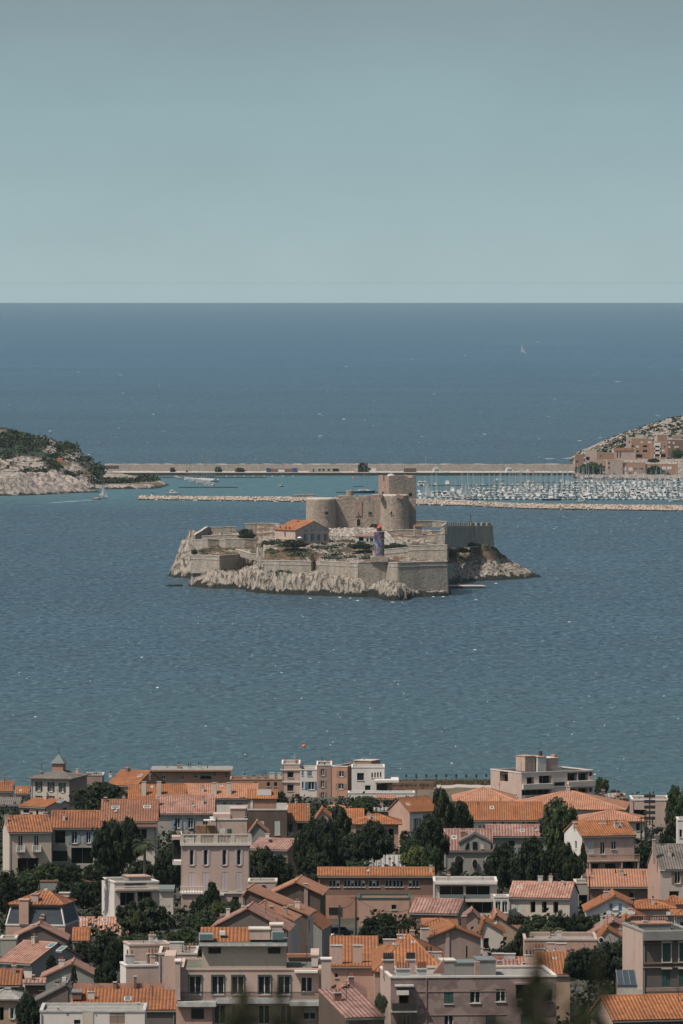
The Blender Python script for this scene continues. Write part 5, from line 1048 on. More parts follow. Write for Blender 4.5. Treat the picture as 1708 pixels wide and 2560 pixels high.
tree('big dark tree left of the tall pink villa and its bay balcony', 80, 960, 1300, 260, D=1225); tree('dark evergreen right of the tall pink villa, below the rose roof', 930, 935, 1260, 280, D=1215); tree('dark leafy tree in front of the brown gable right of the pink villa', 1080, 1030, 1290, 260, D=1218)
tree('dark tree right of the brown gable, at the foot of the pines', 1340, 780, 1270, 260, D=1240); tree('small dark tree between the orange attic and the apartments', 1105, 445, 600, 120, D=1500); tree('dark shrubs on the terrace under the pink awning', 1245, 455, 560, 110, 'bush', D=1620); tree('shrub in front of the grey pink apartments', 1440, 500, 640, 200, 'bush', 'leaf_mid', D=1600)
tree('dark scrubby tree between the small orange house and the pines', 1390, 690, 900, 120, D=1330); tree('garden shrubs below the small orange roofed house', 1250, 800, 900, 200, 'bush', 'leaf_mid', D=1340)
tree('dark garden tree below the curved path behind the gabled row', 1400, 1180, 1330, 260, D=1200)
tile(*C_)
tree('tall ragged dark pine in front of the orange hip roof', 185, 575, 1060, 400, 'conifer', D=1260, dy=3.5); tree('rounded dark tree directly before the orange hip roof', 490, 725, 1020, 360, D=1245); tree('dark tree at the left foot of the tall ragged pine', 40, 700, 1080, 250, D=1255); tree('dark tree under the hip roofed house, before the grey shed', 330, 800, 1060, 320, D=1235)
tree('light green leafy tree before the white stepped villa', 415, 482, 640, 240, 'broad', 'leaf_mid', D=1530); tree('tall dark conifer with a ragged top at the centre right', 1110, 415, 1060, 430, 'conifer', D=1290, dy=4); tree('right shoulder of dark pine beside the tall ragged conifer', 1290, 540, 800, 210, 'broad', D=1295); tree('dark lower foliage tree at the foot of the tall ragged conifer', 1010, 680, 1040, 330, D=1262)
tree('dark tree behind the grey curved gable house', 1220, 640, 1080, 320, D=1330)
tree('dark green bush left of the brick trimmed house', 780, 790, 920, 130, 'bush', D=1330); tree('rounded olive bush below the brick trimmed house', 820, 870, 1040, 200, 'broad', 'leaf_mid', D=1240); tree('sunny yellow green tree spilling over the grey corrugated roof', 900, 945, 1150, 330, 'broad', 'leaf_light', D=1225); tree('green tree next to the grey curved gable house', 1010, 930, 1160, 200, 'broad', 'leaf_mid', D=1222)
tree('green bush in front of the grey corrugated roof', 345, 1045, 1140, 240, 'bush', 'leaf_mid', D=1215); tree('dark bush at the arch of the grey curved gable house', 1230, 1075, 1200, 110, 'bush', D=1240); tree('small tree on the shore beside the salmon hip roof', 1300, 465, 560, 160, 'broad', 'leaf_mid', D=1560)
tree('dark shrubs left of the grey corrugated roof', -20, 980, 1160, 260, D=1220)
tile(*Dv)
tree('round dark green tree between the two salmon hip roofs', 620, 442, 800, 290, 'broad', 'leaf_mid', D=1310); tree('dark tree before the long orange roof, left of the round tree', 520, 560, 800, 120, D=1320)
tree('very dark tree right of the grey curved gable house', 180, 790, 1070, 280, D=1235); tree('very dark tree in the middle of the dark grove on the right', 400, 745, 1080, 300, D=1228); tree('dark broad tree at the right of the dark grove', 640, 780, 1050, 260, D=1232); tree('slim dark cypress beside the bright side wall of the pink house', 797, 768, 1000, 66, 'cypress', D=1230)
tree('dark tree just left of the cypress', 720, 860, 1060, 150, D=1225); tree('small wind bent tree beside the white apartment building', 940, 265, 400, 130, 'broad', 'leaf_mid', D=1660); tree('low round bush by the shore right of the apartment building', 1020, 352, 440, 140, 'bush', 'leaf_mid', D=1665)
tree('big green tree cut by the right edge above the ribbed roof', 1530, 345, 760, 230, 'broad', 'leaf_mid', D=1360); tree('dark tree right of the pink house, under the mast', 1280, 770, 960, 170, D=1260)
tree('lower dark foliage of the right garden below the big green tree', 1440, 640, 800, 130, 'bush', D=1340)
tile(*Hv)
tree('dark hedge bush under the white house, left end', 290, 265, 340, 200, 'bush', D=1110); tree('tall hedge bush below the three dark windows', 450, 262, 420, 220, 'bush', 'leaf_mid', D=1108); tree('tall hedge bush at the middle of the long hedge', 620, 250, 430, 220, 'bush', D=1106); tree('dark green tree at the right part of the long hedge', 760, 262, 420, 220, 'broad', D=1112); tree('hedge bush before the blue shuttered gable', 920, 262, 400, 200, 'bush', 'leaf_mid', D=1118); tree('yellowish green hedge bush in front of the blue shutters', 1040, 262, 350, 140, 'bush', 'leaf_light', D=1125)
tree('light green bush behind the low pink building', 560, 362, 440, 260, 'bush', 'leaf_light', D=1090); tree('dark tree left of the low pink building', 330, 390, 600, 190, D=1080); tree('dark bush by the white house with the brown orange roof', 170, 510, 600, 170, 'bush', D=1070); tree('green bush above the low pink building, left end', 370, 340, 440, 160, 'bush', 'leaf_mid', D=1095)
tree('big dark evergreen mass left of the brick town house', 1040, 470, 740, 360, D=985); tree('dark evergreen mass behind the apartment parapet', 840, 520, 740, 330, D=975); tree('dark foliage between the evergreens and the lean-to roof', 740, 560, 740, 180, D=972)
tile(*G)
tree('dark round tree before the plain pink block', 620, 300, 500, 170, D=1125); tree('dark hedge tree left of the round tree', 470, 355, 560, 220, D=1120); tree('dark bush right of the round tree, below the rose shed', 800, 345, 480, 190, 'bush', D=1118); tree('dark bush above the sprawling orange roof', 650, 420, 540, 330, 'bush', D=1090)
tree('dark thin leafed tree beside the lit side wall of the brown apartments', 555, 1040, 1320, 110, 'broad', 'leaf_mid', D=845)
tile(*E)
tree('large umbrella pine with a dense dark crown at the left', 1320, 178, 545, 520, 'umbrella', D=1110); tree('left lobe of dark pine touching the pink tiled roof', 1180, 240, 480, 210, 'umbrella', D=1118)
tree('yellow green shrub tree growing beneath the umbrella pine', 1240, 290, 420, 90, 'cypress', 'leaf_light', D=1095); tree('small palm like shrub at the right foot of the umbrella pine', 1540, 505, 590, 100, 'bush', 'leaf_light', D=1085)
tree('low dark hedge at the roof edge under the umbrella pine', 1260, 500, 600, 380, 'bush', 'leaf_mid', D=1080)
for k, (px, w_, lb) in enumerate(((600, 260, 'dark overgrown hedge at the left of the fenced garden'), (760, 260, 'dark overgrown hedge in the middle of the fenced garden'), (880, 200, 'dark overgrown hedge at the right of the fenced garden'))): tree(lb, px, 20, 230, w_, 'broad', D=1185)
tree('dark tree at the left frame edge above the mansard mansion', 20, -10, 260, 240, D=1170); tree('dark tree behind the chimneys of the mansard mansion', 230, 0, 210, 230, D=1175)
tree('dense dark green tree right of the small square orange roof', 980, 490, 770, 330, D=1055); tree('dark green garden tree below the small square orange roof', 760, 570, 740, 220, D=1050); tree('dark garden tree beside the white edged stepped block', 1040, 560, 960, 170, D=1015)
tree('dark garden tree between the grey cottage and the stepped block', 960, 740, 1000, 200, D=990); tree('dark round bush against the teal shuttered house gable', 468, 690, 840, 105, 'cypress', D=1010); tree('slim dark cypress in front of the grey cottage', 676, 785, 985, 70, 'cypress', D=985)
tree('dark undergrowth tree in the bottom left courtyard', 260, 1060, 1330, 230, D=880); tree('second dark undergrowth tree in the bottom left courtyard', 450, 1130, 1340, 200, D=890)
tree('dark conifer at the foot of the tall pink villa', 1870 + 60, 20, 230, 190, 'conifer', D=1150)
tile(*Fv)
tree('dark pointed conifer before the ground floor of the tall pink villa', 480, 25, 230, 170, 'conifer', D=1150); tree('dark bushy tree under the pointed conifer', 390, 150, 330, 220, D=1140); tree('bright yellow green shrub in the garden of the tall pink villa', 540, 185, 300, 180, 'bush', 'leaf_light', D=1130); tree('green garden bush behind the gabled row', 660, 170, 300, 140, 'bush', 'leaf_mid', D=1125)
tree('dark bushes between the villa garden and the pink black gable', 400, 280, 450, 240, 'broad', 'leaf_mid', D=1060); tree('low olive bush left of the skylit orange attic roof', 240, 440, 570, 190, 'bush', 'leaf_mid', D=1000); tree('dark bush left of the villa porch', 140, 470, 580, 180, 'bush', 'leaf_mid', D=1010)

# undergrowth in the gardens: too dense to count
V = []; Fc = []; tn = []; r = random.Random(21)
for k in range(8200):
    D = 900 + 700 * r.random() ** .9; X = r.uniform(-.075, .075) * D; z = GZ(D); s0 = r.uniform(.5, 1.7); t_ = r.random()
    if 1035 < D < 1215 and -.0035 * D < X < .003 * D: continue
    for q in range(16):
        d = Vector((r.gauss(0, .55), r.gauss(0, .55), abs(r.gauss(.2, .6)))) * s0; n = Vector((r.gauss(0, 1), r.gauss(0, 1), r.gauss(.5, 1))).normalized(); a = n.orthogonal() * .3; b_ = n.cross(a) ; c = Vector((X, D, z + .1)) + d
        i = len(V); V += [tuple(c - a), tuple(c + b_ * .7), tuple(c + a), tuple(c - b_ * .7)]; Fc.append((i, i + 1, i + 2, i + 3)); tn.append(t_ * .8)
me = bpy.data.meshes.new('undergrowth'); me.from_pydata(V, [], Fc); at = me.attributes.new('tone', 'FLOAT', 'FACE'); at.data.foreach_set('value', tn); me.materials.append(MATS['leaf_dark']); o = bpy.data.objects.new('undergrowth', me); C.objects.link(o); tag(o, 'dark tangled undergrowth covering the garden ground between the houses', 'undergrowth', kind='stuff')
# dry grass tufts on the cliff edge
V = []; Fc = []; tn = []
for k in range(3500):
    D = r.uniform(1790, 1903); X = r.uniform(9, .0315 * D); z = GZ(D); s_ = r.uniform(.3, .9)
    for q in range(3):
        a = r.uniform(0, 6.28); i = len(V); V += [(X, D, z), (X + .3 * math.cos(a) * s_, D + .3 * math.sin(a), z), (X + r.uniform(-.3, .3), D + r.uniform(-.3, .3), z + s_)]; Fc.append((i, i + 1, i + 2)); tn.append(r.random())
leafmat('dry_grass', (.07, .055, .03), (.15, .115, .065), (.12, .09, .05))
me = bpy.data.meshes.new('dry_grass'); me.from_pydata(V, [], Fc); at = me.attributes.new('tone', 'FLOAT', 'FACE'); at.data.foreach_set('value', tn); me.materials.append(MATS['dry_grass']); o = bpy.data.objects.new('dry_grass', me); C.objects.link(o); tag(o, 'short dry grass on the cliff edge above the sea', 'grass', kind='stuff')

# near twigs a few metres below the lens, thrown out of focus
leafmat('leaf_near', (.010, .016, .010), (.05, .062, .026))
def near_tree(label, D, sprigs, seed):
    r = random.Random(seed); X0 = PX(sum(s[0] for s in sprigs) / len(sprigs), D); zg = GZ(D); r_ = empty('shrub_tree', (X0, D, zg), 0, label, 'tree'); tb = MB(); V = []; Fc = []; tn = []
    zs = PZ(2760, D) - zg; tb.tube((0, 0, -.5), (0, 0, zs), .09, 'bark', 8, .05)
    for px, yt, w_ in sprigs:
        x = PX(px, D) - X0; z = PZ(yt, D) - zg; dy = r.uniform(-.3, .3); tb.tube((0, 0, zs - .1), (x, dy, PZ(2620, D) - zg), .02, 'bark', 5, .012); tb.tube((x, dy, PZ(2620, D) - zg), (x, dy, z + .02), .010, 'bark', 4, .004)
        W = w_ * D / F / 2; zb = PZ(2640, D) - zg
        for k in range(int(70 + 2.4 * w_)):
            t = r.random(); wob = W * .8 * math.sin(t * 9 + px); c = Vector((x + wob + r.gauss(0, .75) * W * (1.1 - .5 * t) * (.6 + .5 * math.sin(t * 23 + px)), dy + r.gauss(0, .6) * W, zb + (z - zb) * (t ** .85))); n = Vector((r.gauss(0, 1), r.gauss(0, 1), r.gauss(0, 1))).normalized(); a = n.orthogonal().normalized(); b_ = n.cross(a); l = r.uniform(.008, .016)
            i = len(V); V += [tuple(c - a * l), tuple(c + b_ * l * .4), tuple(c + a * l), tuple(c - b_ * l * .4)]; Fc.append((i, i + 1, i + 2, i + 3)); tn.append(r.random() * .8)
    tb.build('trunk', r_); me = bpy.data.meshes.new('foliage'); me.from_pydata(V, [], Fc); at = me.attributes.new('tone', 'FLOAT', 'FACE'); at.data.foreach_set('value', tn); me.materials.append(MATS['leaf_near']); o = bpy.data.objects.new('foliage', me); C.objects.link(o); o.parent = r_
near_tree('blurred dark twigs of a near tree rising over the cream apartment building', 16.0, [(603, 2450, 34), (590, 2500, 50), (618, 2525, 50), (692, 2480, 30), (706, 2535, 50), (740, 2530, 34)], 1)
near_tree('blurred dark twigs of a near tree over the right part of the brown apartments', 16.5, [(1345, 2400, 44), (1332, 2450, 60), (1364, 2480, 55), (1440, 2515, 80), (1504, 2428, 26), (1508, 2470, 34), (1240, 2535, 50)], 2)
near_tree('blurred olive leaves of a near tree at the bottom middle of the view', 15.0, [(880, 2545, 34), (948, 2525, 24), (1010, 2548, 30)], 3)
import numpy as np
# ------------------------------------------------------------------ rocky land
def rock_mat(name, rock, rock2, crev, veg1, veg2, soil, wet=1.4, sc=1.0, cave_shade=3.0):
    m, nt, b = newmat(name); b.inputs['Roughness'].default_value = .95; b.inputs['Specular IOR Level'].default_value = .1
    big = noi(nt, pos(nt), .06 * sc, 5, .6, .35, .65); c = mixc(nt, big, rock, rock2)
    cr = noi(nt, pos(nt, (.5, .3, .22)), 1.0 * sc, 6, .75, .46, .57); c = mixc(nt, cr, c, crev)
    at = N(nt, 'ShaderNodeAttribute'); at.attribute_name = 'veg'
    vn = noi(nt, pos(nt), .11 * sc, 6, .7, 0, 1)
    s = N(nt, 'ShaderNodeMath', operation='ADD'); nt.links.new(at.outputs['Fac'], s.inputs[0]); nt.links.new(vn, s.inputs[1])
    def thr(v, w_):
        q = N(nt, 'ShaderNodeMapRange'); q.inputs['From Min'].default_value = v; q.inputs['From Max'].default_value = v + w_; nt.links.new(s.outputs[0], q.inputs[0]); return q.outputs[0]
    c = mixc(nt, thr(.93, .06), c, mixc(nt, noi(nt, pos(nt), .3 * sc, 4, .7, .4, .6), soil, tuple(v * .6 for v in soil)))
    c = mixc(nt, thr(1.10, .05), c, mixc(nt, noi(nt, pos(nt), .5, 4, .7, .35, .65), veg1, veg2))
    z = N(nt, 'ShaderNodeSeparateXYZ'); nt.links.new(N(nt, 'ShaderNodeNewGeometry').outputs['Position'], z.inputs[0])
    za = N(nt, 'ShaderNodeMath', operation='MULTIPLY_ADD'); za.inputs[1].default_value = -cave_shade; nt.links.new(noi(nt, pos(nt, (.16, .16, .05)), 1.0, 4, .6, .35, .75), za.inputs[0]); nt.links.new(z.outputs[2], za.inputs[2])
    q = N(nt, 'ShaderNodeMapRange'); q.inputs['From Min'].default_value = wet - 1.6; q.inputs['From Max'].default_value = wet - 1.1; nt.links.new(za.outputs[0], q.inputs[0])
    c = mixc(nt, q.outputs[0], (.028, .028, .024), c)  # wet foot of the rock, with cave shade painted upward into it
    nt.links.new(c, b.inputs['Base Color']); bump(nt, b, noi(nt, pos(nt, (1, 1, .6)), .9 * sc, 6, .75), 1.0, 1.2); MATS[name] = m
rock_mat('fort_rock', (.42, .355, .30), (.33, .29, .25), (.085, .075, .06), (.045, .06, .04), (.10, .085, .05), (.20, .13, .09), wet=2.0, sc=1.3, cave_shade=4.0)
rock_mat('hill_rock', (.41, .345, .30), (.31, .27, .24), (.11, .095, .08), (.022, .038, .026), (.04, .055, .035), (.15, .11, .08), wet=1.4, sc=.8)
rock_mat('east_rock', (.43, .36, .31), (.33, .29, .26), (.10, .095, .075), (.022, .038, .026), (.05, .06, .04), (.22, .17, .13), wet=1.4, sc=1.2)
def pdist(Xg, Yg, poly):
    best = np.full(Xg.shape, 1e9); ins = np.zeros(Xg.shape, bool); n = len(poly)
    for k in range(n):
        (x1, y1), (x2, y2) = poly[k], poly[(k + 1) % n]; dx, dy = x2 - x1, y2 - y1; L = dx * dx + dy * dy + 1e-9
        t = np.clip(((Xg - x1) * dx + (Yg - y1) * dy) / L, 0, 1); best = np.minimum(best, np.hypot(Xg - x1 - t * dx, Yg - y1 - t * dy))
        c = ((y1 > Yg) != (y2 > Yg)) & (Xg < (x2 - x1) * (Yg - y1) / (y2 - y1 + 1e-12) + x1); ins ^= c
    return np.where(ins, best, -best)
def land(name, outline, step, zf, mat, pad=6, ystep=None):
    poly = [(PX(px, D), D) for px, D in outline]; xs = np.arange(min(p[0] for p in poly) - pad, max(p[0] for p in poly) + pad, step); ys = np.arange(min(p[1] for p in poly) - pad, max(p[1] for p in poly) + pad, ystep or step)
    Xg, Yg = np.meshgrid(xs, ys); d = pdist(Xg, Yg, poly); idx = -np.ones(Xg.shape, int); V = []; veg = []
    keep = d > -pad * .8
    for j in range(Xg.shape[0]):
        for i in range(Xg.shape[1]):
            if keep[j, i]:
                x, y = float(Xg[j, i]), float(Yg[j, i]); z, v = zf(x / y * F + 854, y, float(d[j, i]), x); idx[j, i] = len(V); V.append((x, y, z)); veg.append(v)
    a, b_, c, e = idx[:-1, :-1], idx[:-1, 1:], idx[1:, 1:], idx[1:, :-1]; ok = (a >= 0) & (b_ >= 0) & (c >= 0) & (e >= 0)
    Fc = np.stack([a[ok], b_[ok], c[ok], e[ok]], 1).tolist(); me = bpy.data.meshes.new(name); me.from_pydata(V, [], Fc); at = me.attributes.new('veg', 'FLOAT', 'POINT'); at.data.foreach_set('value', veg)
    me.materials.append(MATS[mat]); me.polygons.foreach_set('use_smooth', [True] * len(Fc)); me.update(); o = bpy.data.objects.new(name, me); C.objects.link(o); o['kind'] = 'structure'; return o
nz = lambda x, y, z=0.0: noise.noise(Vector((x, y, z)))
def ridged(x, y, z=0.0): return 1 - abs(nz(x, y, z)) * 2

# fort island ------------------------------------------------------
OUT = [(455, 4140), (425, 4095), (419, 4060), (432, 4045), (470, 4036), (478, 3990), (474, 3952), (470, 3928), (520, 3898), (600, 3892), (616, 3880), (613, 3858), (650, 3840), (700, 3824), (760, 3812), (800, 3806), (860, 3794), (940, 3788), (948, 3768), (962, 3750), (1000, 3744), (1030, 3752), (1036, 3782),
       (1060, 3788), (1118, 3800), (1130, 3818), (1128, 3860), (1128, 3925), (1150, 3962), (1180, 3985), (1210, 3995), (1260, 4008), (1300, 4020), (1357, 4046), (1345, 4060), (1300, 4085), (1240, 4120), (1150, 4150), (1000, 4170), (800, 4175), (600, 4170), (500, 4160)]
WL = [(470, 3940), (479, 3925), (549, 3913), (624, 3950), (640, 3905), (645, 3886), (662, 3842), (700, 3836), (778, 3830), (784, 3842), (799, 3826), (869, 3815), (896, 3810), (967, 3814), (995, 3801), (1118, 3813), (1124, 3820)]
RT = [(470, 8), (480, 9.5), (549, 9), (600, 8.5), (640, 11), (700, 11.2), (860, 10.5), (900, 8.5), (930, 6), (960, 8), (1000, 7), (1030, 3.5), (1118, 2.5), (1125, 2.0)]
PL = [(3800, 16.0), (3838, 18.5), (3864, 23.8), (3900, 27), (3930, 29.2), (3990, 29.5), (4050, 27), (4150, 16)]
TOPR = [(1100, 22), (1125, 18.6), (1235, 17.8), (1262, 13.8), (1290, 11), (1312, 8.4), (1340, 3.2), (1357, 1)]
def fort_z(px, D, d, x):
    if d < 0: return -1.2 + d * .35, 0
    if 640 < px < 1126: rib0 = nz(x * .05, 9, 9)
    u_ = x - .75 * min(d, 8); rib = ridged(u_ * .17, D * .02, 3.3) * .6 + .4 * ridged(u_ * .42, D * .05, 6); n1 = nz(x * .09, D * .09, 7); n2 = nz(x * .35, D * .35, 2)
    veg = 0
    if 470 < px < 1126 and D < interp(px, WL) + 1.0:
        d = max(.05, d + 4.5 * nz(x * .055, 2.2, 1.1) * min(1, d / 3))
        top = interp(px, RT) + n2 * 1.2 + 1.6 * nz(x * .06, 5, 2); sl = 2.6
        z = max(0, d + 4.6 * (rib - .66) * min(1, d)) * sl * (1 + .3 * n1); z = min(z, top * (.82 + .25 * rib)); 
        if z > top * .8: veg = .15 + .3 * n2
        return z - .2, veg
    if px >= 1112:
        top = interp(px, TOPR); z = max(0, d + 3.4 * (rib - .5) * min(1, d / 3)) * (.52 + .2 * n1)
        z = z if z < top else top + (z - top) * .1
        if D > 4024 and px < 1248: z += (18.2 - z) * max(0, min(1, (1248 - px) / 30)) * min(1, (D - 4024) / 8)
        z += n2 * .9 * min(1, d / 3); veg = .56 if (z > 9.5 and px < 1268) else (.2 if z > 7 else 0)
        return z - .2, veg + .25 * n1
    # plateau
    if px < 640:
        if D < 3960: pl = 14.3 + max(0, D - 3926) * .15
        elif D < 4015: pl = 19.5 + (D - 3960) * .06
        else: pl = 24.5
        if D > 4060: pl = 24.5 - (D - 4060) * .1
        if px < 470: pl = min(pl, 20 - (470 - px) * .02)
        sl = 2.0 if px < 500 else 3
        z = max(0, d + 2.2 * (rib - .5) * min(1, d / 2)) * sl * (1 + .25 * n1)
        veg = .58 + .4 * n1 if z > pl else 0
        z = min(z, pl + n2 * .6)
        if px > 555 and D > 3960 and D < 3990: veg = .5
        return z - .2, veg
    pl = interp(D, PL); 
    if px > 940: pl = min(pl, interp(D, [(3790, 16.3), (3829, 17.0), (3831, 22.8), (3878, 23.5), (3882, 25.5), (3930, 28.8), (4150, 16)]))
    z = min(d * 3, pl + n2 * .5 + n1 * .5); veg = .42 + .5 * n1
    if D > 3895 and 835 < px < 960: veg = -.4; z += n2 * .5
    if 3878 < D < 3925 and 815 < px < 880: veg = -.5
    if 3820 < D < 3852 and 600 < px < 760: veg = .6
    return z, veg
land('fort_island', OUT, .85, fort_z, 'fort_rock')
def rampart(label, pts, drop, th=1.3, mat='rampart_stone', coping=True, cordon=None, cat='rampart', name='rampart_wall', merlons=None, batter=.06):
    r_ = empty(name, (PX(pts[0][0], pts[0][1]), pts[0][1], 0), 0, label, cat); ox, oy = r_.location.x, r_.location.y; mb = MB(); cp = MB()
    P = [Vector((PX(p[0], p[1]) - ox, p[1] - oy, PZ(p[2], p[1]))) for p in pts]
    for a, b_ in zip(P, P[1:]):
        u = Vector((b_.x - a.x, b_.y - a.y, 0)).normalized(); n = Vector((u.y, -u.x, 0)); da = drop if not isinstance(drop, (list, tuple)) else drop[0]
        za, zb = a.z - da, b_.z - da; f = n * (da * batter); bk = -n * th
        A0, B0 = Vector((a.x, a.y, za)) + f, Vector((b_.x, b_.y, zb)) + f
        mb.face([A0, B0, b_, a], mat); mb.face([a, b_, b_ + bk, a + bk], mat); mb.face([b_ + bk, Vector((b_.x, b_.y, zb)) + bk, Vector((a.x, a.y, za)) + bk, a + bk], mat)
        mb.face([a + bk, Vector((a.x, a.y, za)) + bk, A0, a], mat); mb.face([b_, B0, Vector((b_.x, b_.y, zb)) + bk, b_ + bk], mat)
        if coping:
            up = Vector((0, 0, .38)); o_ = n * .18
            for q in ((a + o_, b_ + o_, b_ + o_ + up, a + o_ + up), (a + o_ + up, b_ + o_ + up, b_ + bk + up, a + bk + up), (b_ + bk, a + bk, a + bk + up, b_ + bk + up), (a + o_, a + o_ + up, a + bk + up, a + bk), (b_ + o_ + up, b_ + o_, b_ + bk, b_ + bk + up)): cp.face(q, 'coping_stone')
        if cordon:
            dz = Vector((0, 0, -cordon)); f0 = n * (cordon * batter + .22); h_ = Vector((0, 0, .3)); i_ = n * (cordon * batter + .01)
            for q in ((a + dz + f0, b_ + dz + f0, b_ + dz + f0 + h_, a + dz + f0 + h_), (a + dz + f0 + h_, b_ + dz + f0 + h_, b_ + dz + i_ + h_, a + dz + i_ + h_), (a + dz + i_, b_ + dz + i_, b_ + dz + f0, a + dz + f0)): cp.face(q, 'coping_stone')
        if merlons:
            L = (b_ - a).length; k = max(1, int(L / merlons[0])); w_ = L / k
            for q in range(k):
                s0 = a.lerp(b_, (q + .06) / k); s1 = a.lerp(b_, (q + .72) / k); hh = Vector((0, 0, merlons[1]))
                b4 = [s0 + n * .02, s1 + n * .02, s1 + bk, s0 + bk]
                for w in range(4): mb.face([b4[w], b4[(w + 1) % 4], b4[(w + 1) % 4] + hh, b4[w] + hh], mat)
                cp.face([p + hh for p in b4], 'coping_stone')
    mb.build('wall', r_); 
    if cp.f: cp.build('coping', r_)
    return r_
rampart('left low bastion of the fort island with a pointed front on pale ribbed rock', [(479, 3962, 1389), (479, 3925, 1388.5), (549, 3913, 1390), (624, 3952, 1385), (650, 3985, 1385)], 9, cordon=1.9, coping=True)
rampart('long pale front rampart of the fort island, left stretch above the ribbed rocks', [(640, 3918, 1398), (645, 3886, 1403), (662, 3842, 1402), (700, 3836, 1402.5), (778, 3830, 1404), (784, 3842, 1404)], 9, cordon=1.8)
rampart('front rampart of the fort island, middle stretch with a drop in its cornice', [(799, 3842, 1403), (799.5, 3826, 1403.5), (869, 3815, 1407), (896, 3810, 1408)], 10, cordon=1.8)
rampart('darker recessed face of the front rampart behind the tall sea rock', [(784, 3842, 1404), (799, 3842.5, 1403)], 14, coping=False)
rampart('grey angled face of the front rampart left of the sea rock', [(896.5, 3810, 1406.5), (967, 3813, 1406.5)], 15, cordon=None)
rampart('tall bare right corner of the front rampart, standing almost in the water', [(967, 3813, 1406.5), (995, 3800, 1408), (1050, 3806, 1406), (1118, 3812, 1404.5), (1118.5, 3855, 1402)], 17, cordon=1.9)
rampart('upper right rampart with a long coping above the bare corner wall', [(952, 3838, 1375), (1020, 3832, 1369), (1024, 3831, 1365), (1118, 3826, 1363), (1120, 3870, 1363)], 8, cordon=2.2)
rampart('stepped wall climbing towards the far right bastion', [(1000, 3885, 1353), (1040, 3883, 1351), (1052, 3882, 1350), (1068, 3881, 1345), (1068.5, 3881, 1338), (1113, 3878, 1335)], 7)
rampart('far right bastion of the fort island with a crenellated top', [(1108, 3950, 1324), (1118, 3985, 1316), (1177, 4028, 1316), (1232, 4038, 1315), (1232.5, 4070, 1315)], 11, merlons=(3.4, 1.9), cordon=.4)
rampart('mid height wall on the left cliff of the fort island', [(485, 3972, 1350), (520, 3958, 1348.5), (549, 3960, 1350), (566, 3956, 1348.5), (612, 3955, 1348), (648, 3957, 1349), (655, 3952, 1350)], 5)
rampart('sloping pale wall end dropping off the left cliff top', [(488, 3996, 1338), (505, 4006, 1328), (519, 4014, 1318.5), (524, 4020, 1318)], 4)
rampart('ruined low wall on the left cliff top', [(524, 4020, 1319), (556, 4020, 1319), (560, 4020, 1318), (591, 4020, 1318)], 3)
rampart('ruined long wall behind the custodian house, with a diagonal crack', [(613, 4030, 1309.5), (660, 4030, 1309), (700, 4028, 1310)], 4)
rampart('low terrace wall before the round bush on the left cliff', [(505, 3985, 1341), (560, 3982, 1338), (600, 3980, 1338)], 2.5)
rampart('thin terrace wall behind the left bastion', [(624, 3905, 1385), (655, 3903, 1386), (658, 3903, 1385), (735, 3902, 1385), (740, 3905, 1389)], 3)
rampart('slanting ramp wall from the left bastion up to the terrace', [(590, 3945, 1374), (615, 3930, 1381), (624, 3925, 1384)], 3, th=1)
rampart('terrace wall in front of the custodian house', [(648, 3915, 1344), (675, 3885, 1347), (738, 3850, 1350)], 3, mat='wall_stone')
rampart('sloping wall beside the arched gate right of the keep', [(968, 3905, 1329), (1000, 3905, 1325.5), (1035, 3905, 1325), (1040, 3906, 1332), (1060, 3906, 1338)], 5, mat='wall_stone')
rampart('low wall along the far back terrace right of the keep', [(1040, 3990, 1303), (1080, 3992, 1303), (1118, 3990, 1305)], 3)
rampart('broken lower parapet between the gate and the far right bastion', [(1066, 3925, 1326), (1100, 3925, 1328), (1112, 3920, 1320)], 3)
# keep of the castle
Dk = 3935; mk = Dk / F; zk = PZ(1323, Dk)
kp = empty('castle_keep', (PX(897, Dk), Dk, zk), 0, 'stone castle keep with round corner towers and one tall square tower', 'castle'); KX = lambda px: (px - 897) * mk; KZ = lambda py, y=0: PZ(py, Dk + y) - zk
def ktower(px, rpx, ytop, cy, nm, crown=None):
    mb = MB(); r_ = rpx * mk; h_ = KZ(ytop, cy - r_); n = 40; cx = KX(px); 
    rings = [(-2, r_ * 1.07), (h_ * .3, r_ * 1.015), (h_ - 1.2, r_), (h_ - .5, r_ * .985), (h_, r_ * .93)]
    base = len(mb.v)
    for z, rr in rings: mb.v += [(cx + rr * math.cos(2 * math.pi * k / n), cy + rr * math.sin(2 * math.pi * k / n), z) for k in range(n)]
    for q in range(len(rings) - 1):
        for k in range(n): j = (k + 1) % n; mb.f.append((base + q * n + k, base + q * n + j, base + (q + 1) * n + j, base + (q + 1) * n + k)); mb.uv.append([(0, 0)] * 4); mb.mi.append(mb.m('wall_stone' if q < 3 else 'coping_stone'))
    mb.f.append(tuple(base + 4 * n + k for k in range(n))); mb.uv.append([(0, 0)] * n); mb.mi.append(mb.m('coping_stone')); o = mb.build(nm, kp, smooth=False); return o
t1 = ktower(803, 37.5, 1246, 4, 'round_tower'); t2 = ktower(987, 35.5, 1237, 4, 'round_tower')
mb = MB(); mb.box(KX(835), 6, -2, KX(958), 9, KZ(1247, 6), 'wall_stone', top='coping_stone')
for a_, b_, t_ in ((858, 890, 1239.5), (897, 929, 1239.5), (952, 958, 1240)): mb.box(KX(a_), 5.9, KZ(1247, 6), KX(b_), 9, KZ(t_, 6), 'wall_stone', top='coping_stone')
mb.box(KX(835), 9, -2, KX(1040), 40, KZ(1248, 9), 'wall_stone', top='pink_stone'); mb.box(KX(846), 12, 0, KX(866), 20, KZ(1240, 12), 'pink_stone', top='coping_stone'); mb.box(KX(930), 12, 0, KX(948), 20, KZ(1237, 12), 'pink_stone', top='coping_stone')
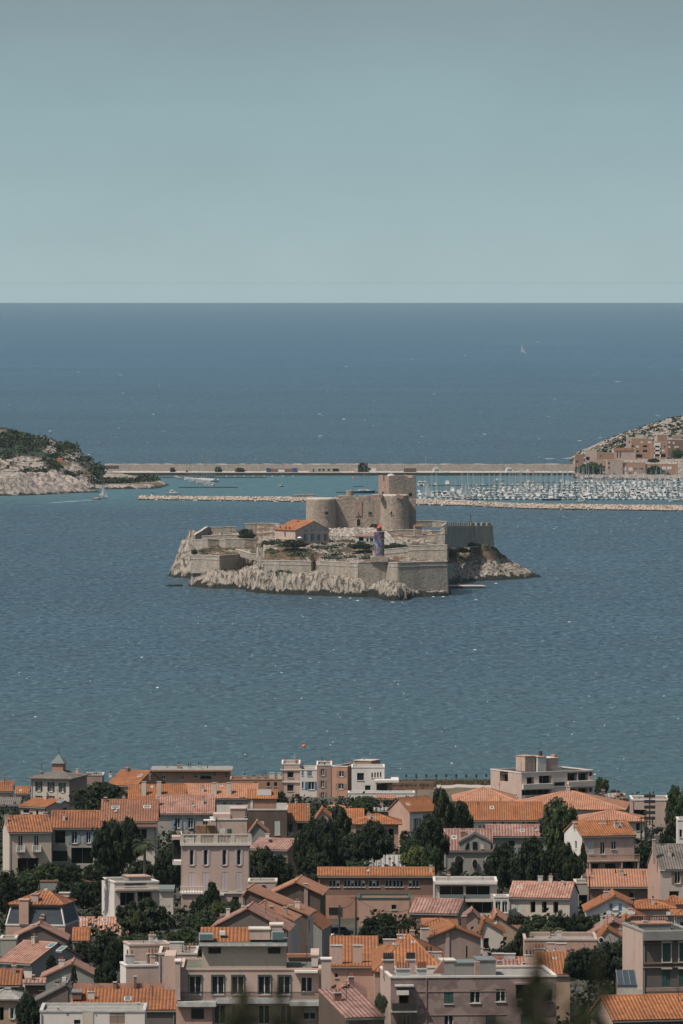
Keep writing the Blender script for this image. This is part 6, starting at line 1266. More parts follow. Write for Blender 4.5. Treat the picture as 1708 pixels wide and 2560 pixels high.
mb.box(KX(888), 5.6, KZ(1290, 6), KX(905), 6, KZ(1251, 6), 'pink_stone'); mb.build('curtain_wall', kp)
mb = MB(); mb.cyl((KX(875), 14, KZ(1240, 12)), 1.9, 1.9, KZ(1226, 14) - KZ(1240, 12), 16, 'pink_stone', top='coping_stone'); mb.build('turret', kp)
# tall square tower, turned so that its left face shows
a_ = R(20); Lf = (1041 - 972.6) * mk / math.cos(a_); Ls = (972.6 - 947) * mk / math.sin(a_); sq = empty('square_tower', (KX(972.6), 9, 0), a_); sq.parent = kp; Ht = KZ(1190, 9)
mb = MB(); hs = KZ(1196, 9)
mb.box(0, 0, -2, Lf, Ls, hs, 'wall_stone', top='roof_gravel'); mb.face([(-.02, Ls, -2), (-.02, 0, -2), (-.02, 0, hs), (-.02, Ls, hs)], 'pink_stone')
p_ = .9; hp = Ht
for q in ((0, 0, Lf * .70, p_, 0), (Lf * .86, 0, Lf, p_, 0), (Lf - p_, p_, Lf, Ls, 0), (0, Ls - p_, Lf - p_, Ls, 0)): mb.box(q[0], q[1], hs, q[2], q[3], hp, 'wall_stone', top='coping_stone')
mb.box(Lf * .70, 0, hs, Lf * .86, p_, hp - .9, 'pink_stone', top='coping_stone')
for q in ((p_, Ls * .42), (Ls * .5, Ls * .95 - p_)): mb.box(-.02, q[0], hs, p_, q[1], hp, 'pink_stone', top='coping_stone')
mb.build('tower_wall', sq); mb = MB(); cx, cy = Lf * .18, 4.0; rr = 2.1
for k in range(6):
    for s in range(16):
        t0, t1_ = math.pi / 2 * k / 6, math.pi / 2 * (k + 1) / 6; a0, a1 = 2 * math.pi * s / 16, 2 * math.pi * (s + 1) / 16; f = lambda t, a: (cx + rr * math.cos(t) * math.cos(a), cy + rr * math.cos(t) * math.sin(a), hs + .9 + 1.5 * math.sin(t)); mb.face([f(t0, a0), f(t0, a1), f(t1_, a1), f(t1_, a0)], 'coping_stone')
mb.cyl((cx, cy, hs - .1), rr, rr, 1.0, 16, 'wall_stone'); mb.build('dome', sq)
def kopen(px, py, w_, h_, y, arch=False, nm='window', par=kp, surround=True):
    mb = MB(); x = KX(px); z = KZ(py, y); W, Hh = w_ * mk / 2, h_ * mk / 2
    pts = [(x - W, z - Hh), (x + W, z - Hh), (x + W, z + Hh * (.4 if arch else 1))] + ([(x + W * math.cos(a), z + Hh * .4 + W * math.sin(a) * 1.0) for a in [math.pi * k / 8 for k in range(1, 8)]] if arch else []) + [(x - W, z + Hh * (.4 if arch else 1))]
    mb.face([(p[0], y - .03, p[1]) for p in pts], 'void')
    if surround:
        for s in (-1, 1): mb.box(x + s * (W + .3) - .22, y - .25, z - Hh, x + s * (W + .3) + .22, y - .01, z + Hh * .5, 'coping_stone')
    mb.box(x - W - .2, y - .3, z - Hh - .25, x + W + .2, y, z - Hh, 'coping_stone' if surround else 'wall_stone'); return mb.build(nm, par)
kopen(897, 1305.5, 9, 19, 5.98, True, 'gate'); kopen(896.5, 1283, 2.4, 4, 5.58, False, surround=False); kopen(926, 1283, 9, 5.5, 5.98, False, surround=False)
kopen(817, 1284, 9, 6, -3.75, True, surround=False); kopen(981, 1283.5, 9.5, 6, -3.2, True, surround=False)
kopen(1025, 1236.5, 9, 8, 12.2 + 1.1, True, surround=False) if False else None
mb = MB(); xr = Lf * .80; zz = KZ(1237, 9); mb.box(xr - .9, -.02, zz - .9, xr + .9, .3, zz + .9, 'void'); mb.box(Lf * .965 - .25, -.02, KZ(1279, 9) - .7, Lf * .965 + .25, .3, KZ(1279, 9) + .7, 'void'); mb.build('window', sq)
mb = MB(); zz = Ht - 1.5; mb.box(-.06, Ls * .42, zz - 1.2, .2, Ls * .52, zz + 1.6, 'void'); mb.box(-.06, Ls * .5, KZ(1233, 9) - .9, .2, Ls * .5 + 2.2, KZ(1233, 9) + .6, 'void'); mb.build('window', sq)
mb = MB(); mb.box(KX(884), 2, -3, KX(912), 5.5, .5, 'coping_stone'); mb.box(KX(880), -1, -3.5, KX(905), 2, -.6, 'coping_stone'); mb.build('steps', kp)
mb = MB()
for q, yq in ((952, 1241), (995, 1241), (1003, 1243)):   # cannon embrasures on the right tower rim
    x = KX(q); mb.box(x - .9, -3.6, KZ(yq + 4, -3), x + .9, 2, KZ(yq - 4.5, -3) + .15, 'pink_stone')
mb.build('embrasure', kp)
# custodian's house
_GZ = GZ
def with_ground(zfun):
    global GZ; GZ = zfun
I1 = (400, 1160, 3.136); tile(*I1); with_ground(lambda D: PZ(1355, 3860))
ch = house('pink custodian house with an orange roof and teal shutters on the fort island', 1062, 1326, 520, None, 452, 'gy', 'pale_pink', 'tile_orange', a=32, dep=20, D=3860, xp=1205, ye2=522, ov=.5, sc='shutter_blue',
      wins=[(1146, 512 + 6, 14, 30, 's'), (1200, 508, 17, 44, 's'), (1248, 514, 14, 28, 's'), (1298, 514, 14, 28, 's'), (1140, 578, 18, 60, 's'), (1196, 578, 18, 60, 's'), (1247, 580, 18, 54, 's'), (1298, 580, 18, 54, 's')], winL=[(980, 555, 10, 40, 'd'), (985, 505, 8, 24, 'd'), (895, 560, 10, 30, 'd'), (940, 500, 8, 20, 'd'), (1015, 505, 8, 20, 'd')], chim=[(1180, 447, 16, 'b', .6)])
I2 = (740, 1170, 4.9); tile(*I2); with_ground(lambda D: PZ(1355, 3868))
house('small low white building with a flat pinkish roof half hidden by the painted tower', 726, 1150, 838, None, 815, 'sh', 'white_wall', 'tile_pink', dep=6, D=3868, ov=.3, wins=[(877, 882, 28, 44, 'd'), (928, 880, 44, 40, 'd'), (800, 872, 60, 50, 'g'), (1122, 878, 18, 22, 'd')])
with_ground(lambda D: PZ(1348, 3900))
g_ = house('stone gatehouse with a dark round arch and a tiny orange roof right of the keep', 1455, 1545, 715, None, 700, 'sh', 'wall_stone', 'tile_orange', a=8, dep=4, D=3900, ov=.3); fpoly(g_, 'arch', [(1470, 880), (1470, 850), (1480, 833), (1496, 827), (1512, 833), (1522, 850), (1522, 880)][::-1], -.12, -.02, 'void')
fpoly(g_, 'arch_ring', [(1460, 880), (1460, 848), (1474, 826), (1496, 818), (1518, 826), (1532, 848), (1532, 880)][::-1], -.06, -.01, 'coping_stone')
rampart('pale slanting stair wall behind the painted tower', [(962, 3866, 1330), (975, 3862, 1342), (988, 3860, 1357)], 2.5, th=.8, mat='coping_stone')
# painted tower
m, nt, b = newmat('mural'); b.inputs['Roughness'].default_value = .8
wv = N(nt, 'ShaderNodeTexNoise'); wv.inputs['Scale'].default_value = .22; wv.inputs['Detail'].default_value = .2; wv.inputs['Distortion'].default_value = 1.8; nt.links.new(pos(nt, (1, 1, .8)), wv.inputs['Vector'])
cr = N(nt, 'ShaderNodeValToRGB'); cr.color_ramp.interpolation = 'CONSTANT'; nt.links.new(wv.outputs[0], cr.inputs[0]); el = cr.color_ramp.elements
el[0].color = (.03, .03, .08, 1); el[1].position = .97; el[1].color = (.03, .03, .06, 1)
for p_, c_ in ((.30, (.03, .07, .20)), (.37, (.02, .02, .02)), (.385, (.30, .03, .025)), (.43, (.40, .38, .34)), (.44, (.02, .02, .02)), (.455, (.04, .09, .26)), (.475, (.04, .20, .05)), (.505, (.02, .02, .02)), (.515, (.20, .33, .46)), (.54, (.33, .03, .025)), (.575, (.02, .02, .02)), (.59, (.38, .17, .03)), (.64, (.03, .07, .22))): q = el.new(p_); q.color = (*c_, 1)
nt.links.new(cr.outputs[0], b.inputs['Base Color']); MATS['mural'] = m
Dt = 3812; mt = Dt / F; zt = PZ(1391, Dt); pt_ = empty('painted_lighthouse', (PX(948.5, Dt), Dt + 2.6, zt), 0, 'stubby round lighthouse covered in a colourful swirling mural, with a red lantern top', 'lighthouse')
Hh = PZ(1330.5, Dt) - zt; mb = MB(); mb.cyl((0, 0, 0), 12.8 * mt, 12.6 * mt, Hh, 36, 'mural', top='coping_stone'); mb.build('tower', pt_); mb = MB(); mb.cyl((0, 0, Hh), 13.8 * mt, 13.8 * mt, .3, 28, 'coping_stone'); mb.build('gallery', pt_)
mb = MB(); mb.cyl((0, 0, Hh + .3), 5.6 * mt, 5.6 * mt, 1.7, 14, 'glass_dark')
for k in range(10): a = 6.283 * k / 10; mb.tube((6.8 * mt * math.cos(a), 6.8 * mt * math.sin(a), Hh + .3), (6.8 * mt * math.cos(a), 6.8 * mt * math.sin(a), Hh + 1.5), .06, 'dome_red')
mb.cyl((0, 0, Hh + 2.0), 6.8 * mt, 5.4 * mt, .8, 16, 'dome_red'); mb.cyl((0, 0, Hh + 2.8), 5.4 * mt, 1.2 * mt, .8, 16, 'dome_red'); mb.cyl((0, 0, Hh + 3.5), .22, .18, .6, 8, 'dome_red'); mb.build('lantern', pt_)
mb = MB(); mb.box(-22 * mt, -4.0, -2.6, 22 * mt, 5, -.05, 'wall_stone', top='coping_stone'); mb.box(22 * mt, -3, -3, 26 * mt, 3, -.8, 'wall_stone', top='coping_stone'); mb.face([(-17 * mt, -3, 0), (-12 * mt, -3, 0), (-12 * mt, -3, 2.6), (-17 * mt, -3, 3.6)], 'coping_stone'); mb.build('plinth', pt_)
Db = 4050; o_ = empty('signal_mast', (PX(1177, Db), Db, PZ(1312, Db)), 0, 'small signal mast with an orange top mark on the crenellated bastion', 'mast'); mb = MB(); mb.tube((0, 0, -1), (0, 0, 5.4), .1, 'iron'); mb.box(-.3, -.3, 3.9, .3, .3, 4.3, 'iron'); mb.box(-.3, -.3, 4.8, .3, .3, 5.2, 'iron'); mb.build('pole', o_); mb = MB(); mb.cyl((0, 0, 1.2), .5, .85, .7, 10, 'buoy_orange'); mb.build('top_mark', o_)
# landing pier
mb = MB(); D0 = 3915; mb.box(PX(1115, D0), 3898, -1, PX(1205, D0), 3915, 1.1, 'wet_rock', top='pale_path'); mb.face([(PX(1205, D0), 3898, 1.1), (PX(1214, D0), 3903, 1.0), (PX(1214, D0), 3907, 1.0), (PX(1205, D0), 3915, 1.1)], 'pale_path'); tag(mb.build('landing_pier'), 'flat stone landing pier right of the bare corner rampart', 'pier')
rampart('short pale buttress wall right of the corner rampart', [(1119, 3870, 1412), (1127, 3885, 1414), (1128, 3900, 1418)], 7, mat='rampart_stone')
# boulders and sea rocks in front of the fort
def rockmesh(mb, c, s, r, mat, sub=2):
    import bmesh
    bm = bmesh.new(); bmesh.ops.create_icosphere(bm, subdivisions=sub, radius=1); off = r.uniform(0, 50); base = len(mb.v)
    for v in bm.verts:
        n_ = noise.noise(Vector((v.co.x * 1.3 + off, v.co.y * 1.3, v.co.z * 1.3))); n2 = noise.noise(Vector((v.co.x * 4 + off, v.co.y * 3, v.co.z * 3))); k = 1 + .5 * n_ + .22 * n2; mb.v.append((c[0] + v.co.x * s[0] * k, c[1] + v.co.y * s[1] * k, c[2] + v.co.z * s[2] * k))
    for f in bm.faces: mb.f.append(tuple(base + v.index for v in f.verts)); mb.uv.append([(0, 0)] * 3); mb.mi.append(mb.m(mat))
    bm.free()
rr_ = random.Random(9)
for px, py, w_, h_, lb in ((925, 1483, 34, 22, 'flat pinkish boulder lying in the water left of the tall sea rock'), (995, 1498, 60, 40, 'tall jagged sea rock rising in front of the bare corner rampart'), (1030, 1478, 28, 26, 'rounded rock right of the tall sea rock'), (1080, 1486, 80, 12, 'low dark reef along the foot of the corner rampart'), (440, 1466, 50, 6, 'flat dark reef reaching out left of the lower bastion'), (860, 1490, 50, 14, 'low pale rock ledge at the waterline under the middle rampart')):
    D = DW(py); m_ = D / F; mb = MB(); rockmesh(mb, (PX(px, D), D + 2, 0), (w_ * m_ / 2, max(2, w_ * m_ / 3), h_ * m_ * .75), rr_, 'fort_rock', 4); tag(mb.build('sea_rock', smooth=False), lb, 'rock')
# vegetation of the island
mkD = {}
def bush_at(label, px, py, w_, h_, D, mat='leaf_dark', kind='bush', ground=None):
    m_ = D / F; z = PZ(py, D); r_ = empty('bush', (PX(px, D), D, z - .2), 0, label, 'bush'); o = bpy.data.objects.new('foliage', rt.choice(CR[(kind, mat)])); C.objects.link(o); o.parent = r_; o.scale = (w_ * m_ / 2, max(1.5, w_ * m_ / 3), h_ * m_); return r_
bush_at('round very dark bush on the left cliff top of the fort island', 616, 1346, 46, 24, 3978); bush_at('dark bush on the slope left of the custodian house', 680, 1372, 56, 20, 3866); bush_at('dark bush bank before the custodian house', 735, 1366, 70, 18, 3850); bush_at('dark bush at the end of the terrace wall', 655, 1362, 20, 14, 3935)
bush_at('clipped dark hedge before the low white building, left of the painted tower', 900, 1371, 64, 15, 3845); bush_at('clipped dark hedge right of the painted tower', 985, 1373, 80, 15, 3846); bush_at('small bush against the wall between the keep towers', 936, 1322, 26, 13, 3936)
bush_at('dark bush on the grassy slope below the far right bastion', 1150, 1380, 50, 12, 4012); bush_at('dark bush close under the far right bastion wall', 1180, 1364, 40, 8, 4022); bush_at('dark bush at the left of the grassy slope, by the rampart end', 1130, 1394, 22, 18, 3995); bush_at('dark bush beside the cliff notch on the left of the island', 486, 1385, 16, 14, 3950)
V = []; Fc = []; tn = []; r = random.Random(31)
for k in range(1300):
    if r.random() < .68: px, D = r.uniform(650, 945), r.uniform(3822, 3875)
    elif r.random() < .6: px, D = r.uniform(1122, 1262), r.uniform(3996, 4036)
    else: px, D = r.uniform(490, 640), r.uniform(3930, 4030)
    x = PX(px, D); 
    if nz(x * .12, D * .12, 9) < (.02 if px < 1120 else .20): continue
    d_ = float(pdist(np.array([[x]]), np.array([[D]]), [(PX(a, b_), b_) for a, b_ in OUT])[0, 0]); z = fort_z(px, D, d_, x)[0]; t_ = r.random()
    for q in range(10):
        c = Vector((x + r.gauss(0, .9), D + r.gauss(0, .9), z + abs(r.gauss(.2, .35)))); n = Vector((r.gauss(0, 1), r.gauss(0, 1), r.gauss(.8, 1))).normalized(); a = n.orthogonal() * .32; b_ = n.cross(a); i = len(V); V += [tuple(c - a), tuple(c + b_), tuple(c + a), tuple(c - b_)]; Fc.append((i, i + 1, i + 2, i + 3)); tn.append(t_)
me = bpy.data.meshes.new('scrub'); me.from_pydata(V, [], Fc); at = me.attributes.new('tone', 'FLOAT', 'FACE'); at.data.foreach_set('value', tn); me.materials.append(MATS['leaf_island']); o = bpy.data.objects.new('scrub', me); C.objects.link(o); tag(o, 'low dry scrub growing on the terraces of the fort island', 'scrub', kind='stuff')
mb = MB()
for k in range(420):       # rubble field below the keep
    px, D = r.uniform(822, 955), r.uniform(3893, 3931)
    if 886 < px < 908: continue
    x = PX(px, D); s = r.uniform(.3, .8); rockmesh(mb, (x, D, interp(D, PL) + .2), (s * 1.3, s, s * .7), r, 'pale_path', 1)
tag(mb.build('rubble'), 'pale loose rubble spread below the castle keep', 'rubble', kind='stuff')
# tiny figures and parasols on the terrace
def figure(px, py, D, col, label):
    z = PZ(py, D); r_ = empty('person', (PX(px, D), D, z), rt.uniform(0, 6), label, 'person'); me = bpy.data.meshes.new('body'); s = [(0, 0, .95), (0, 0, 1.2), (0, 0, 1.45), (0, 0, 1.56), (0, 0, 1.72), (-.1, 0, .9), (-.12, .03, .5), (-.13, 0, .08), (.1, 0, .9), (.12, -.03, .5), (.13, 0, .08), (-.2, 0, 1.42), (-.26, 0, 1.12), (-.24, -.1, .85), (.2, 0, 1.42), (.26, 0, 1.12), (.24, .1, .85)]
    e = [(0, 1), (1, 2), (2, 3), (3, 4), (0, 5), (5, 6), (6, 7), (0, 8), (8, 9), (9, 10), (2, 11), (11, 12), (12, 13), (2, 14), (14, 15), (15, 16)]; me.from_pydata(s, e, []); o = bpy.data.objects.new('body', me); C.objects.link(o); o.parent = r_; mo = o.modifiers.new('skin', 'SKIN'); rad = [.15, .14, .16, .06, .11, .1, .075, .05, .1, .075, .05, .065, .05, .04, .065, .05, .04]
    for k, v in enumerate(me.skin_vertices[0].data): v.radius = (rad[k], rad[k]); v.use_root = (k == 0)
    me.materials.append(MATS[col]); return r_
figure(831, 1351, 3885, 'iron', 'dark clothed visitor standing by the right corner of the custodian house'); figure(824, 1352, 3872, 'hull_navy', 'visitor in dark blue beside the custodian house terrace'); figure(1004, 1358, 3868, 'cloth_pink', 'visitor in pale clothes right of the painted tower'); figure(836, 1354, 3878, 'rubber', 'second dark clothed visitor walking on the pale path by the custodian house')
for k, px in enumerate((752, 764, 778, 792, 806)):
    D = 3856; mb = MB(); mb.tube((0, 0, 0), (0, 0, .72), .05, 'iron'); mb.cyl((0, 0, .72), .6, .6, .05, 12, 'iron'); o = mb.build('cafe_table', loc=(PX(px, D - 1), D - 1 + k * 1.2 - 3, PZ(1356.5, D - 1))); tag(o, 'small dark round table in the row before the custodian house', 'table', 'tables before the custodian house')
mb = MB(); 
r_ = empty('parasol', (PX(749, 3850), 3850, PZ(1354, 3850)), 0, 'pale parasol standing left of the tables by the custodian house', 'parasol'); mb.tube((0, 0, -.5), (0, 0, 2.4), .05, 'iron'); mb.build('pole', r_); mb = MB(); mb.cyl((0, 0, 1.9), 1.3, .1, .6, 8, 'sail_white'); mb.build('canopy', r_)
# swallows
def bird(px, py, D, s, label, rz):
    r_ = empty('swallow', (PX(px, D), D, PZ(py, D)), rz, label, 'bird'); mb = MB(); n = 9
    prof = [(-.9, .02), (-.5, .1), (0, .16), (.4, .15), (.75, .1), (.95, .03)]; k = 8; base = len(mb.v)
    for x_, rr in prof: mb.v += [(x_ * s * .5, rr * s * math.cos(6.283 * q / k), rr * s * math.sin(6.283 * q / k)) for q in range(k)]
    for a in range(len(prof) - 1):
        for q in range(k): j = (q + 1) % k; mb.f.append((base + a * k + q, base + a * k + j, base + (a + 1) * k + j, base + (a + 1) * k + q)); mb.uv.append([(0, 0)] * 4); mb.mi.append(mb.m('bird_black'))
    for sg in (1, -1):
        w_ = [(.25, .05, .02), (.45, .55, .25), (.1, 1.3, .5), (-.75, 1.75, .45), (-.05, 1.1, .38), (0, .5, .16), (-.1, .05, 0)]; P = [(p[0] * s * .6, sg * p[1] * s * .6, p[2] * s * .6) for p in w_]; up = [(p[0], p[1], p[2] + .03 * s) for p in P]; mb.face(up if sg > 0 else up[::-1], 'bird_black'); mb.face(P[::-1] if sg > 0 else P, 'bird_black')
        mb.face([(-.4 * s, 0, 0), (-.95 * s, sg * .28 * s, 0), (-.6 * s, sg * .06 * s, .02 * s)], 'bird_black')
    mb.build('body', r_)
bird(623, 1514, 700, .16, 'black swallow gliding over the water below the fort island', R(60)); bird(605, 1508, 900, .10, 'tiny second swallow just left of the larger one', R(-30))
# ================= outer islands, breakwaters and marina
OL = [(-320, 5575), (0, 5590), (60, 5600), (110, 5618), (200, 5672), (249, 5684), (254, 5694), (215, 5740), (215, 5768), (300, 5772), (385, 5785), (402, 5800), (425, 5890), (408, 5930), (396, 5960), (375, 6000), (330, 6120), (300, 6190), (270, 6260), (230, 6330), (-320, 6500)]
TL = [(-300, 52), (0, 42.5), (19, 43), (55, 38.5), (92, 37), (119, 36), (145, 31.5), (172, 31), (191, 29), (207, 22.5), (232, 17), (251, 12.5), (262, 3.4), (430, 3)]
def left_z(px, D, d, x):
    if d < 0: return -1 + d * .3, 0
    n1 = nz(x * .03, D * .03, 4); n2 = nz(x * .12, D * .12, 1); n3 = nz(x * .35, D * .35, 5); rib = ridged(x * .06, D * .05 + x * .03, 2)
    if px < 256 and D < 5735:
        top = 14 + 3.0 * n1 + 2.2 * n2 if px < 205 else interp(px, [(205, 9), (222, 1.3), (256, 1)])
        z = min(max(0, d * (.42 + .22 * rib)), top + n3 * .8); veg = -.2 if z < 11 else .15
        if D > 5690 and px < 120: veg = .5; z = min(z, 12.5)
        return z - .2 + n2 * .9 * min(1, d / 5), veg + .2 * n1
    T_ = interp(px, TL)
    if px > 258: return min(d * .5, 3 + n2 * .5), (.52 if D < 5855 and D > 5796 else (-.1 if D < 5796 else .22 + .4 * n1))
    base = 12.5 if px < 190 else max(3, 12.5 - (px - 190) * .14)
    t = min(1, max(0, (D - 5745) / 150.0)); z = base + (T_ - base) * (t ** .85) + n2 * 2.4 * t * (1 - t) * 2 + n3 * .7
    if D > 5930: z = T_ - (D - 5930) * .09
    if d < 30: z = min(z, d * .6)
    v = .44 + .9 * n1 + .25 * n2
    if z > T_ - 6 and px < 110: v += .3
    if t < .35: v -= .15
    return z, v
land('left_island_terrain', OL, 2.2, left_z, 'hill_rock', pad=8, ystep=2.6).name = 'island_hill'
ORR = [(1416, 6905), (1424, 6700), (1436, 6400), (1438, 6200), (1432, 6130), (1440, 6085), (1560, 6050), (1700, 6010), (1990, 5980), (1990, 7150), (1600, 7150), (1450, 6960)]
TR = [(1410, 0), (1416, 2.5), (1425, 8), (1439, 14), (1479, 20.5), (1508, 24.6), (1547, 30), (1596, 34), (1655, 37.4), (1708, 40), (1990, 50)]
def right_z(px, D, d, x):
    if d < 0: return -1 + d * .3, 0
    n1 = nz(x * .03, D * .03, 14); n2 = nz(x * .12, D * .12, 11); n3 = nz(x * .3, D * .3, 15)
    if D < 6140: z = 2.5
    elif D < 6160: z = 2.5 + (D - 6140) * .2
    elif D < 6215: z = 6.5 + (D - 6160) * .1
    else: z = 12
    T_ = interp(px, TR) 
    if px < 1500: z = min(z, interp(px, [(1432, 3), (1500, 8)]) if D < 6300 else 99)
    if D > 6260: t = min(1, (D - 6260) / 340); z = z + (T_ - z) * t ** .8 if T_ > z else min(z, T_)
    if D > 6620: z = T_ - (D - 6620) * .05
    z = min(z, max(.5, d * .45)) + n2 * 1.2 + n3 * .8
    return z, (.12 + .6 * n1 + .2 * n2) if D > 6230 else .3 + .3 * n1
land('east_island_terrain', ORR, 3.0, right_z, 'east_rock', pad=8, ystep=3.6).name = 'island_hill'
def bush_on(label, px, D, w_, h_, zf, out, mat='leaf_dark', kind='bush'):
    x = PX(px, D); d_ = float(pdist(np.array([[x]]), np.array([[D]]), [(PX(a, b_), b_) for a, b_ in out])[0, 0]); z = zf(px, D, d_, x)[0]; r_ = empty('bush', (x, D, z - .5), 0, label, 'bush'); m_ = D / F
    o = bpy.data.objects.new('foliage', rt.choice(CR[(kind, mat)])); C.objects.link(o); o.parent = r_; o.scale = (w_ * m_ / 2, w_ * m_ / 2.5, h_ * m_); return r_
# scattered maquis on the left hill: patches nobody could count
V = []; Fc = []; tn = []; r = random.Random(77)
def scatter(n, pxr, Dr, zf, out, cond, s0=(1.2, 3.2), leaf=.8):
    poly = [(PX(a, b_), b_) for a, b_ in out]; k = 0
    for _ in range(n):
        px, D = r.uniform(*pxr), r.uniform(*Dr); x = PX(px, D)
        if not cond(px, D, x): continue
        d_ = float(pdist(np.array([[x]]), np.array([[D]]), poly)[0, 0])
        if d_ < 3: continue
        z = zf(px, D, d_, x)[0]; t_ = r.random(); s = r.uniform(*s0)
        for q in range(14):
            c = Vector((x + r.gauss(0, .7) * s, D + r.gauss(0, .7) * s, z + abs(r.gauss(.2, .4)) * s)); n_ = Vector((r.gauss(0, 1), r.gauss(0, 1), r.gauss(.6, 1))).normalized(); a = n_.orthogonal() * leaf; b_ = n_.cross(a); i = len(V); V.append(tuple(c - a)); V.append(tuple(c + b_)); V.append(tuple(c + a)); V.append(tuple(c - b_)); Fc.append((i, i + 1, i + 2, i + 3)); tn.append(t_)
def patch(cx, cy, rx, ry):       # patch outlines given in photograph pixels of the hill face
    return (cx, cy, rx, ry)
PT = [(20, 1098, 55, 14), (70, 1108, 50, 12), (80, 1122, 30, 8), (5, 1112, 25, 8), (15, 1140, 22, 7), (160, 1122, 26, 10), (178, 1128, 14, 10), (140, 1142, 22, 5), (120, 1156, 14, 5), (200, 1151, 30, 4), (140, 1167, 18, 8), (90, 1185, 50, 10), (186, 1187, 22, 7), (240, 1178, 16, 13), (225, 1206, 30, 4), (300, 1205, 44, 3.5), (370, 1200, 24, 5), (228, 1192, 20, 4), (55, 1131, 12, 5)]
poly = [(PX(a, b_), b_) for a, b_ in OL]
def inpatch(px, D, x):
    d_ = float(pdist(np.array([[x]]), np.array([[D]]), poly)[0, 0]); z = left_z(px, D, d_, x)[0]; y = YH + (H - z) * F / D
    return any(((px - a) / c) ** 2 + ((y - b_) / e) ** 2 < 1 + .5 * nz(px * .1, y * .2, 3) for a, b_, c, e in PT)
scatter(4200, (-120, 420), (5700, 6000), left_z, OL, inpatch)
scatter(700, (1440, 1720), (6240, 6600), right_z, ORR, lambda px, D, x: nz(x * .04, D * .04, 30) > .12, (.8, 2.0), .7)
scatter(2600, (1412, 1720), (6240, 6900), right_z, ORR, lambda px, D, x: nz(x * .02, D * .02, 31) > -.3, (.3, .8), .35)
scatter(350, (-60, 250), (5745, 5940), left_z, OL, lambda px, D, x: True, (.3, 1.0), .4)
me = bpy.data.meshes.new('maquis'); me.from_pydata(V, [], Fc); at = me.attributes.new('tone', 'FLOAT', 'FACE'); at.data.foreach_set('value', tn); me.materials.append(MATS['leaf_dark']); o = bpy.data.objects.new('maquis', me); C.objects.link(o); tag(o, 'dark green maquis in patches over the rocky island hills', 'scrub', kind='stuff')
# the long sea wall with its quay
def strip(name, label, prof, x0, x1, mats, step=12, cat='sea wall', wob=.25):
    mb = MB(); n = int((x1 - x0) / step) + 1; r = random.Random(4); rows = []
    for k in range(n + 1):
        px = x0 + (x1 - x0) * k / n; rows.append([(PX(px, D), D, z + (r.uniform(-wob, wob) if z > 2.6 else 0)) for D, z in prof])
    for a, b_ in zip(rows, rows[1:]):
        for q in range(len(prof) - 1): mb.face([a[q], b_[q], b_[q + 1], a[q + 1]], mats[q])
    o = mb.build(name); tag(o, label, cat); return o
strip('sea_wall', 'long grey sloping sea wall with a quay joining the two outer islands', [(6185, -1), (6185, 2.2), (6203, 2.4), (6204, 3.0), (6223, 8.2), (6229, 8.2), (6236, 3), (6245, -1)], 262, 1442, ['wet_rock', 'pale_path', 'pale_path', 'quay_stone', 'coping_stone', 'quay_stone', 'wet_rock'])
with_ground(lambda D: 2.4); tile(0, 0, 1.0)
h = house('open brown shed with bright blue ends on the quay of the sea wall', 668, 742, 1171, None, None, 'flat', 'brown_wall', 'roof_gravel', dep=6, D=6196, parapet=.1, cornice='concrete'); pbox(h, 'blue_end', 666, 676, 1170, 1182, -.4, -.05, 'blue_panel'); pbox(h, 'blue_end', 730, 744, 1170, 1182, -.4, -.05, 'blue_panel'); pbox(h, 'white_boat_cradle', 696, 712, 1174, 1180, -1.5, -.6, 'frame_white')
h = house('long low grey hut with small windows on the quay of the sea wall', 772, 850, 1170, None, None, 'flat', 'grey_wall', 'roof_gravel', dep=5, D=6196, parapet=.1, cornice='ivory', wins=[(799, 1175, 6, 5, 'd'), (809, 1175, 6, 5, 'd'), (822, 1175, 6, 5, 'd'), (840, 1175, 16, 7, 'd')]); pbox(h, 'green_door', 782, 786, 1172, 1182, -.1, -.02, 'shutter_green')
house('small pinkish kiosk on the quay left of the round tree', 885, 895, 1171, None, None, 'flat', 'pale_pink', 'roof_gravel', dep=3, D=6194, parapet=.1); house('small white kiosk on the quay right of the round tree', 929, 941, 1170, None, None, 'flat', 'white_wall', 'roof_gravel', dep=3, D=6194, parapet=.1)
house('dark boat shed on the quay just behind the square tower', 1010, 1041, 1170, None, None, 'flat', 'dark_brown', 'roof_gravel', dep=5, D=6196, parapet=.1, cornice='concrete'); house('pair of grey sheds on the quay at the right end of the sea wall', 1299, 1310, 1173, None, None, 'flat', 'concrete', 'roof_gravel', dep=3, D=6196, parapet=.1); house('little white shed beside the pair of grey sheds', 1315, 1322, 1173, None, None, 'flat', 'white_wall', 'roof_gravel', dep=3, D=6196, parapet=.1); house('little pinkish shed furthest right on the quay', 1326, 1335, 1173, None, None, 'flat', 'pink_wall', 'roof_gravel', dep=3, D=6196, parapet=.1)
for px, w_, h_, lb in ((432, 15, 12, 'round bush on the quay nearest to the left island'), (546, 20, 14, 'round bush on the quay behind the blue covered boats'), (600, 28, 11, 'wide low bush on the quay left of the blue ended shed'), (908, 32, 24, 'round dark tree on the quay between two kiosks'), (467, 6, 5, 'tiny bush on the quay right of the first round bush')):
    D = 6200; m_ = D / F; r_ = empty('bush' if w_ < 30 else 'broadleaf_tree', (PX(px, D), D, 2.3), 0, lb, 'bush' if w_ < 30 else 'tree'); o = bpy.data.objects.new('foliage', CR[('bush', 'leaf_dark')][0]); C.objects.link(o); o.parent = r_; o.scale = (w_ * m_ / 2, 2.5, h_ * m_ * .95)
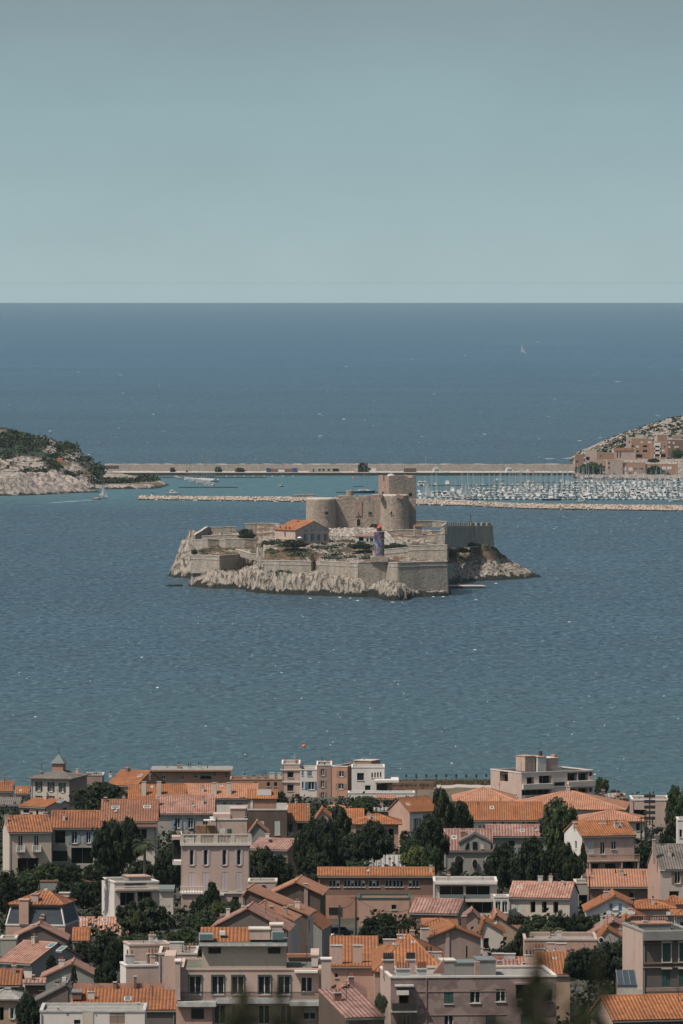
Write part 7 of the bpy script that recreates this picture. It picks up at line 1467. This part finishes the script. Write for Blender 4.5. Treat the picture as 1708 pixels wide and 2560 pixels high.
for k in range(13):
    px = 450 + k * 47; mb = MB(); mb.tube((0, 0, 0), (0, 0, 4.6), .09, 'mast_metal', 4); mb.box(-.3, -.1, 4.5, .3, .1, 4.7, 'frame_white'); tag(mb.build('lamp_post', loc=(PX(px, 6190), 6190, 2.3)), 'thin pale lamp post in the row along the quay of the sea wall', 'lamp post', 'lamp posts on the quay')
# rubble breakwater
def bwD(px): return interp(px, [(348, 5490), (770, 5435), (1042, 5362), (1170, 5335), (1300, 5271), (1400, 5255), (1800, 5200)])
mb = MB(); n = 130
for k in range(n):
    p0, p1 = 350 + 1450 * k / n, 350 + 1450 * (k + 1) / n
    def sec(px):
        D = bwD(px); ww = interp(px, [(350, 9), (700, 10), (1042, 14), (1170, 30), (1800, 46)]); t_ = interp(px, [(350, 2.0), (700, 2.4), (1042, 3.0), (1800, 3.4)])
        return [(PX(px, D), D, -.5), (PX(px, D), D + 5.5, t_), (PX(px, D), D + ww - 4, t_), (PX(px, D), D + ww, -.5)]
    a, b_ = sec(p0), sec(p1)
    for q, mt_ in ((0, 'boulder_stone'), (1, 'quay_stone' if p0 > 1165 else 'boulder_stone'), (2, 'boulder_stone')): mb.face([a[q], b_[q], b_[q + 1], a[q + 1]], mt_)
tag(mb.build('breakwater'), 'long low breakwater of pale rubble sheltering the harbour', 'breakwater')
mb = MB(); r = random.Random(12)
m, nt, b = newmat('rubble_block'); b.inputs['Roughness'].default_value = .95; b.inputs['Specular IOR Level'].default_value = .1
z = N(nt, 'ShaderNodeSeparateXYZ'); nt.links.new(N(nt, 'ShaderNodeNewGeometry').outputs['Position'], z.inputs[0]); q = N(nt, 'ShaderNodeMapRange'); q.inputs['From Min'].default_value = .55; q.inputs['From Max'].default_value = .9; nt.links.new(z.outputs[2], q.inputs[0])
nt.links.new(mixc(nt, q.outputs[0], (.04, .04, .032), mixc(nt, noi(nt, pos(nt), .5, 3, .6, .35, .65), (.42, .35, .30), (.25, .21, .175))), b.inputs['Base Color']); MATS['rubble_block'] = m
for k in range(2600):
    px = r.uniform(348, 1800); D = bwD(px); t = r.random(); tt = interp(px, [(350, 2.0), (700, 2.4), (1042, 3.0), (1800, 3.4)]); s = r.uniform(.6, 1.25)
    ww = 5.5 if px > 1165 else interp(px, [(350, 8), (1042, 12), (1165, 12)]); y = D + t * ww; zz = min(tt, t * ww / 5.5 * tt) + .1
    rockmesh(mb, (PX(px, D), y, zz), (s * 1.2, s, s * .75), r, 'rubble_block', 1)
tag(mb.build('boulders'), 'pale rubble blocks heaped along the breakwater', 'boulders', kind='stuff')
rampart('low walkway wall on top of the breakwater left of the keep', [(735, 5446, 1238.5), (770, 5444, 1236), (785, 5443, 1238)], 2.5, mat='quay_stone'); 
r_ = empty('harbour_light', (PX(381, 5495), 5495, 2.0), 0, 'small white harbour light with a green top on the left breakwater head', 'beacon'); mb = MB(); mb.cyl((0, 0, 0), .9, .7, 2.0, 12, 'hull_white'); mb.build('tower', r_); mb = MB(); mb.cyl((0, 0, 2.0), .8, .6, 1.0, 10, 'shutter_green'); mb.build('lantern', r_)
# pontoons
PON = [(400, 665, 6112, 'long thin pontoon reaching right from the left island'), (448, 595, 5811, 'shorter detached pontoon below the cluster of moored boats'), (840, 950, 5672, 'dark pontoon behind the tall masted boat by the keep')]
for a, b_, D, lb in PON: mb = MB(); mb.box(PX(a, D), D, 0, PX(b_, D), D + 3, .7, 'wet_rock', top='quay_stone'); tag(mb.build('pontoon'), lb, 'pontoon')
RW = [(5487, 1043, 1800), (5545, 1043, 1800), (5600, 1060, 1800), (5660, 1043, 1800), (5725, 1150, 1800), (5790, 1230, 1800), (5860, 1043, 1800), (5940, 1290, 1800)]
for k, (D, a, b_) in enumerate(RW):
    mb = MB(); mb.box(PX(a, D), D + 7, 0, PX(b_, D), D + 9.5, .6, 'wet_rock', top='quay_stone'); tag(mb.build('pontoon'), 'straight pontoon between the rows of boats in the crowded marina', 'pontoon', 'marina pontoons')
# boats
def hull(mb, L, B, h_, mat, deck='hull_white'):
    st = [(-.5, .78, .9), (-.3, .95, .88), (0, 1, .9), (.25, .8, .98), (.4, .45, 1.08), (.5, .03, 1.2)]; S = []
    for x, w_, hh in st: S.append([(x * L, -w_ * B / 2, hh * h_), (x * L * .94, -w_ * B * .32, -.1), (x * L * .94, w_ * B * .32, -.1), (x * L, w_ * B / 2, hh * h_)])
    for a, b_ in zip(S, S[1:]):
        mb.face([a[0], a[1], b_[1], b_[0]], mat); mb.face([a[3], b_[3], b_[2], a[2]], mat); mb.face([a[0], b_[0], b_[3], a[3]], deck)
    mb.face([S[0][0], S[0][3], S[0][2], S[0][1]], mat)
def sail_boat(L, mat, cover, label, group=None, sails=0, mh=1.25, heel=0):
    r_ = empty('sailing_boat', (0, 0, 0), 0, label, 'sailing boat', group); r_.rotation_euler = (heel, 0, 0); mb = MB(); hull(mb, L, L * .3, L * .1, mat); mb.build('hull', r_); mb = MB(); z = L * .095; mb.box(-L * .12, -L * .085, z, L * .2, L * .085, z + L * .045, 'hull_white'); mb.face([(L * .2, -L * .08, z), (L * .3, 0, z + .01), (L * .2, L * .08, z), (L * .2, 0, z + L * .045)], 'hull_white'); mb.box(-L * .1, -L * .0865, z + L * .012, L * .16, L * .0865, z + L * .03, 'glass_dark'); mb.build('cabin', r_)
    mb = MB(); H_ = L * mh; mb.tube((L * .08, 0, z), (L * .08, 0, z + H_), .11 if L < 12 else .16, 'mast_metal', 4, .08); mb.tube((L * .08, 0, z + L * .14), (-L * .36, 0, z + L * .14), .06, 'mast_metal', 4); mb.tube((L * .08, -L * .06, z + H_ * .6), (L * .08, L * .06, z + H_ * .6), .03, 'mast_metal', 3)
    for p in ((L * .49, 0), (-L * .48, 0)): mb.tube((p[0], p[1], z), (L * .08, 0, z + H_ * .98), .022, 'mast_metal', 3)
    mb.build('mast', r_); mb = MB()
    if sails:
        h0 = z + L * .16; t = [(L * .06, .01, z + H_ * .97), (L * .06, .01, h0), (-L * .36, .3, h0)]; mid = (-L * .10, .45, h0 + H_ * .35); mb.face([t[0], t[1], mid], 'sail_white'); mb.face([t[1], t[2], mid], 'sail_white'); mb.face([t[0], mid, t[2]], 'sail_white')
        mb.face([(L * .1, .0, z + H_ * .85), (L * .47, 0, z + .2), (L * .12, .8, z + .5)], 'sail_white'); mb.build('sail', r_)
    else: mb.tube((L * .06, 0, z + L * .155), (-L * .35, 0, z + L * .155), L * .02, cover, 6, L * .012); mb.build('sail_cover', r_)
    return r_
def motor_boat(L, mat, label, group=None, fly=False):
    r_ = empty('motor_boat', (0, 0, 0), 0, label, 'motor boat', group); mb = MB(); hull(mb, L, L * .33, L * .13, mat); mb.build('hull', r_); mb = MB(); z = L * .12
    P = [(-L * .25, 0), (-L * .22, L * .14), (L * .02, L * .15), (L * .22, .0)]; w_ = L * .12
    for a, b_ in zip(P, P[1:]): mb.face([(a[0], -w_, z + a[1]), (b_[0], -w_, z + b_[1]), (b_[0], w_, z + b_[1]), (a[0], w_, z + a[1])], 'hull_white')
    for s in (1, -1): mb.face([(p[0], s * w_, z + p[1]) for p in (P if s > 0 else P[::-1])], 'hull_white')
    mb.build('cabin', r_); mb = MB()
    for s in (1, -1): mb.box(-L * .18, s * w_ - .02, z + L * .07, L * .02, s * w_ + .02, z + L * .115, 'glass_dark')
    mb.face([(L * .045, -w_ * .9, z + L * .145), (L * .17, -w_ * .9, z + L * .05), (L * .17, w_ * .9, z + L * .05), (L * .045, w_ * .9, z + L * .145)], 'glass_dark'); mb.build('windshield', r_)
    if fly: mb = MB(); mb.box(-L * .2, -w_ * .8, z + L * .15, -L * .02, w_ * .8, z + L * .2, 'hull_white'); mb.tube((-L * .1, 0, z + L * .2), (-L * .12, 0, z + L * .4), .05, 'mast_metal'); mb.build('flybridge', r_)
    return r_
GRP = 'boats moored in the crowded marina'
protos = [(sail_boat(10.5, 'hull_white', 'sail_blue', 'white hulled sailing boat with a blue sail cover in the crowded marina', GRP), 'white hulled sailing boat with a blue sail cover in the crowded marina'),
          (sail_boat(9.0, 'hull_white', 'sail_white', 'white hulled sailing boat with a white sail cover in the crowded marina', GRP), ''), (sail_boat(12, 'hull_navy', 'sail_blue', 'dark blue hulled sailing boat in the crowded marina', GRP), ''),
          (sail_boat(8, 'hull_grey', 'cloth_white', 'grey hulled small sailing boat in the crowded marina', GRP), ''), (sail_boat(13.5, 'hull_white', 'hull_navy', 'large white sailing boat with a tall mast in the crowded marina', GRP), ''),
          (motor_boat(9, 'hull_white', 'white motor boat in the crowded marina', GRP), ''), (motor_boat(12, 'hull_white', 'larger white motor boat with a flybridge in the crowded marina', GRP, True), ''), (motor_boat(8, 'hull_navy', 'dark hulled motor boat in the crowded marina', GRP), ''), (motor_boat(7, 'hull_grey', 'small grey motor boat in the crowded marina', GRP), '')]
wt = [0, 0, 0, 0, 1, 1, 1, 2, 3, 4, 5, 5, 5, 6, 7, 8, 8]; r = random.Random(8); used = set(); spots = []
for D, a, b_ in RW:
    x = PX(a, D) + 2
    while x < PX(1735, D):
        dens = 1.0 if x > PX(1250, D) or D < 5500 else .75
        if D > 5800 and x < PX(1400, D): dens = .35
        if r.random() < dens: spots.append((x, D, 0)); 
        if r.random() < dens and D > 5500: spots.append((x + r.uniform(-1, 1), D + 17, 1))
        x += r.uniform(3.3, 4.6)
r.shuffle(spots); spots.sort(key=lambda s_: -(s_[1] < 5700) - .5 * r.random()); rest = spots[262:]; spots = spots[:262]
for x, D, back in spots:
    k = r.choice(wt); p = protos[k][0]; rz = math.pi / 2 if not back else -math.pi / 2
    if r.random() < .4: rz += math.pi
    if k not in used: o = p; used.add(k)
    else: o = copy_tree(p)
    o.location = (x, D + r.uniform(-1, 1), 0); o.rotation_euler = (r.uniform(-.02, .02), 0, rz + r.uniform(-.12, .12)); s = r.uniform(.85, 1.18); o.scale = (s, s, s * r.uniform(.92, 1.12))
mb = MB()
for x, D, back in rest:
    p = protos[r.choice(wt)][0]; Mx = Matrix.Translation((x, D, 0)) @ Matrix.Rotation((1 if back else -1) * math.pi / 2 + r.uniform(-.12, .12), 4, 'Z') @ Matrix.Diagonal((1, 1, 1, 1)).to_4x4()
    for ch in p.children:
        me = ch.data; base = len(mb.v); mb.v += [tuple(Mx @ v.co) for v in me.vertices]
        for f in me.polygons: mb.f.append(tuple(base + q for q in f.vertices)); mb.uv.append([(0, 0)] * len(f.vertices)); mb.mi.append(mb.m(me.materials[f.material_index].name))
print('boats', len(spots), len(rest)); tag(mb.build('moored_boats'), 'further boats packed on the back pontoons of the crowded marina', 'boats', kind='stuff')
for k, (p, _) in enumerate(protos):
    if k not in used: p.location = (PX(1500 + 20 * k, 5700), 5705, 0)
# front row of larger boats lying side on
for px, py, kd, L, lb in ((1102, 1247, 5, 9, 'white motor boat, leftmost of the side on boats behind the breakwater'), (1115, 1247, 6, 11, 'white flybridge boat, second of the side on boats behind the breakwater'), (1278, 1247, 6, 15, 'long white motor yacht lying side on behind the breakwater'), (1315, 1248, 5, 11, 'white motor boat right of the long white motor yacht'), (1380, 1251, 2, 13, 'dark hulled sailing boat lying side on near the right of the marina'), (1690, 1254, 5, 13, 'white motor boat at the far right end behind the breakwater'), (1453, 1256, 5, 9, 'small white motor boat close against the breakwater on the right'), (1055, 1244, 1, 12, 'white sailing boat nearest to the keep behind the breakwater')):
    o = copy_tree(protos[kd][0]); del o['group']; o['label'] = lb; D = DW(py); o.location = (PX(px, D), D, 0); o.rotation_euler = (0, 0, r.choice((0, math.pi)) + .1); s = L / 11; o.scale = (s, s, s)
for px, py, L, lb in ((1065, 1244, 11, 'sailing boat with a white hoisted sail right of the square tower'), (1163, 1247, 11, 'sailing boat with a white hoisted sail among the front marina boats')):
    o = sail_boat(L, 'hull_white', 'sail_white', lb, None, 1, 1.2); D = DW(py); o.location = (PX(px, D), D, 0); o.rotation_euler = (0, 0, .6)
for px, py, kd, lb in ((1096, 1188, 6, 'tall white work boat moored against the sea wall quay'), (1062, 1187, 0, 'white sailing boat moored against the quay left of the white work boat'), (1278, 1188, 6, 'long white boat moored at the right end of the sea wall quay'), (842, 1187, 8, 'low reddish boat at the quay before the round tree'), (1010 + 238, 1204, 5, 'small motor boat on the middle water left of the dense marina')):
    o = copy_tree(protos[kd][0]); del o['group']; o['label'] = lb; D = DW(py); o.location = (PX(px, D), D, 0); o.rotation_euler = (0, 0, .15); s = 1.5 if kd == 6 else 1; o.scale = (s, s, s * 1.1)
# cluster on the left
G2 = 'boats moored side by side off the left island'
for k in range(13):
    t = k / 12; px = 441 + 88 * t + r.uniform(-3, 3); py = 1193.5 + 20 * t + r.uniform(-1, 1.5); D = DW(py); kd = [5, 5, 8, 7, 5, 1, 5, 8, 6, 5, 3, 1, 5, 8, 5][k]; o = copy_tree(protos[kd][0]); o['group'] = G2; o['label'] = {7: 'dark hulled motor boat', 3: 'small grey sailing boat', 5: 'white motor boat', 8: 'small grey motor boat', 6: 'larger white flybridge motor boat', 1: 'white sailing boat'}[kd] + ' in the slanting row of boats off the left island'
    o.location = (PX(px, D), D, 0); o.rotation_euler = (0, 0, r.choice((0, math.pi)) + r.uniform(-.2, .2)); s = r.uniform(.55, .75); o.scale = (s, s, s)
G3 = 'blue covered sailing boats off the left island'
for k in range(12):
    px = 466 + k * 6.2; D = 6080 - k * 9; o = copy_tree(protos[4 if k > 5 else 0][0]); o['group'] = G3; o['label'] = 'sailing boat with a blue sail cover in the tight row off the left island'; o.location = (PX(px, D), D, 0); o.rotation_euler = (0, 0, 1.2 + r.uniform(-.1, .1)); s = .9 + .035 * k; o.scale = (s, s, s)
o = copy_tree(protos[6][0]); del o['group']; o['label'] = 'white motor boat lying right of the slanting row, bow to the right'; D = DW(1214); o.location = (PX(533, D), D, 0); o.scale = (.7,) * 3
def place(o, px, py, rz=0, s=1.0): D = DW(py); o.location = (PX(px, D), D, 0); o.rotation_euler = (o.rotation_euler[0], 0, rz); o.scale = (s, s, s); return o
place(sail_boat(9, 'hull_grey', 'cloth_white', 'lone dark sailing boat anchored in the middle of the harbour', None, 0, 1.3), 703, 1216.5, 1.0, .95); place(motor_boat(11, 'hull_white', 'lone low motor yacht anchored left, just behind the breakwater', None, True), 434, 1236.5, .1, 1.0)
place(sail_boat(9, 'hull_white', 'sail_white', 'white sailing boat under full sail off the left island shore', None, 1, 1.15), 257, 1246, .5, .95); place(motor_boat(6.5, 'hull_red', 'small red speedboat leaving a wake near the left island'), 241, 1249, .1, 1.0)
place(sail_boat(17, 'hull_white', 'sail_white', 'distant sailing boat heeling alone on the open sea', None, 1, 1.35, R(-14)), 1308, 884, .9, 1.0)
b_ = place(sail_boat(20, 'hull_navy', 'hull_navy', 'large dark boat with one very tall mast moored behind the keep', None, 0, 1.0), 905, 1233, .12, 1.0)
# yellow and white mooring buoys in the harbour
for k, px in enumerate((567, 588, 611, 634, 661, 681, 708, 733)): mb = MB(); mb.cyl((0, 0, -.1), .55, .35, .8, 8, 'hull_white'); D = DW(1191); tag(mb.build('mooring_buoy', loc=(PX(px, D), D, 0)), 'small white mooring buoy in the row before the quay', 'buoy', 'white buoys before the quay')
mb = MB(); mb.cyl((0, 0, -.1), 1.3, 1.1, .9, 10, 'buoy_yellow' if 'buoy_yellow' in MATS else 'buoy_orange'); D = DW(1195); tag(mb.build('mooring_buoy', loc=(PX(884, D), D, 0)), 'yellowish buoy left of the tall mast behind the keep', 'buoy')
# village on the right island
def gv(z): return (lambda D: z)
tile(1400, 1030, 5.09)
VL = [('orange stepped apartment block at the left end of the island village', 190, 300, 540, 6135, 5, 'brick_orange', [(222, 632, 30, 26, 'd')], 6, 4), ('pale pink village block with dark balconies next to the orange end block', 332, 470, 486, 6150, 5, 'pale_pink', [(356, 592, 44, 44, 'g'), (333 + 20, 662, 30, 26, 'd')], 10, 0),
      ('plain orange village block behind the pale pink ones', 468, 692, 520, 6190, 7, 'brick_orange', [(520, 560, 20, 16, 'd')], 10, 0), ('cream and orange village block with narrow slits', 486, 600, 614, 6120, 3, 'ochre', [(524, 700, 26, 90, 'd')], 9, 0), ('rounded pale pink village block facing the marina', 602, 800, 612, 6115, 2.6, 'pale_pink', [(625, 650, 24, 26, 'd'), (625, 710, 24, 26, 'd'), (690, 790, 30, 30, 'd')], 12, 8),
      ('orange terraced village house with white shuttered windows', 798, 1088, 645, 6118, 2.6, 'terracotta_wall', [(826, 725, 34, 42, 'c'), (900, 725, 50, 42, 'c'), (966, 722, 42, 24, 'd'), (1035, 722, 40, 24, 'd'), (835, 775, 24, 26, 'c'), (895, 780, 44, 26, 'd'), (965, 780, 40, 30, 'c'), (830, 655, 40, 26, 'd')], 9, 0),
      ('long low white and orange row at the right of the island village', 1090, 1500, 664, 6122, 5, 'terracotta_wall', [(1255, 705, 56, 34, 'c'), (1325, 710, 50, 36, 'c'), (1392, 710, 56, 34, 'c'), (1115, 705, 40, 30, 'c'), (1325, 755, 44, 20, 'd')], 8, 0),
      ('pink village hall with a rose roof band and tall arched openings', 684, 962, 470, 6215, 11, 'pale_pink', [(733, 548, 14, 70, 'g'), (770, 548, 14, 70, 'g')], 12, 5), ('large orange village block with dark loggias, left half', 906, 1162, 338, 6245, 12, 'brick_orange', [(886 + 40, 435, 34, 26, 'd'), (988, 440, 34, 24, 'c'), (1084, 436, 56, 26, 'g'), (1138, 384, 40, 22, 'c'), (1084, 496, 56, 30, 'g'), (990, 500, 30, 24, 'd'), (1010, 560, 80, 44, 'g'), (1142, 558, 48, 46, 'g'), (1040, 384, 24, 20, 'c')], 12, 0),
      ('orange village block with a white stair panel, right half', 1163, 1366, 384, 6240, 12, 'terracotta_wall', [(1240, 440, 56, 22, 'g'), (1240, 492, 56, 22, 'g'), (1240, 550, 56, 30, 'g'), (1332, 440, 14, 30, 'd'), (1315, 490, 34, 20, 'c'), (1318, 555, 56, 46, 'g')], 12, 0), ('brown orange village tower block at the top right', 1240, 1362, 292, 6275, 14, 'brick_orange', [(1308, 333, 26, 22, 'w')], 10, 0),
      ('dark brown stepped village block at the right frame edge', 1368, 1700, 352, 6268, 14, 'brown_wall', [(1392, 386, 26, 24, 'c'), (1448, 392, 20, 30, 'c'), (1392, 444, 26, 24, 'c'), (1468, 446, 18, 30, 'c'), (1498, 442, 26, 20, 'c')], 10, 0), ('pale grey box on top of the large orange village block', 965, 1062, 290, 6262, 12, 'ivory', [], 7, 0), ('grey pink upper block at the far right of the village', 1430, 1556, 298, 6290, 16, 'mauve_wall', [], 8, 0), ('pinkish upper block behind the left orange loggias', 850, 960, 322, 6280, 14, 'pale_pink', [(885, 380, 20, 20, 'd')], 9, 0)]
for lb, a, b2, yt, D, zz, wl, ws, dp, yaw in VL:
    with_ground(gv(zz)); h = house(lb, a, b2, yt, None, None, 'flat', wl, 'roof_gravel', a=yaw, dep=dp, D=D, wins=ws, sc='frame_white', parapet=.4, cornice={'brick_orange': 'pale_pink', 'terracotta_wall': 'pale_pink'}.get(wl, 'ivory'), wallL='pale_pink')
    if 'hall' in lb: pbox(h, 'roof_band', 690, 930, 456, 490, -.5, -.02, 'tile_salmon')
    if 'white stair panel' in lb: 
        for y0, y1 in ((392, 428), (454, 480), (504, 534)): pbox(h, 'stair_panel', 1197, 1282, y0, y1, -.4, -.02, 'white_wall')
        pbox(h, 'stair_panel', 1197, 1210, 428, 590, -.4, -.02, 'white_wall'); pbox(h, 'stair_panel', 1270, 1282, 428, 590, -.4, -.02, 'white_wall')
for px, py, w_, h_, D, lb, mt_ in ((1480, 1192, 62, 34, 6108, 'dark green trees below the orange end block of the village', 'leaf_mid'), (1452, 1182, 32, 16, 6112, 'low green bush at the left foot of the village', 'leaf_mid'), (1636, 1198, 36, 34, 6105, 'tall dark tree before the long low village row', 'leaf_dark'), (1634, 1160, 28, 14, 6200, 'round dark tree under the orange loggias', 'leaf_dark'), (1694, 1148, 30, 24, 6232, 'bright green tree at the right edge of the village', 'leaf_mid'), (1664, 1200, 24, 20, 6104, 'green tree right of the tall dark village tree', 'leaf_mid'), (1508, 1192, 40, 8, 6100, 'low hedge along the village waterfront', 'leaf_dark')):
    m_ = D / F; z = PZ(py, D); r_ = empty('broadleaf_tree', (PX(px, D), D, z), 0, lb, 'tree'); o = bpy.data.objects.new('crown', CR[('broad', mt_)][0]); C.objects.link(o); o.parent = r_; o.scale = (w_ * m_ / 2, w_ * m_ / 2.5, h_ * m_); t = bpy.data.objects.new('trunk', TRUNK); C.objects.link(t); t.parent = r_; t.location = (0, 0, -1); t.scale = (3, 3, h_ * m_ * .8)
with_ground(gv(12)); tile(0, 1060, 5.227)
house('small white block house with one dark window above the left rocky shore', 40, 268, 618, None, None, 'flat', 'ivory', 'roof_gravel', dep=6, D=5725, parapet=.2, wins=[(188, 645, 80, 30, 'd')], cornice='stone_grey')
house('dark low shed with a pale sail shade on the flat ground by the sea wall', 1325, 1550, 580, None, None, 'flat', 'dark_brown', 'roof_dark', dep=8, D=6130, parapet=.1, cornice='roof_dark')
mb = MB(); D = 5905; mb.face([(-2.2, 0, 0), (2.2, 0, 0), (0, 0, 3.2)], 'buoy_orange'); mb.face([(2.2, 0, 0), (2.2, 3, 0), (0, 1.5, 3.2), (0, 0, 3.2)], 'buoy_orange'); mb.face([(-2.2, 3, 0), (-2.2, 0, 0), (0, 0, 3.2), (0, 1.5, 3.2)], 'buoy_orange'); mb.build
x = PX(149, 5800); tag(mb.build('tent', loc=(x, 5800, left_z(149, 5800, 60, x)[0] + .2)), 'bright orange tent pitched on the left island hillside', 'tent')
GZ = _GZ
# ------------------------------------------------------------------ sea air
hz = MB(); hz.box(-62000, -62000, -25, 62000, 62000, 190, 'haze_slot') if False else None
m = bpy.data.materials.new('haze'); m.use_nodes = True; nt = m.node_tree; nt.nodes.clear(); out = N(nt, 'ShaderNodeOutputMaterial'); pv = N(nt, 'ShaderNodeVolumePrincipled'); pv.inputs['Color'].default_value = (.72, .96, 1.0, 1); pv.inputs['Density'].default_value = HAZE = 1.1e-5; pv.inputs['Anisotropy'].default_value = .2
nt.links.new(pv.outputs[0], out.inputs['Volume']); MATS['haze'] = m
mb = MB(); mb.box(-61000, -61000, -8, 61000, 61000, 155.8, 'haze'); tag(mb.build('haze'), 'thin pale sea air between the town and the horizon', 'haze', kind='stuff')
print('objects', len(bpy.data.objects))
